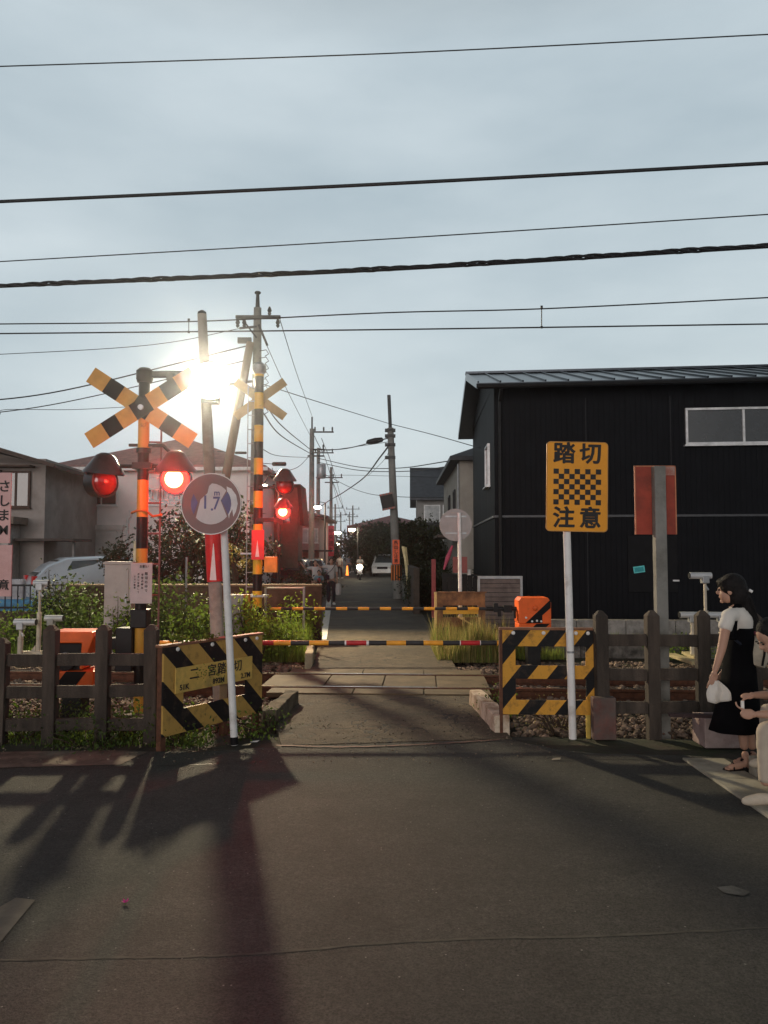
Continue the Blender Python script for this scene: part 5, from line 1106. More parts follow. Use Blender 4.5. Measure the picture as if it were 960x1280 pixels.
# ================================================================== VEGETATION
def leafmat(name, col, tr=.35, isl=.45): return mat(name, col, .55, var=.25, scale=3, island=isl, trans=tr, spec=.3)
L_dark = leafmat('dark_leaf', (.026, .036, .015), .2); L_mid = leafmat('weed_leaf', (.11, .17, .025), .5); L_vine = leafmat('vine_leaf', (.06, .095, .02), .4); L_brt = leafmat('floodlit_leaf', (.2, .29, .035), .5); L_pine = leafmat('dark_crown_leaf', (.024, .034, .014), .12); L_olive = leafmat('olive_leaf', (.04, .047, .022))  # brightest leaf green has the floodlight's brightness put into its colour
L_grass = leafmat('grass_blade', (.17, .21, .045), .5); L_dry = leafmat('dry_grass_blade', (.30, .25, .09), .5); M_bark = mat('bark', (.05, .035, .025), .9, bump=.5, streak=True)
def leaf(mb, p, s, rr, up=.3):
    n = Vector((rr.gauss(0, 1), rr.gauss(0, 1), rr.gauss(0, 1)+up)).normalized(); u = n.orthogonal().normalized(); u.rotate(Matrix.Rotation(rr.uniform(0, 6.28), 3, n)); v = n.cross(u)
    l = s*rr.uniform(.6, 1.3); w_ = l*rr.uniform(.45, .7)
    mb.add([p, p+u*l*.5+v*w_*.5+n*l*.1, p+u*l, p+u*l*.5-v*w_*.5+n*l*.1], [(0, 1, 2, 3)])
def shrub(label, x, y, w_, d, h, n, ls, mt, seed, z=0, cat='shrub', name='shrub', stems=7, group=None, hollow_=.3):
    rr = random.Random(seed); t = thing(name, label, cat, (x, y, z), 0, group); mb = MB(); sb = MB()
    tips = []
    for i in range(stems*3):
        a = rr.uniform(0, 6.28); k = rr.random()**.5; hh = h*rr.uniform(.45, 1)
        tip = Vector((w_/2*k*math.cos(a)*1.05, d/2*k*math.sin(a), hh*(1-.35*k*k))); tips.append(tip)
        if i % 2 == 0: b = Vector((tip.x*.35, tip.y*.35, -.03)); sb.tube([b, b.lerp(tip, .5)+Vector((rr.gauss(0, .03), rr.gauss(0, .03), .04)), tip], [.008+h*.006, .006+h*.003, .003], 5)
    for i in range(n):
        tip = rr.choice(tips); f = rr.random()**.6; c = Vector((tip.x*(.35+.65*f), tip.y*(.35+.65*f), tip.z*f)); sp = .07+.07*w_
        leaf(mb, c+Vector((rr.gauss(0, sp), rr.gauss(0, sp), rr.gauss(0, sp*.8))), ls, rr)
    for i in range(len(mb.v)): 
        if mb.v[i].z < -.02: mb.v[i].z = rr.uniform(0, .05)
    build('stem', sb, M_bark, t); build('leaves', mb, mt, t); return t
def X(px, D): return at(px, 760, D).x
def tree(label, x, y, h, cw, ch, n, ls, mt, seed, th=.12, clumps=14, name='tree', group=None, cz=None):
    rr = random.Random(seed); t = thing(name, label, 'tree', (x, y, 0), 0, group); tb = MB(); cb_ = MB(); top = h-ch*.45
    tb.tube([(0, 0, -.1), (rr.gauss(0, .06), rr.gauss(0, .06), top*.5), (rr.gauss(0, .1), 0, top)], [th, th*.75, th*.4], 9); cs = []
    for i in range(clumps):
        a = rr.uniform(0, 6.28); k = rr.random()**.5; z = h-ch/2+ch/2*rr.uniform(-1, 1)*math.sqrt(max(.05, 1-k*k*.8)); c = Vector((cw/2*k*math.cos(a), cw/2*k*math.sin(a), z)); cs.append((c, rr.uniform(.16, .3)*min(cw, ch)))
        tb.tube([(0, 0, top*rr.uniform(.5, 1)), c*.5+Vector((0, 0, top*.4)), c], [th*.3, th*.18, th*.06], 5)
    for i in range(n):
        c, r_ = rr.choice(cs); v = Vector((rr.gauss(0, 1), rr.gauss(0, 1), rr.gauss(0, .8))).normalized()*r_*rr.uniform(.5, 1.12); leaf(cb_, c+v, ls, rr, .5)
    build('trunk', tb, M_bark, t); build('crown', cb_, mt, t); return t
# left, against the wall
shrub('dark leafy shrub in front of the wall left of the pale cabinet', X(78, 14.8), 14.8, 1.1, .7, 1.5, 1500, .09, L_vine, 1)
shrub('tall thin dark shrub rising over the wall in front of the silver car', X(68, 15.2), 15.1, .6, .5, 1.65, 700, .08, L_dark, 2)
shrub('dense dark weeds behind the orange gate machine', X(112, 14.2), 14.2, 1.3, .8, 1.1, 1500, .08, L_vine, 3)
shrub('low dark bush at the left edge beyond the track', X(14, 14.2), 14.4, 1.7, .9, .8, 1300, .07, L_mid, 4)
shrub('low dark bush between the two sensors at the left', X(45, 14.6), 14.9, 1.3, .7, .9, 900, .07, L_dark, 5)
shrub('bright vine climbing the pale cabinet', X(151, 12.7), 12.75, .45, .25, 1.2, 520, .07, L_brt, 6)
shrub('vines under the notice board beside the cabinet', X(163, 12.9), 12.9, .6, .4, .9, 700, .07, L_vine, 7)
shrub('leafy vines hanging between the signal pole and the round sign', X(205, 12.6), 12.9, 1.1, .7, 1.65, 1700, .085, L_vine, 8)
shrub('dense vine bush in front of the concrete pole', X(238, 12.2), 12.4, 1.0, .7, 1.25, 1500, .075, L_mid, 9)
shrub('bright green weed just right of the round sign post', X(312, 12.6), 12.9, .75, .6, 1.35, 1200, .075, L_brt, 10)
shrub('green weed under the far crossing signal', X(335, 12.8), 13.3, .8, .6, .95, 900, .07, L_mid, 11)
shrub('tall yellowish weed at the left lane edge below the family', X(373, 15.2), 15.2, .65, .6, 1.15, 800, .075, L_brt, 12)
shrub('low weeds between the signal and the crossing', X(352, 13.4), 14.3, .9, .7, .7, 800, .06, L_mid, 13)
# vine on top of the left panel
rr = random.Random(5); mb = MB(); o0 = at(232, 800, 7.35)
for i in range(260):
    t_ = rr.random(); c = at(212+62*t_, 799+rr.gauss(0, 2.5)-3*math.sin(t_*9), 7.08+.55*t_)+Vector((0, rr.uniform(-.06, .05), 0)); leaf(mb, c-o0, .035, rr)
for i in range(90):
    c = at(rr.gauss(262, 16), rr.gauss(838, 6), 7.5)+Vector((0, -.2, 0)); leaf(mb, c-o0, .022, rr)
v_ = build('creeper', mb, L_mid, origin=o0); tag(v_, 'small creeper lying over the top edge of the left striped panel', 'creeper')
sb = MB(); sb.tube([at(210+8*i, 800+math.sin(i*1.3)*2-o0.x*0, 7.08+.07*i)-o0 for i in range(8)], .005, 5); build('stem', sb, M_bark, v_)
# weeds along the foot of the left fence: individual clumps
wl = ['leafy weeds at the foot of the wooden fence at far left', 'leafy weeds under the second fence bay from the left', 'dark leafy weeds left of the striped panel foot', 'weeds growing below the left striped panel', 'weeds beside the foot of the round sign post', 'creeping weeds under the middle of the left fence', 'taller weed inside the opening of the left striped panel', 'weeds at the foot of the dark left kerb block']
for i, (px, D, w_, h, n) in enumerate([(25, 7.55, .6, .28, 450), (85, 7.6, .7, .3, 550), (165, 7.6, .6, .38, 800), (230, 7.35, .6, .2, 450), (318, 7.6, .35, .16, 220), (120, 7.3, .8, .17, 500), (228, 7.6, .3, .5, 220), (338, 8.0, .25, .2, 160)]):
    shrub(wl[i], X(px, D), D, w_, .4, h, n, .038, L_vine if i % 2 else L_mid, 30+i, cat='weeds', name='weeds', stems=5)
shrub('tangled leafless twigs behind the white post of the caution sign', X(700, 7.9), 7.9, .9, .4, .3, 260, .02, L_dry, 50, cat='weeds', name='twigs', stems=16)
shrub('small weeds beside the white painted kerb block', X(622, 8.6), 8.6, .3, .4, .3, 300, .035, L_mid, 51, cat='weeds', name='weeds')
shrub('low green plants around the timber offcuts behind the right fence', X(858, 13.2), 13.3, 1.2, .5, .35, 700, .05, L_mid, 52, cat='weeds', name='weeds')
def grass(name, n, reg, h0, h1, mt, seed, lean=.35, zf=lambda x, y: -.03):
    rr = random.Random(seed); mb = MB()
    for _ in range(n):
        x, y = reg(rr); h = rr.uniform(h0, h1)*(.6+.4*math.sin(x*5)*math.sin(y*4)+.3*rr.random()); a = rr.uniform(0, 6.28); l = rr.uniform(.05, lean)*h; w_ = .004+.003*rr.random(); z = zf(x, y)
        dx, dy = math.cos(a), math.sin(a); px_, py_ = -dy*w_, dx*w_
        mb.add([(x-px_, y-py_, z), (x+px_, y+py_, z), (x+dx*l*.35+px_*.8, y+dy*l*.35+py_*.8, z+h*.6), (x+dx*l*.35-px_*.8, y+dy*l*.35-py_*.8, z+h*.6), (x+dx*l, y+dy*l, z+h)], [(0, 1, 2, 3), (3, 2, 4)])
    return struct(build(name, mb, mt), 'stuff')
def gR(rr):
    a = rr.gauss(0, .42); a = max(-.8, min(.9, a)); return (at(584, 800, 13.9).x+a*.75, 13.75+rr.uniform(-.9, 1.1))
grass('grass', 5200, gR, .25, .75, L_dry, 60); grass('grass', 3800, gR, .2, .65, L_grass, 61)
def gR2(rr): return (at(640, 790, 13.5).x+rr.uniform(-.6, .9), rr.uniform(13.2, 14.0))
grass('grass', 1500, gR2, .1, .32, L_grass, 62)
def gL(rr): 
    y = rr.uniform(12.9, 16.5); return (-1.28-.045*(y-12)-abs(rr.gauss(0, .55)), y)
grass('grass', 5200, gL, .15, .55, L_grass, 63); grass('grass', 1300, gL, .3, .75, L_brt, 64)
def gL2(rr): return (rr.uniform(-4.6, -1.7), rr.uniform(7.25, 7.75))
grass('grass', 1600, gL2, .04, .16, L_mid, 65)
def gL3(rr): return (rr.uniform(-8, -4.5), rr.uniform(12.8, 15.2))
grass('grass', 2200, gL3, .08, .3, L_mid, 66)
def gR4(rr): return (rr.uniform(2.6, 9), rr.uniform(14.15, 15.3))
grass('grass', 1400, gR4, .03, .12, L_grass, 67, zf=lambda x, y: .16)
# dark tree mass behind the round sign, and lane trees
tree('dark round tree behind the round width limit sign', X(234, 19), 19.0, 2.85, 2.3, 2.3, 5500, .12, L_pine, 70, clumps=26)
tree('second dark tree filling the gap left of the far signal', X(286, 18.4), 18.4, 3.1, 1.9, 3.0, 4200, .12, L_pine, 71, clumps=22)
tree('thin dark conifer shape above the pale cabinet', X(150, 18), 18, 1.95, .9, 1.4, 1500, .10, L_olive, 72, clumps=10)
tree('small yellowish round bush tree beside the far signal', X(296, 17.2), 17.2, 2.0, .6, .7, 500, .07, leafmat('ochre_leaf', (.14, .11, .03)), 73, clumps=6)
shrub('dark hedge behind the wall between signal and lane', X(352, 22), 22, 2.0, 1.2, 1.5, 1500, .11, L_dark, 74)
shrub('dark hedge along the left lane side', X(385, 30), 31, 2.2, 3, 1.4, 1500, .13, L_dark, 75)
tree('wide dark tree left of the big concrete pole', X(464, 62), 62, 4.1, 4.2, 3.4, 6000, .24, L_pine, 76, clumps=26)
tree('dark tree behind the white car', X(482, 66), 67, 4.2, 3.8, 3.5, 4200, .24, L_pine, 77, clumps=22)
tree('small dark tree by the street lamp', X(447, 74), 75, 3.4, 2.4, 2.6, 2600, .26, L_olive, 78, clumps=16)
tree('dark garden tree right of the orange sign pole', X(522, 33), 33, 3.2, 2.2, 2.8, 4200, .15, L_olive, 79, clumps=22)
tree('garden tree with reddish dark leaves in front of the grey roofed house', X(545, 34), 35, 2.8, 2.4, 2.4, 4200, .15, L_pine, 80, clumps=22)
shrub('rounded shrub behind the round sign back', X(556, 24), 25.5, 1.9, 1.3, 1.75, 2000, .10, L_olive, 81)
shrub('dark shrub at the right lane edge near the red post', X(528, 24), 25.5, 1.3, 1.2, 1.5, 1500, .10, L_dark, 82)
tree('slim dark tree behind the lane pole with the red sign', X(404, 70), 72, 3.6, 2.6, 2.8, 1800, .24, L_dark, 83, clumps=12)
tree('dark tree at the far left side of the lane end', X(408, 92), 92, 3.0, 2.4, 2.4, 1200, .3, L_pine, 84, clumps=12)
tree('distant tree right of the lane end', X(453, 98), 98, 3.2, 3, 2.4, 1800, .3, L_pine, 85, clumps=12)
mb = MB(); q = gnd(157, 1131)
fl_ = thing('flower', 'tiny fallen magenta flower on the asphalt at lower left', 'flower', (q.x, q.y, .006))
for i in range(5):
    a = i*1.257; mb.add([(0, 0, .006), (.012*math.cos(a-.5), .012*math.sin(a-.5), .012), (.024*math.cos(a), .024*math.sin(a), .02), (.012*math.cos(a+.5), .012*math.sin(a+.5), .009)], [(0, 1, 2, 3)])
build('petals', mb, mat('magenta_petal', (.65, .02, .28), .6), fl_); mb = MB(); mb.tube([(0, 0, .002), (.0, -.022, .004)], .0025, 5); build('stalk', mb, L_mid, fl_)
# little litter
for a, lb, c in (((318, 929), 'small white scrap of litter left of the round sign post', (.6, .6, .58)), ((308, 933), 'pale leaf-like scrap at the foot of the round sign post', (.35, .3, .2)), ((695, 951), 'pale stick lying at the edge of the asphalt on the right', (.3, .26, .2))):
    q = gnd(*a); mb = MB(); mb.add([(-.04, -.015, 0), (.03, -.02, .004), (.045, .01, .012), (-.02, .02, .003)], [(0, 1, 2, 3)]); o = build('litter', mb, mat('scrap_'+lb.split()[1]+lb.split()[0], c, .7), origin=(q.x, q.y, .012)); sol = o.modifiers.new('s', 'SOLIDIFY'); sol.thickness = .002; tag(o, lb, 'litter')

# ================================================================== VEHICLES
def car(name, label, loc, rz, L_, Wd, H, col, prof, glassprof, lamp=None, rear=None):
    """x forward; prof: list (x, zroofline) ; cross sections lofted"""
    t = thing(name, label, 'car', loc, rz); M = mat('paint_'+col[0], col[1], .25, metal=.2, var=.04, spec=.7)
    mb = MB(); st = []
    for x, zb, zs, zr, ws in prof:   # bottom, shoulder, roof, width scale
        w_ = Wd/2*ws; ri = w_*(.80 if zr > zs+.1 else .93)
        st.append([(x, -w_*.94, zb), (x, -w_, zb+.15), (x, -w_, zs-.12), (x, -w_*.97, zs), (x, -ri, zr-.05), (x, -ri*.75, zr), (x, ri*.75, zr), (x, ri, zr-.05), (x, w_*.97, zs), (x, w_, zs-.12), (x, w_, zb+.15), (x, w_*.94, zb)])
    n = 12; vs = [v for s in st for v in s]; fs = [tuple(range(n)), tuple(reversed(range(len(vs)-n, len(vs))))]
    mi = []
    for i in range(len(st)-1):
        for j in range(n):
            fs.append((i*n+j, i*n+(j+1) % n, (i+1)*n+(j+1) % n, (i+1)*n+j))
    mb.add(vs, fs); body = build('body', mb, M, t, smooth=True, bevel=.015)
    g = MB()
    for quad in glassprof: g.add(quad, [tuple(range(len(quad)))])
    build('windows', g, mat('car_glass', (.05, .06, .065), .08, spec=.9), t)
    for sx in (.2, .8):
        for sy in (-1, 1):
            x = -L_/2+L_*sx; wm = MB(); Mx = Matrix.Rotation(R(90), 3, 'X'); wm.lathe([(.2, -.1), (.3, -.1), (.32, -.06), (.32, .06), (.3, .1), (.2, .1)], (x, sy*(Wd/2-.1), .32), 18, Mx); ty = build('wheel', wm, M_blackm, t, smooth=True)
            wm = MB(); wm.lathe([(.19, -.105), (.2, .105)], (x, sy*(Wd/2-.1), .32), 18, Mx); build('rim', wm, M_grey, ty)
    return t, M
def glass_side(pts, sy): return [(x, sy*y, z) for x, y, z in pts]
# silver hatchback behind the wall
H = 1.5; L_ = 4.1; Wd = 1.7
prof = [(-2.05, .3, .8, .82, .86), (-1.98, .22, .95, 1.0, .97), (-1.7, .2, .98, 1.28, 1), (-1.25, .2, .97, 1.46, 1), (-.3, .2, .95, 1.5, 1), (.5, .2, .93, 1.42, 1), (1.15, .2, .92, .97, 1), (1.8, .22, .8, .84, .97), (2.05, .3, .6, .62, .82)]
gl = []
for sy in (-1, 1): gl.append([(-1.35, sy*.80, 1.02), (-1.15, sy*.705, 1.38), (-.2, sy*.70, 1.42), (.45, sy*.70, 1.36), (.95, sy*.80, 1.0)])
gl.append([(-2.0, -.6, 1.02), (-2.0, .6, 1.02), (-1.42, .5, 1.41), (-1.42, -.5, 1.41)])
gl.append([(1.17, -.6, 1.0), (1.17, .6, 1.0), (.55, .52, 1.42), (.55, -.52, 1.42)])
q = at(105, 712, 19.5)
c1, cm = car('parked_car', 'silver hatchback parked behind the garden wall at left, seen from its rear corner', (q.x+.55, 20.1, .22), R(32), L_, Wd, H, ('silver', (.45, .48, .52)), prof, gl)
for sy in (-1, 1): mb = MB(); mb.b2((-2.06, sy*.62-.12, .78), (-1.93, sy*.68+.12, 1.02)); build('tail_light', mb, mat('tail_red', (.5, .02, .02), .2), c1, bevel=.02)
mb = MB(); mb.b2((-2.1, -.75, .35), (-1.95, .75, .6)); build('bumper', mb, cm, c1, bevel=.03)
# white minivan down the lane
prof = [(-2.2, .3, .9, 1.6, .9), (-2.1, .2, 1.0, 1.7, 1), (-.5, .2, 1.0, 1.75, 1), (.6, .2, 1.0, 1.7, 1), (1.35, .2, 1.0, 1.08, 1), (2.0, .22, .9, .93, .96), (2.25, .3, .6, .65, .85)]
gl = [[(1.38, -.68, 1.07), (1.38, .68, 1.07), (.72, .56, 1.64), (.72, -.56, 1.64)]]
for sy in (-1, 1): gl.append([(-1.9, sy*.80, 1.1), (-1.9, sy*.70, 1.6), (.5, sy*.70, 1.6), (1.0, sy*.80, 1.1)])
q = at(481, 715, 61)
c2, cm = car('parked_car', 'white minivan parked facing the camera down the lane beside the big concrete pole', (q.x, 61, 0), R(-95), 4.5, 1.75, 1.75, ('white', (.8, .8, .8)), prof, gl)
for sy in (-1, 1): mb = MB(); mb.b2((2.08, sy*.62-.17, .68), (2.24, sy*.62+.17, .86)); build('headlight', mb, mat('lamp_clear', (.6, .6, .6), .1), c2, bevel=.02)
mb = MB(); mb.b2((2.2, -.4, .6), (2.275, .4, .78)); build('grille', mb, M_blackm, c2); mb = MB(); mb.b2((2.25, -.2, .38), (2.29, .2, .5)); build('number_plate', mb, M_white, c2)
# dim cars parked on the left lot
for i, (px, D, lb, rz_) in enumerate(((352, 33, 'dark car parked left of the lane below the red lit house', R(170)), (376, 36, 'second dark car parked closer to the lane on the left', R(185)))):
    prof = [(-2.05, .3, .8, .82, .86), (-1.9, .2, .95, 1.0, 1), (-1.3, .2, .97, 1.46, 1), (-.3, .2, .95, 1.52, 1), (.5, .2, .93, 1.42, 1), (1.15, .2, .92, .97, 1), (1.8, .22, .8, .84, .97), (2.05, .3, .6, .62, .82)]
    gl = []
    for sy in (-1, 1): gl.append([(-1.35, sy*.80, 1.02), (-1.15, sy*.705, 1.38), (.45, sy*.70, 1.36), (.95, sy*.80, 1.0)])
    gl.append([(1.17, -.6, 1.0), (1.17, .6, 1.0), (.55, .52, 1.42), (.55, -.52, 1.42)])
    q = at(px, 715, D); car('parked_car', lb, (q.x, D+4, 0), rz_+R(100), 4.1, 1.7, 1.5, ('dark'+str(i), ((.06, .035, .04), (.12, .1, .1))[i]), prof, gl)
# air conditioner / planters hints on left lane side
# ================================================================== PEOPLE
M_skin = mat('skin', (.42, .24, .17), .55, var=.08); M_hair = mat('dark_hair', (.009, .007, .007), .75, var=.5, scale=30, bump=.8, bscale=60, spec=.25)
def skinmesh(chains, sub=2, remesh=None):
    """chains: list of ([(x,y,z,r)...]) ; chains sharing a point are welded. Returns an MB"""
    vs, es, rs = [], [], []
    def idx(p):
        for i, v in enumerate(vs):
            if (v-Vector(p[:3])).length < 1e-4: return i
        vs.append(Vector(p[:3])); rs.append(p[3] if isinstance(p[3], tuple) else (p[3], p[3])); return len(vs)-1
    for ch in chains:
        ii = [idx(p) for p in ch]; es += list(zip(ii[:-1], ii[1:]))
    me = bpy.data.meshes.new('t'); me.from_pydata(vs, es, []); o = link(bpy.data.objects.new('t', me))
    o.modifiers.new('skin', 'SKIN')
    if not me.skin_vertices: 
        bm = bmesh.new(); bm.from_mesh(me); bm.verts.layers.skin.verify(); bm.to_mesh(me); bm.free()
    sv = me.skin_vertices[0].data
    for i, r in enumerate(rs): sv[i].radius = r; sv[i].use_root = (i == 0)
    s = o.modifiers.new('sub', 'SUBSURF'); s.levels = sub; s.render_levels = sub
    bpy.context.view_layer.update()
    m2 = bpy.data.meshes.new_from_object(o.evaluated_get(bpy.context.evaluated_depsgraph_get()))
    mb = MB(); mb.add([v.co.copy() for v in m2.vertices], [tuple(p.vertices) for p in m2.polygons]); bpy.data.objects.remove(o); bpy.data.meshes.remove(m2); return mb
def remeshed(mb, vox):
    me = bpy.data.meshes.new('t'); me.from_pydata(mb.v, [], mb.f); bm = bmesh.new(); bm.from_mesh(me); bmesh.ops.remove_doubles(bm, verts=bm.verts, dist=1e-6); bmesh.ops.holes_fill(bm, edges=bm.edges, sides=0); bmesh.ops.recalc_face_normals(bm, faces=bm.faces); bm.to_mesh(me); bm.free(); o = link(bpy.data.objects.new('t', me)); r = o.modifiers.new('r', 'REMESH'); r.mode = 'VOXEL'; r.voxel_size = vox
    s = o.modifiers.new('s', 'SMOOTH'); s.factor = .5; s.iterations = 2
    bpy.context.view_layer.update(); m2 = bpy.data.meshes.new_from_object(o.evaluated_get(bpy.context.evaluated_depsgraph_get()))
    out = MB(); out.add([v.co.copy() for v in m2.vertices], [tuple(p.vertices) for p in m2.polygons]); bpy.data.objects.remove(o); bpy.data.meshes.remove(m2); return out
def ellip(mb, c, r, M=None, n=16, k=None):
    prof = [(max(.002, math.sin(math.pi*i/n)), -math.cos(math.pi*i/n)) for i in range(n+1)]
    S_ = Matrix.Diagonal(Vector(r)); mb.lathe(prof, c, 18, (M @ S_) if M is not None else S_, k)
def head(mb, c, M, s=1.0):
    """M columns: local x right, -y is forward, z up"""
    c = Vector(c)
    ellip(mb, c+M @ Vector((0, .012*s, .025*s)), (.074*s, .092*s, .09*s), M); ellip(mb, c+M @ Vector((0, -.022*s, -.045*s)), (.056*s, .066*s, .068*s), M)
    ellip(mb, c+M @ Vector((0, -.092*s, -.022*s)), (.012*s, .02*s, .02*s), M, 8); ellip(mb, c+M @ Vector((0, -.086*s, -.005*s)), (.009*s, .012*s, .028*s), M, 8)
    ellip(mb, c+M @ Vector((0, -.083*s, -.062*s)), (.022*s, .01*s, .008*s), M, 8); ellip(mb, c+M @ Vector((0, -.07*s, -.098*s)), (.02*s, .018*s, .016*s), M, 8)
    for sx in (-1, 1): ellip(mb, c+M @ Vector((sx*.076*s, .01*s, -.015*s)), (.01*s, .02*s, .03*s), M, 8)
def eyes(parent, c, M, s=1.0):
    e = MB()
    for sx in (-1, 1): ellip(e, Vector(c)+M @ Vector((sx*.03*s, -.082*s, .003*s)), (.013*s, .008*s, .007*s), M, 8)
    build('eyes', e, M_hair, parent, smooth=True)
    e = MB()
    for sx in (-1, 1): ellip(e, Vector(c)+M @ Vector((sx*.03*s, -.088*s, .022*s)), (.018*s, .008*s, .004*s), M, 8)
    build('eyebrows', e, M_hair, parent, smooth=True)
def hand_chains(w, d, side, curl, r=1.0, up=Vector((0, 0, 1))):
    """w wrist, d direction of palm, side = thumb side, curl = direction the fingers bend to"""
    w, d, side, curl = Vector(w), Vector(d).normalized(), Vector(side).normalized(), Vector(curl).normalized(); ch = []
    for i, (off, ln) in enumerate(((.036, .068), (.012, .078), (-.012, .072), (-.035, .056))):
        b = w+d*.085+side*off; root = w+d*.045+side*off*.6
        p1 = b+(d*.8+curl*.5).normalized()*ln*.42; p2 = p1+(d*.25+curl).normalized()*ln*.34; p3 = p2+(curl-d*.35).normalized()*ln*.26
        ch.append([(*root, .010), (*b, .0086), (*p1, .008), (*p2, .0074), (*p3, .006)])
    b = w+d*.025+side*.02; p1 = b+(side*.5+d*.85+curl*.35).normalized()*.036; p2 = p1+(d+side*.1+curl*.5).normalized()*.034; p3 = p2+(d*.7-side*.3+curl*.6).normalized()*.024
    ch.append([(*b, .014), (*p1, .012), (*p2, .0105), (*p3, .0085)]); return ch
def palm(mb, w, d, side, r=1):
    w, d, side = Vector(w), Vector(d).normalized(), Vector(side).normalized(); ellip(mb, w+d*.006, (.0235, .0235, .0235), None, 10); n = d.cross(side); M = Matrix((side, d, n)).transposed(); ellip(mb, w+d*.05, (.037, .05, .0145), M, 12); ellip(mb, w+d*.03+side*.018, (.019, .032, .016), M, 10)
# ---------------- standing woman in black at right
wx, wy = at(922, 900, 6.5).x, 6.5; wz = .0
wm = thing('person', 'standing woman in white T-shirt and long black dress, long dark hair, backpack', 'person', (wx, wy, wz))
Y = lambda px, py, dy=0: tuple(at(px, py, wy+dy)-Vector((wx, wy, wz)))
yawW = R(-72); MW = Matrix.Rotation(yawW, 3, 'Z')     # facing -y turned towards -x
hc_ = Vector(Y(912, 737)); 
sh, el, wr = Vector(Y(910, 769, -.155)), Vector(Y(902, 812, -.225)), Vector(Y(893, 841, -.235))
sh2 = Vector(Y(932, 768, .16)); el2 = Vector(Y(930, 815, .2)); wr2 = Vector(Y(905, 838, .22))
nk = Vector(Y(922, 757)); ch_ = Vector(Y(923, 785)); wa = Vector(Y(922, 822)); pv = Vector(Y(925, 852))
hipL, hipR = pv+Vector((0, -.09, -.03)), pv+Vector((0, .09, -.03)); knL, knR = Vector(Y(926, 898, -.09)), Vector(Y(934, 898, .09)); anL, anR = Vector(Y(931, 938, -.10)), Vector(Y(941, 938, .09))
T = lambda v, r: (*v, r)
core = [T(pv, .11), T(wa, .085), T(ch_, .096), T(ch_.lerp(nk, .6), .075), T(nk, .042), T(hc_+Vector((.02, 0, -.04)), .043)]
mb = skinmesh([core, [T(ch_.lerp(nk, .6), .075), T(sh, .048), T(el, .037), T(wr, .024)], [T(ch_.lerp(nk, .6), .075), T(sh2, .048), T(el2, .037), T(wr2, .024)],
    [T(pv, .12), T(hipL, .085), T(knL, .052), T(anL, .034)], [T(pv, .12), T(hipR, .085), T(knR, .052), T(anR, .034)]])
MHW = Matrix.Rotation(R(-122), 3, 'Z') @ Matrix.Rotation(R(4), 3, 'X')
head(mb, hc_, MHW, .98)
hd_ = (wr-el).normalized()
for w_, e_ in ((wr, el), (wr2, el2)):
    d_ = (w_-e_).normalized(); d_ = (d_+Vector((0, 0, -.6))).normalized(); sd_ = Vector((-1, 0, -.2)); palm(mb, w_, d_, sd_)
    f = skinmesh(hand_chains(w_, d_, sd_, Vector((.2, .7 if w_ is wr else -.7, -.2))), 1)
    for c_ in (): pass
    mb.add(f.v, f.f)
for a, s_ in ((anL, 1), (anR, 1)):
    f0 = Vector((a.x+.03, a.y, .045)); mb2 = skinmesh([[T(a, .032), T(Vector((a.x+.01, a.y, .06)), .036), T(Vector((a.x-.07, a.y-.02, .05)), .034), T(Vector((a.x-.16, a.y-.04, .035)), .026)], ], 1); mb.add(mb2.v, mb2.f)
    ellip(mb, (a.x+.035, a.y, .05), (.03, .03, .03))
    for j in range(5): ellip(mb, (a.x-.175+abs(j-1)*.008, a.y-.07+j*.017, .034), (.018, .009, .01))
build('body', remeshed(mb, .0048), M_skin, wm, smooth=True); eyes(wm, hc_, MHW, .98)
# hair
mb = MB(); ellip(mb, hc_+Vector((.024, -.012, .04)), (.108, .098, .10)); ellip(mb, hc_+Vector((.06, -.02, -.03)), (.088, .09, .115))
tail = skinmesh([[T(hc_+Vector((.07, 0, -.02)), .085), T(hc_+Vector((.12, -.01, -.13)), (.072, .085)), T(hc_+Vector((.155, -.02, -.25)), .06), T(hc_+Vector((.185, -.03, -.36)), .035), T(hc_+Vector((.19, -.03, -.42)), .012)]], 2); mb.add(tail.v, tail.f)
hr_ = remeshed(mb, .011)
# carve face: drop hair points that fall in front of the face
build('hair', hr_, M_hair, wm, smooth=True)
rr = random.Random(4); mb = MB()
for i in range(150):
    a = rr.uniform(-2.2, 2.2); b0 = hc_+Vector((.03+.075*math.cos(a)*rr.uniform(.6, 1), .085*math.sin(a), rr.uniform(.0, .11))); e0 = hc_+Vector((.17+rr.uniform(-.05, .045), -.02+rr.uniform(-.07, .07), rr.uniform(-.50, -.25)))
    m0 = b0.lerp(e0, .45)+Vector((rr.uniform(.0, .035), rr.uniform(-.02, .02), .03)); mb.tube(smoothpts([b0, m0, e0], 4), .0028, 4)
for i in range(40):
    a = rr.uniform(-1, 1); b0 = hc_+Vector((-.03, .07*a, .105)); mb.tube(smoothpts([b0, hc_+Vector((-.085, .06*a, .07)), hc_+Vector((-.088+abs(a)*.02, .068*a, .03+rr.uniform(-.01, .02)))], 4), .003, 4)
build('loose_hair', mb, M_hair, wm)
mb = MB(); mb.tube([hc_+Vector((.13, -.07, .0)), hc_+Vector((.155, -.075, -.015))], .012, 8); build('hair_clip', mb, M_white, wm)
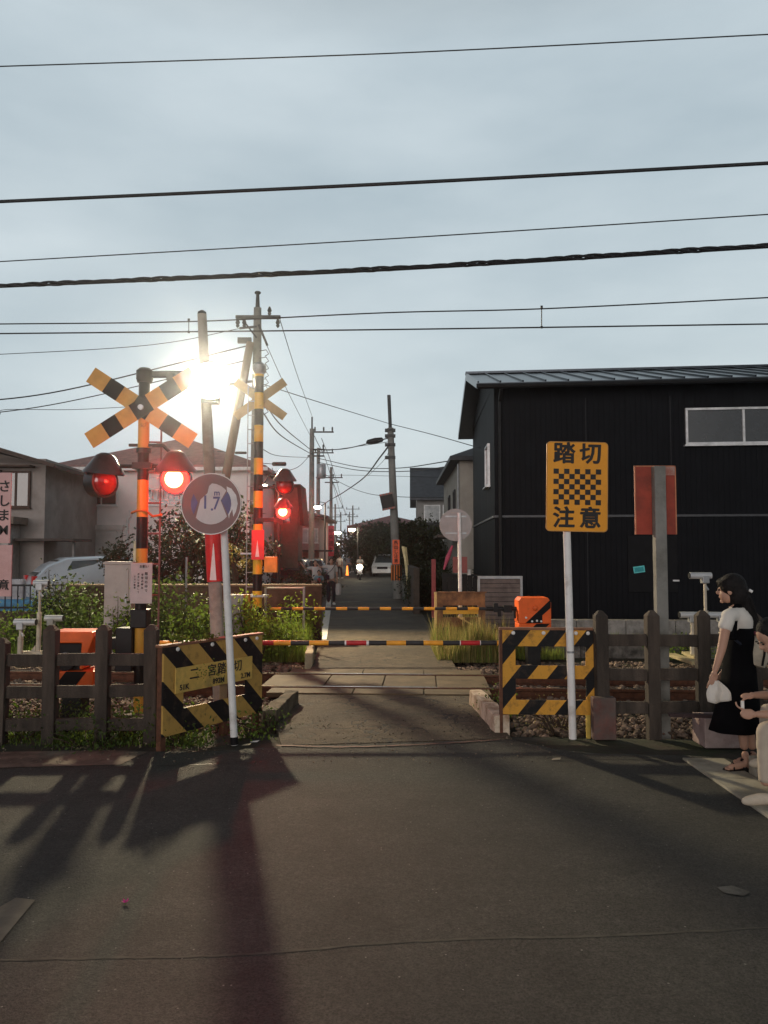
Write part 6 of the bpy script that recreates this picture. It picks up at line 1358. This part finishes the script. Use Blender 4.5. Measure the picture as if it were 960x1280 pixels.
# T-shirt
shm = skinmesh([[T(ch_+Vector((0, 0, -.14)), .112), T(ch_+Vector((0, 0, -.06)), .115), T(ch_, .118), T(ch_.lerp(nk, .55), .092), T(nk+Vector((0, 0, -.015)), .055)],
    [T(ch_.lerp(nk, .55), .092), T(sh, .058), T(sh.lerp(el, .25), .06), T(sh.lerp(el, .5), .066)], [T(ch_.lerp(nk, .55), .092), T(sh2, .058), T(sh2.lerp(el2, .25), .06), T(sh2.lerp(el2, .5), .066)]])
rr = random.Random(2)
for v in shm.v: v += Vector((math.sin(v.z*60+v.x*25), math.cos(v.z*48), 0))*.0035
build('t_shirt', shm, mat('white_cotton', (.62, .58, .53), .85, var=.06, bump=.15, bscale=40), wm, smooth=True)
# dress: lofted rings
rings = [(909, 939, 784), (907, 942, 808), (906, 942, 825), (903, 944, 850), (898, 947, 875), (892, 948, 900), (888, 948, 913)]
mb = MB(); n = 28; vs = []
for i, (xa, xb, py) in enumerate(rings):
    a, b = Vector(Y(xa, py)), Vector(Y(xb, py)); c = (a+b)/2; rx = (b.x-a.x)/2; ry = .132+.008*i
    for j in range(n):
        t_ = 2*math.pi*j/n; k = 1+.035*math.sin(t_*7)*(i/6)
        vs.append(c+Vector((rx*k*math.cos(t_), ry*k*math.sin(t_), 0)))
mb.add(vs, [(i*n+j, i*n+(j+1) % n, (i+1)*n+(j+1) % n, (i+1)*n+j) for i in range(len(rings)-1) for j in range(n)])
M_dress = mat('black_dress', (.0035, .0035, .0045), .9, var=.3, spec=.08, bump=.6, bscale=9)
dr = build('dress', mb, M_dress, wm, smooth=True); so_ = dr.modifiers.new('s', 'SOLIDIFY'); so_.thickness = .006
# straps over the shoulders
for s_ in (-1, 1):
    pts = smoothpts([Vector(Y(916, 800, s_*.139)), Vector(Y(916.5, 783, s_*.141)), Vector(Y(918, 768, s_*.128)), Vector(Y(921, 760, s_*.088)), Vector(Y(927, 761, s_*.075))], 6); vs_ = []
    for i, p_ in enumerate(pts): d_ = (pts[min(i+1, len(pts)-1)]-pts[max(i-1, 0)]).normalized(); sd_ = d_.cross(Vector((0, s_, .35)).normalized()).normalized()*.03; vs_ += [p_-sd_, p_+sd_]
    mb = MB(); mb.add(vs_, [(2*i, 2*i+1, 2*i+3, 2*i+2) for i in range(len(pts)-1)])
    st_ = build('strap', mb, M_dress, dr, smooth=True); z_ = st_.modifiers.new('s', 'SOLIDIFY'); z_.thickness = .012; z_.offset = 0
# cloth in her left hand
gp = wr+Vector((-.0, 0, -.08)); mb = MB(); nU, nV = 8, 9; vs = []
for j in range(nV):
    v = j/(nV-1)
    for i in range(nU):
        u_ = i/(nU-1); w_ = .03+.085*math.sin(min(1, v*1.4)*1.57)
        vs.append(gp+Vector(((u_-.4)*w_*1.6+.012*v, -.01+.018*math.sin(u_*9+v*3), -v*.185*(1-.25*abs(u_-.35))+.02)))
mb.add(vs, [(j*nU+i, j*nU+i+1, (j+1)*nU+i+1, (j+1)*nU+i) for j in range(nV-1) for i in range(nU-1)])
cl = build('white_cloth', mb, _m['white_cotton'], origin=None, smooth=True)
for v in cl.data.vertices: v.co -= gp
cl.location = gp+Vector((wx, wy, wz)); so_ = cl.modifiers.new('s', 'SOLIDIFY'); so_.thickness = .004; tag(cl, 'crumpled white handkerchief hanging from the left hand of the standing woman', 'cloth')
# backpack
bp_ = Vector(Y(946, 810, -.02)); 
bk_ = thing('backpack', 'small cream backpack with pink top on the back of the standing woman', 'backpack', bp_+Vector((wx, wy, wz)))
mb = MB(); RB = Matrix.Rotation(R(18), 3, 'Y')
secs = [(-.155, .06, .08), (-.14, .085, .11), (-.05, .10, .13), (.05, .085, .12), (.10, .06, .09), (.125, .03, .05)]
vs = []
for z, rx, ry in secs:
    for j in range(16): a = 2*math.pi*j/16; vs.append(RB @ Vector((rx*math.copysign(abs(math.cos(a))**.7, math.cos(a)), ry*math.copysign(abs(math.sin(a))**.7, math.sin(a)), z)))
mb.add(vs, [(i*16+j, i*16+(j+1) % 16, (i+1)*16+(j+1) % 16, (i+1)*16+j) for i in range(5) for j in range(16)]+[tuple(range(16)), tuple(range(80, 96))])
build('bag', mb, mat('cream_canvas', (.50, .43, .34), .8, bump=.3), bk_, smooth=True)
mb = MB(); mb.tube([RB @ Vector((-.06, -.09, .115)), RB @ Vector((0, -.10, .13)), RB @ Vector((.06, -.07, .115))], .022, 8); mb.tube([RB @ Vector((-.06, .06, .115)), RB @ Vector((-.06, -.08, .115))], .02, 8); build('pink_trim', mb, mat('pink_trim', (.45, .12, .18), .7), bk_, smooth=True)
mb = MB(); mb.tube(smoothpts([RB @ Vector((-.035, -.13, .08)), RB @ Vector((.0, -.137, .0)), RB @ Vector((.02, -.13, -.13))], 5), .009, 6); mb.tube([RB @ Vector((.03, -.125, .09)), RB @ Vector((.0, -.138, -.02))], .006, 6); build('webbing', mb, M_hair, bk_)
Yb = lambda px, py, dy: Vector(Y(px, py, dy))-bp_
for s_ in (-1, 1):
    mb = MB(); mb.tube(smoothpts([Yb(940, 793, .09*s_), Yb(930, 778, .1*s_), Yb(916, 762, .11*s_), Yb(908, 775, .13*s_), Yb(916, 797, .13*s_), Yb(942, 815, .1*s_)], 6), .011, 6); build('shoulder_strap', mb, mat('strap_navy', (.015, .02, .035), .7), bk_)
# sandals
for a in (anL, anR):
    mb = MB(); pl_ = [(a.x+.065, a.y-.03), (a.x+.07, a.y+.03), (a.x-.05, a.y+.035), (a.x-.17, a.y+.02), (a.x-.2, a.y-.03), (a.x-.16, a.y-.08), (a.x-.05, a.y-.05)]
    mb.prism([(x, y, .003) for x, y in pl_], (0, 0, .018)); mb.tube([(a.x-.12, a.y-.075, .02), (a.x-.11, a.y-.03, .072), (a.x-.12, a.y+.02, .02)], .006, 6); mb.tube([(a.x-.03, a.y-.05, .02), (a.x-.03, a.y, .1), (a.x-.03, a.y+.045, .02)], .006, 6); mb.tube([(a.x-.035, a.y-.01, .1), (a.x+.05, a.y, .09)], .006, 6)
    build('sandal', mb, M_hair, wm)
# ---------------- seated person at the right edge
sx_, sy_ = 3.38, 5.75
sp = thing('person', 'person seated on the kerb at the right edge, beige trousers, leaning over their hands', 'person', (sx_, sy_, .0))
Z = lambda px, py, D: at(px, py, D)-Vector((sx_, sy_, 0))
pv = Vector((0, .0, .36)); ch_ = Vector((-.16, 0, .68)); nk = Vector((-.27, 0, .90)); hc_ = Z(962, 797, 5.72); nk = hc_+Vector((.10, .0, -.13)); ch_ = pv.lerp(nk, .58)+Vector((.05, 0, .03))
k1, k2 = Z(955, 908, 5.55), Z(957, 884, 5.95); a1, a2 = Z(957, 984, 5.5), Z(965, 972, 5.95)
s1_, s2_ = ch_.lerp(nk, .65)+Vector((.0, -.17, 0)), ch_.lerp(nk, .65)+Vector((0, .17, 0)); e1, e2 = Z(976, 893, 5.5), Z(972, 868, 5.95); w1_, w2_ = Z(943, 893, 5.56), Z(941, 869, 5.8)
core = [T(pv, .12), T(pv.lerp(ch_, .5), .115), T(ch_, .12), T(ch_.lerp(nk, .65), .09), T(nk, .048), T(hc_+Vector((.04, 0, -.05)), .045)]
mb = skinmesh([core, [T(ch_.lerp(nk, .65), .09), T(s1_, .05), T(e1, .038), T(w1_, .026)], [T(ch_.lerp(nk, .65), .09), T(s2_, .05), T(e2, .038), T(w2_, .026)],
   [T(pv, .12), T(pv+Vector((-.02, -.1, 0)), .09), T(k1, .055), T(a1, .038)], [T(pv, .12), T(pv+Vector((-.02, .1, 0)), .09), T(k2, .055), T(a2, .038)]])
MH = Matrix.Rotation(R(-85), 3, 'Z') @ Matrix.Rotation(R(35), 3, 'X'); head(mb, hc_, MH, 1.0)
for w_, c_ in ((w1_, Vector((.0, .3, .5))), (w2_, Vector((.1, -.4, -.7)))):
    d_ = Vector((-1, .05 if w_ is w1_ else -.15, .02 if w_ is w1_ else -.1)); sd_ = Vector((0, .25, .9)) if w_ is w1_ else Vector((-.1, -.8, -.3)); palm(mb, w_, d_, sd_); f = skinmesh(hand_chains(w_, d_, sd_, c_), 1); mb.add(f.v, f.f)
bdy = build('body', remeshed(mb, .0048), M_skin, sp, smooth=True); eyes(sp, hc_, MH)
mb = MB(); ellip(mb, hc_+MH @ Vector((0, .035, .045)), (.088, .10, .095), MH); ellip(mb, hc_+MH @ Vector((0, .06, -.02)), (.084, .075, .085), MH); build('hair', remeshed(mb, .012), M_hair, sp, smooth=True)
tr = skinmesh([[T(pv+Vector((0, 0, .06)), .14), T(pv, .145)], [T(pv, .145), T(pv+Vector((-.02, -.1, .01)), .105), T(k1, .064), T(k1.lerp(a1, .35), .056), T(k1.lerp(a1, .7), .05), T(a1+Vector((0, 0, .02)), .052)], [T(pv, .145), T(pv+Vector((-.02, .1, .01)), .105), T(k2, .064), T(k2.lerp(a2, .35), .056), T(k2.lerp(a2, .7), .05), T(a2+Vector((0, 0, .02)), .052)]])
for v in tr.v: v += Vector((math.sin(v.z*70+v.y*30), math.cos(v.x*60+v.z*45), math.sin(v.x*50)))*.0015
build('trousers', tr, mat('beige_trousers', (.42, .35, .28), .85, var=.1, bump=.3, bscale=25), sp, smooth=True)
tp_ = skinmesh([[T(pv+Vector((0, 0, .05)), .135), T(pv.lerp(ch_, .5), .14), T(ch_, .142), T(ch_.lerp(nk, .65), .11), T(nk+Vector((.02, 0, -.02)), .06)], [T(ch_.lerp(nk, .65), .11), T(s1_, .07), T(s1_.lerp(e1, .6), .06)], [T(ch_.lerp(nk, .65), .11), T(s2_, .07), T(s2_.lerp(e2, .6), .06)]])
build('shirt', tp_, mat('grey_green_shirt', (.16, .17, .14), .85), sp, smooth=True)
for a in (a1, a2):
    g0 = .012 if a is a1 else .15; mb = skinmesh([[T(Vector((a.x+.05, a.y, g0+.045)), .04), T(Vector((a.x-.04, a.y, g0+.045)), .044), T(Vector((a.x-.13, a.y-.01, g0+.035)), .036), T(Vector((a.x-.18, a.y-.01, g0+.03)), .02)]], 2)
    for v in mb.v: v.z = max(v.z, g0)
    build('shoe', mb, mat('cream_shoe', (.5, .42, .33), .6), sp, smooth=True)
q = w1_.lerp(w2_, .5)+Vector((-.09, -.02, 0)); mb = MB(); mb.tube([(0, 0, -.03), (.0, 0, .03)], .012, 10); o = build('lighter', mb, M_white, origin=q+Vector((sx_, sy_, 0))); tag(o, 'small white tube held between the hands of the seated person', 'tube')

# ---------------- people down the lane
def figure(label, x, y, Hh, rz, shirt, legs, hair='short', lift=None, skirt=False, bag=False, z=0, cat='person', sub=1, stride=.04, hold=None, seated=False, arms=None):
    t = thing('person', label, cat, (x, y, z), rz); h = Hh
    pv = Vector((0, 0, .52*h)); ch_ = Vector((0, .0, .71*h)); nk = Vector((0, 0, .84*h)); hc_ = Vector((0, -.01, .925*h)); s = h/1.68
    T = lambda v, r: (*v, r*s)
    sL, sR = Vector((-.105*h, 0, .81*h)), Vector((.105*h, 0, .81*h))
    eL, wL, eR, wR = sL+Vector((-.03, .02, -.175*h)), sL+Vector((-.03, -.04, -.33*h)), sR+Vector((.03, .02, -.175*h)), sR+Vector((.03, -.04, -.33*h))
    if lift == 'L': eL, wL = sL+Vector((-.14*h, -.05, -.02)), sL+Vector((-.22*h, -.08, .09*h))
    if arms == 'front': eL, wL, eR, wR = sL+Vector((-.02, -.05, -.16*h)), Vector((-.04, -.2*h, .68*h)), sR+Vector((.02, -.05, -.16*h)), Vector((.04, -.2*h, .68*h))
    hl, hr2 = pv+Vector((-.055*h, 0, -.02*h)), pv+Vector((.055*h, 0, -.02*h)); kl, kr = Vector((-.06*h, -stride, .28*h)), Vector((.06*h, stride*.3, .28*h)); al, ar = Vector((-.06*h, -stride*1.5, .045*h)), Vector((.06*h, stride*1.5, .045*h))
    if seated: kl, kr, al, ar = Vector((-.08*h, -.26*h, .50*h)), Vector((.08*h, -.26*h, .50*h)), Vector((-.08*h, -.2*h, .26*h)), Vector((.08*h, -.2*h, .26*h))
    mb = skinmesh([[T(pv, .11), T(ch_, .115), T(ch_.lerp(nk, .7), .08), T(nk, .045), T(hc_+Vector((0, 0, -.03)), .05)], [T(ch_.lerp(nk, .7), .08), T(sL, .05), T(eL, .036), T(wL, .026), T(wL+(wL-eL).normalized()*.1*s, .022)], [T(ch_.lerp(nk, .7), .08), T(sR, .05), T(eR, .036), T(wR, .026), T(wR+(wR-eR).normalized()*.1*s, .022)],
       [T(pv, .11), T(hl, .08), T(kl, .055), T(al, .036)], [T(pv, .11), T(hr2, .08), T(kr, .055), T(ar, .036)]], sub)
    head(mb, hc_, Matrix.Identity(3), s)
    build('body', remeshed(mb, .016), M_skin, t, smooth=True)
    mb = skinmesh([[T(pv+Vector((0, 0, -.0)), .135), T(ch_, .14), T(ch_.lerp(nk, .65), .105), T(nk+Vector((0, 0, -.02)), .055)], [T(ch_.lerp(nk, .65), .105), T(sL, .068), T(sL.lerp(eL, .7), .062)], [T(ch_.lerp(nk, .65), .105), T(sR, .068), T(sR.lerp(eR, .7), .062)]], sub); build('shirt', mb, shirt, t, smooth=True)
    mb = skinmesh([[T(pv+Vector((0, 0, .04)), .125), T(pv, .13)], [T(pv, .13), T(hl, .095), T(kl, .075), T(al+Vector((0, 0, .02)), .06)], [T(pv, .13), T(hr2, .095), T(kr, .075), T(ar+Vector((0, 0, .02)), .06)]], sub); build('trousers', mb, legs, t, smooth=True)
    mb = MB(); ellip(mb, hc_+Vector((0, .025*s, .035*s)), (.085*s, .095*s, .09*s), n=10)
    if hair == 'long': ellip(mb, hc_+Vector((0, .06*s, -.07*s)), (.075*s, .055*s, .14*s), n=10)
    build('hair', mb, M_hair, t, smooth=True)
    for a in (al, ar): mb = MB(); mb.b2((a.x-.045*s, a.y-.19*s, a.z-.042*h), (a.x+.045*s, a.y+.06*s, a.z+.0)); build('shoe', mb, M_white, t, bevel=.02)
    return t, (hc_, sL, sR, wL, wR)
M_tee = mat('white_tee', (.55, .5, .48), .85, var=.06); M_teal = mat('teal_shirt', (.16, .25, .28), .8); M_navy = mat('dark_navy_cloth', (.02, .02, .03), .85); M_khaki = mat('khaki_cloth', (.16, .13, .09), .85); M_redc = mat('red_cloth', (.35, .05, .05), .85)
D = 26.5
fA = figure('woman in pale top with a raised hand, behind the child in the lane', at(394, 730, 27.6).x, 27.6, 1.56, R(15), M_tee, M_khaki, 'long', lift='L')
fB = figure('child in teal top with red print standing in front of a woman', at(398.5, 735, 26.4).x, 26.4, 1.22, R(5), M_teal, M_khaki, 'short', arms='front')
mb = MB(); ellip(mb, (0, -.11, .86), (.07, .03, .09), n=8); build('red_print', mb, M_redc, fB[0], smooth=True)
fC = figure('person in loose white top and black trousers walking on the white lane line', at(414, 730, 26.8).x, 26.8, 1.64, R(10), M_tee, M_navy, 'short', lift='L')
mb = MB(); mb.b2((-.24, -.2, .88), (-.08, -.13, 1.05)); o = build('shoulder_bag', mb, M_navy, bevel=.02); o.location = fC[0].location; o.rotation_euler = fC[0].rotation_euler; tag(o, 'small black crossbody bag of the person in the loose white top', 'bag')
sb = MB(); sb.tube([(-.2, -.16, 1.04), (.0, -.17, 1.22), (.13, -.1, 1.4)], .012, 6); build('strap', sb, M_navy, o)
mb = MB(); mb.lathe([(.04, .34), (.09, .36), (.11, .55), (.09, .72), (.02, .75)], (.25, .0, 0), 12); o = build('shopping_bag', mb, M_tee, smooth=True); o.location = fC[0].location; tag(o, 'pale shopping bag hanging from the other hand of the person in the white top', 'bag')
figure('distant person in a white top and dark trousers beyond the walking family', at(424.5, 705, 55).x, 55, 1.7, R(160), M_tee, M_navy, stride=.12)
figure('distant person in grey walking away behind the small orange light', at(436, 703, 70).x, 70, 1.65, R(180), mat('grey_top', (.2, .2, .22), .8), M_navy)
figure('second distant person beside the one in grey', at(440, 703, 74).x, 74, 1.6, R(180), M_teal, M_navy)
# rider on the motorbike
q = at(450, 705, 52)
figure('rider in a white top sitting on the motor scooter coming down the lane', q.x, 52.15, 1.62, 0, M_tee, M_navy, seated=True, arms='front', z=.02)
ms = thing('motor_scooter', 'motor scooter with a bright headlight coming down the lane', 'scooter', (q.x, 52, 0))
mb = MB(); Mx = Matrix.Rotation(R(90), 3, 'Y')
for y in (-.6, .6): 
    wmb = MB(); wmb.lathe([(.15, -.05), (.24, -.05), (.26, 0), (.24, .05), (.15, .05)], (0, y, .26), 16, Mx); build('wheel', wmb, M_blackm, ms, smooth=True)
mb.prism([(-.13, -.45, .25), (.13, -.45, .25), (.2, -.5, .75), (.12, -.42, 1.0), (-.12, -.42, 1.0), (-.2, -.5, .75)], (0, .12, 0)); mb.b2((-.12, -.4, .22), (.12, .7, .32)); mb.b2((-.14, .05, .3), (.14, .75, .75)); build('body', mb, M_navy, ms, bevel=.03)
mb = MB(); mb.tube([(-.33, -.38, 1.05), (0, -.45, 1.0), (.33, -.38, 1.05)], .02, 8); build('handlebar', mb, M_blackm, ms)
mb = MB(); ellip(mb, (0, -.54, .88), (.2, .06, .18), n=10); build('headlight', mb, emit('headlight_glow', (1, .9, .6), 30), ms, smooth=True)
hl = point('scooter_headlight', Vector((q.x, 51.2, .85)), 160, (1, .85, .55), .1, 'SPOT'); hl.data.spot_size = R(70); hl.rotation_euler = (R(72), 0, 0)
mb = MB(); mb.lathe([(.12, 0), (.1, .05), (.06, .5), (.05, .7), (.002, .72)], n=12); o = build('warning_light', mb, emit('orange_glow', (1, .22, .03), 3, (.5, .1, .02)), origin=(at(434, 705, 58).x, 58, .15), smooth=True); tag(o, 'small glowing orange cone light on the left of the scooter', 'warning light')

# ================================================================== HAZE (thin air volume added to give the lamps a bloom halo)
mb = MB(); mb.b2((-320, -60, -1.2), (320, 330, 16.5)); hz = build('haze', mb, []) if 0 else None
me = bpy.data.meshes.new('haze'); me.from_pydata(mb.v, [], mb.f); hz = link(bpy.data.objects.new('haze', me)); hz['kind'] = 'stuff'
hm = bpy.data.materials.new('halo_haze'); hm.use_nodes = True; t = hm.node_tree; t.nodes.remove(t.nodes['Principled BSDF'])
pvn = N(t, 'ShaderNodeVolumePrincipled'); pvn.inputs['Color'].default_value = (.85, .87, .9, 1); pvn.inputs['Density'].default_value = .0006; pvn.inputs['Anisotropy'].default_value = .94
t.links.new(pvn.outputs[0], t.nodes['Material Output'].inputs['Volume']); me.materials.append(hm)
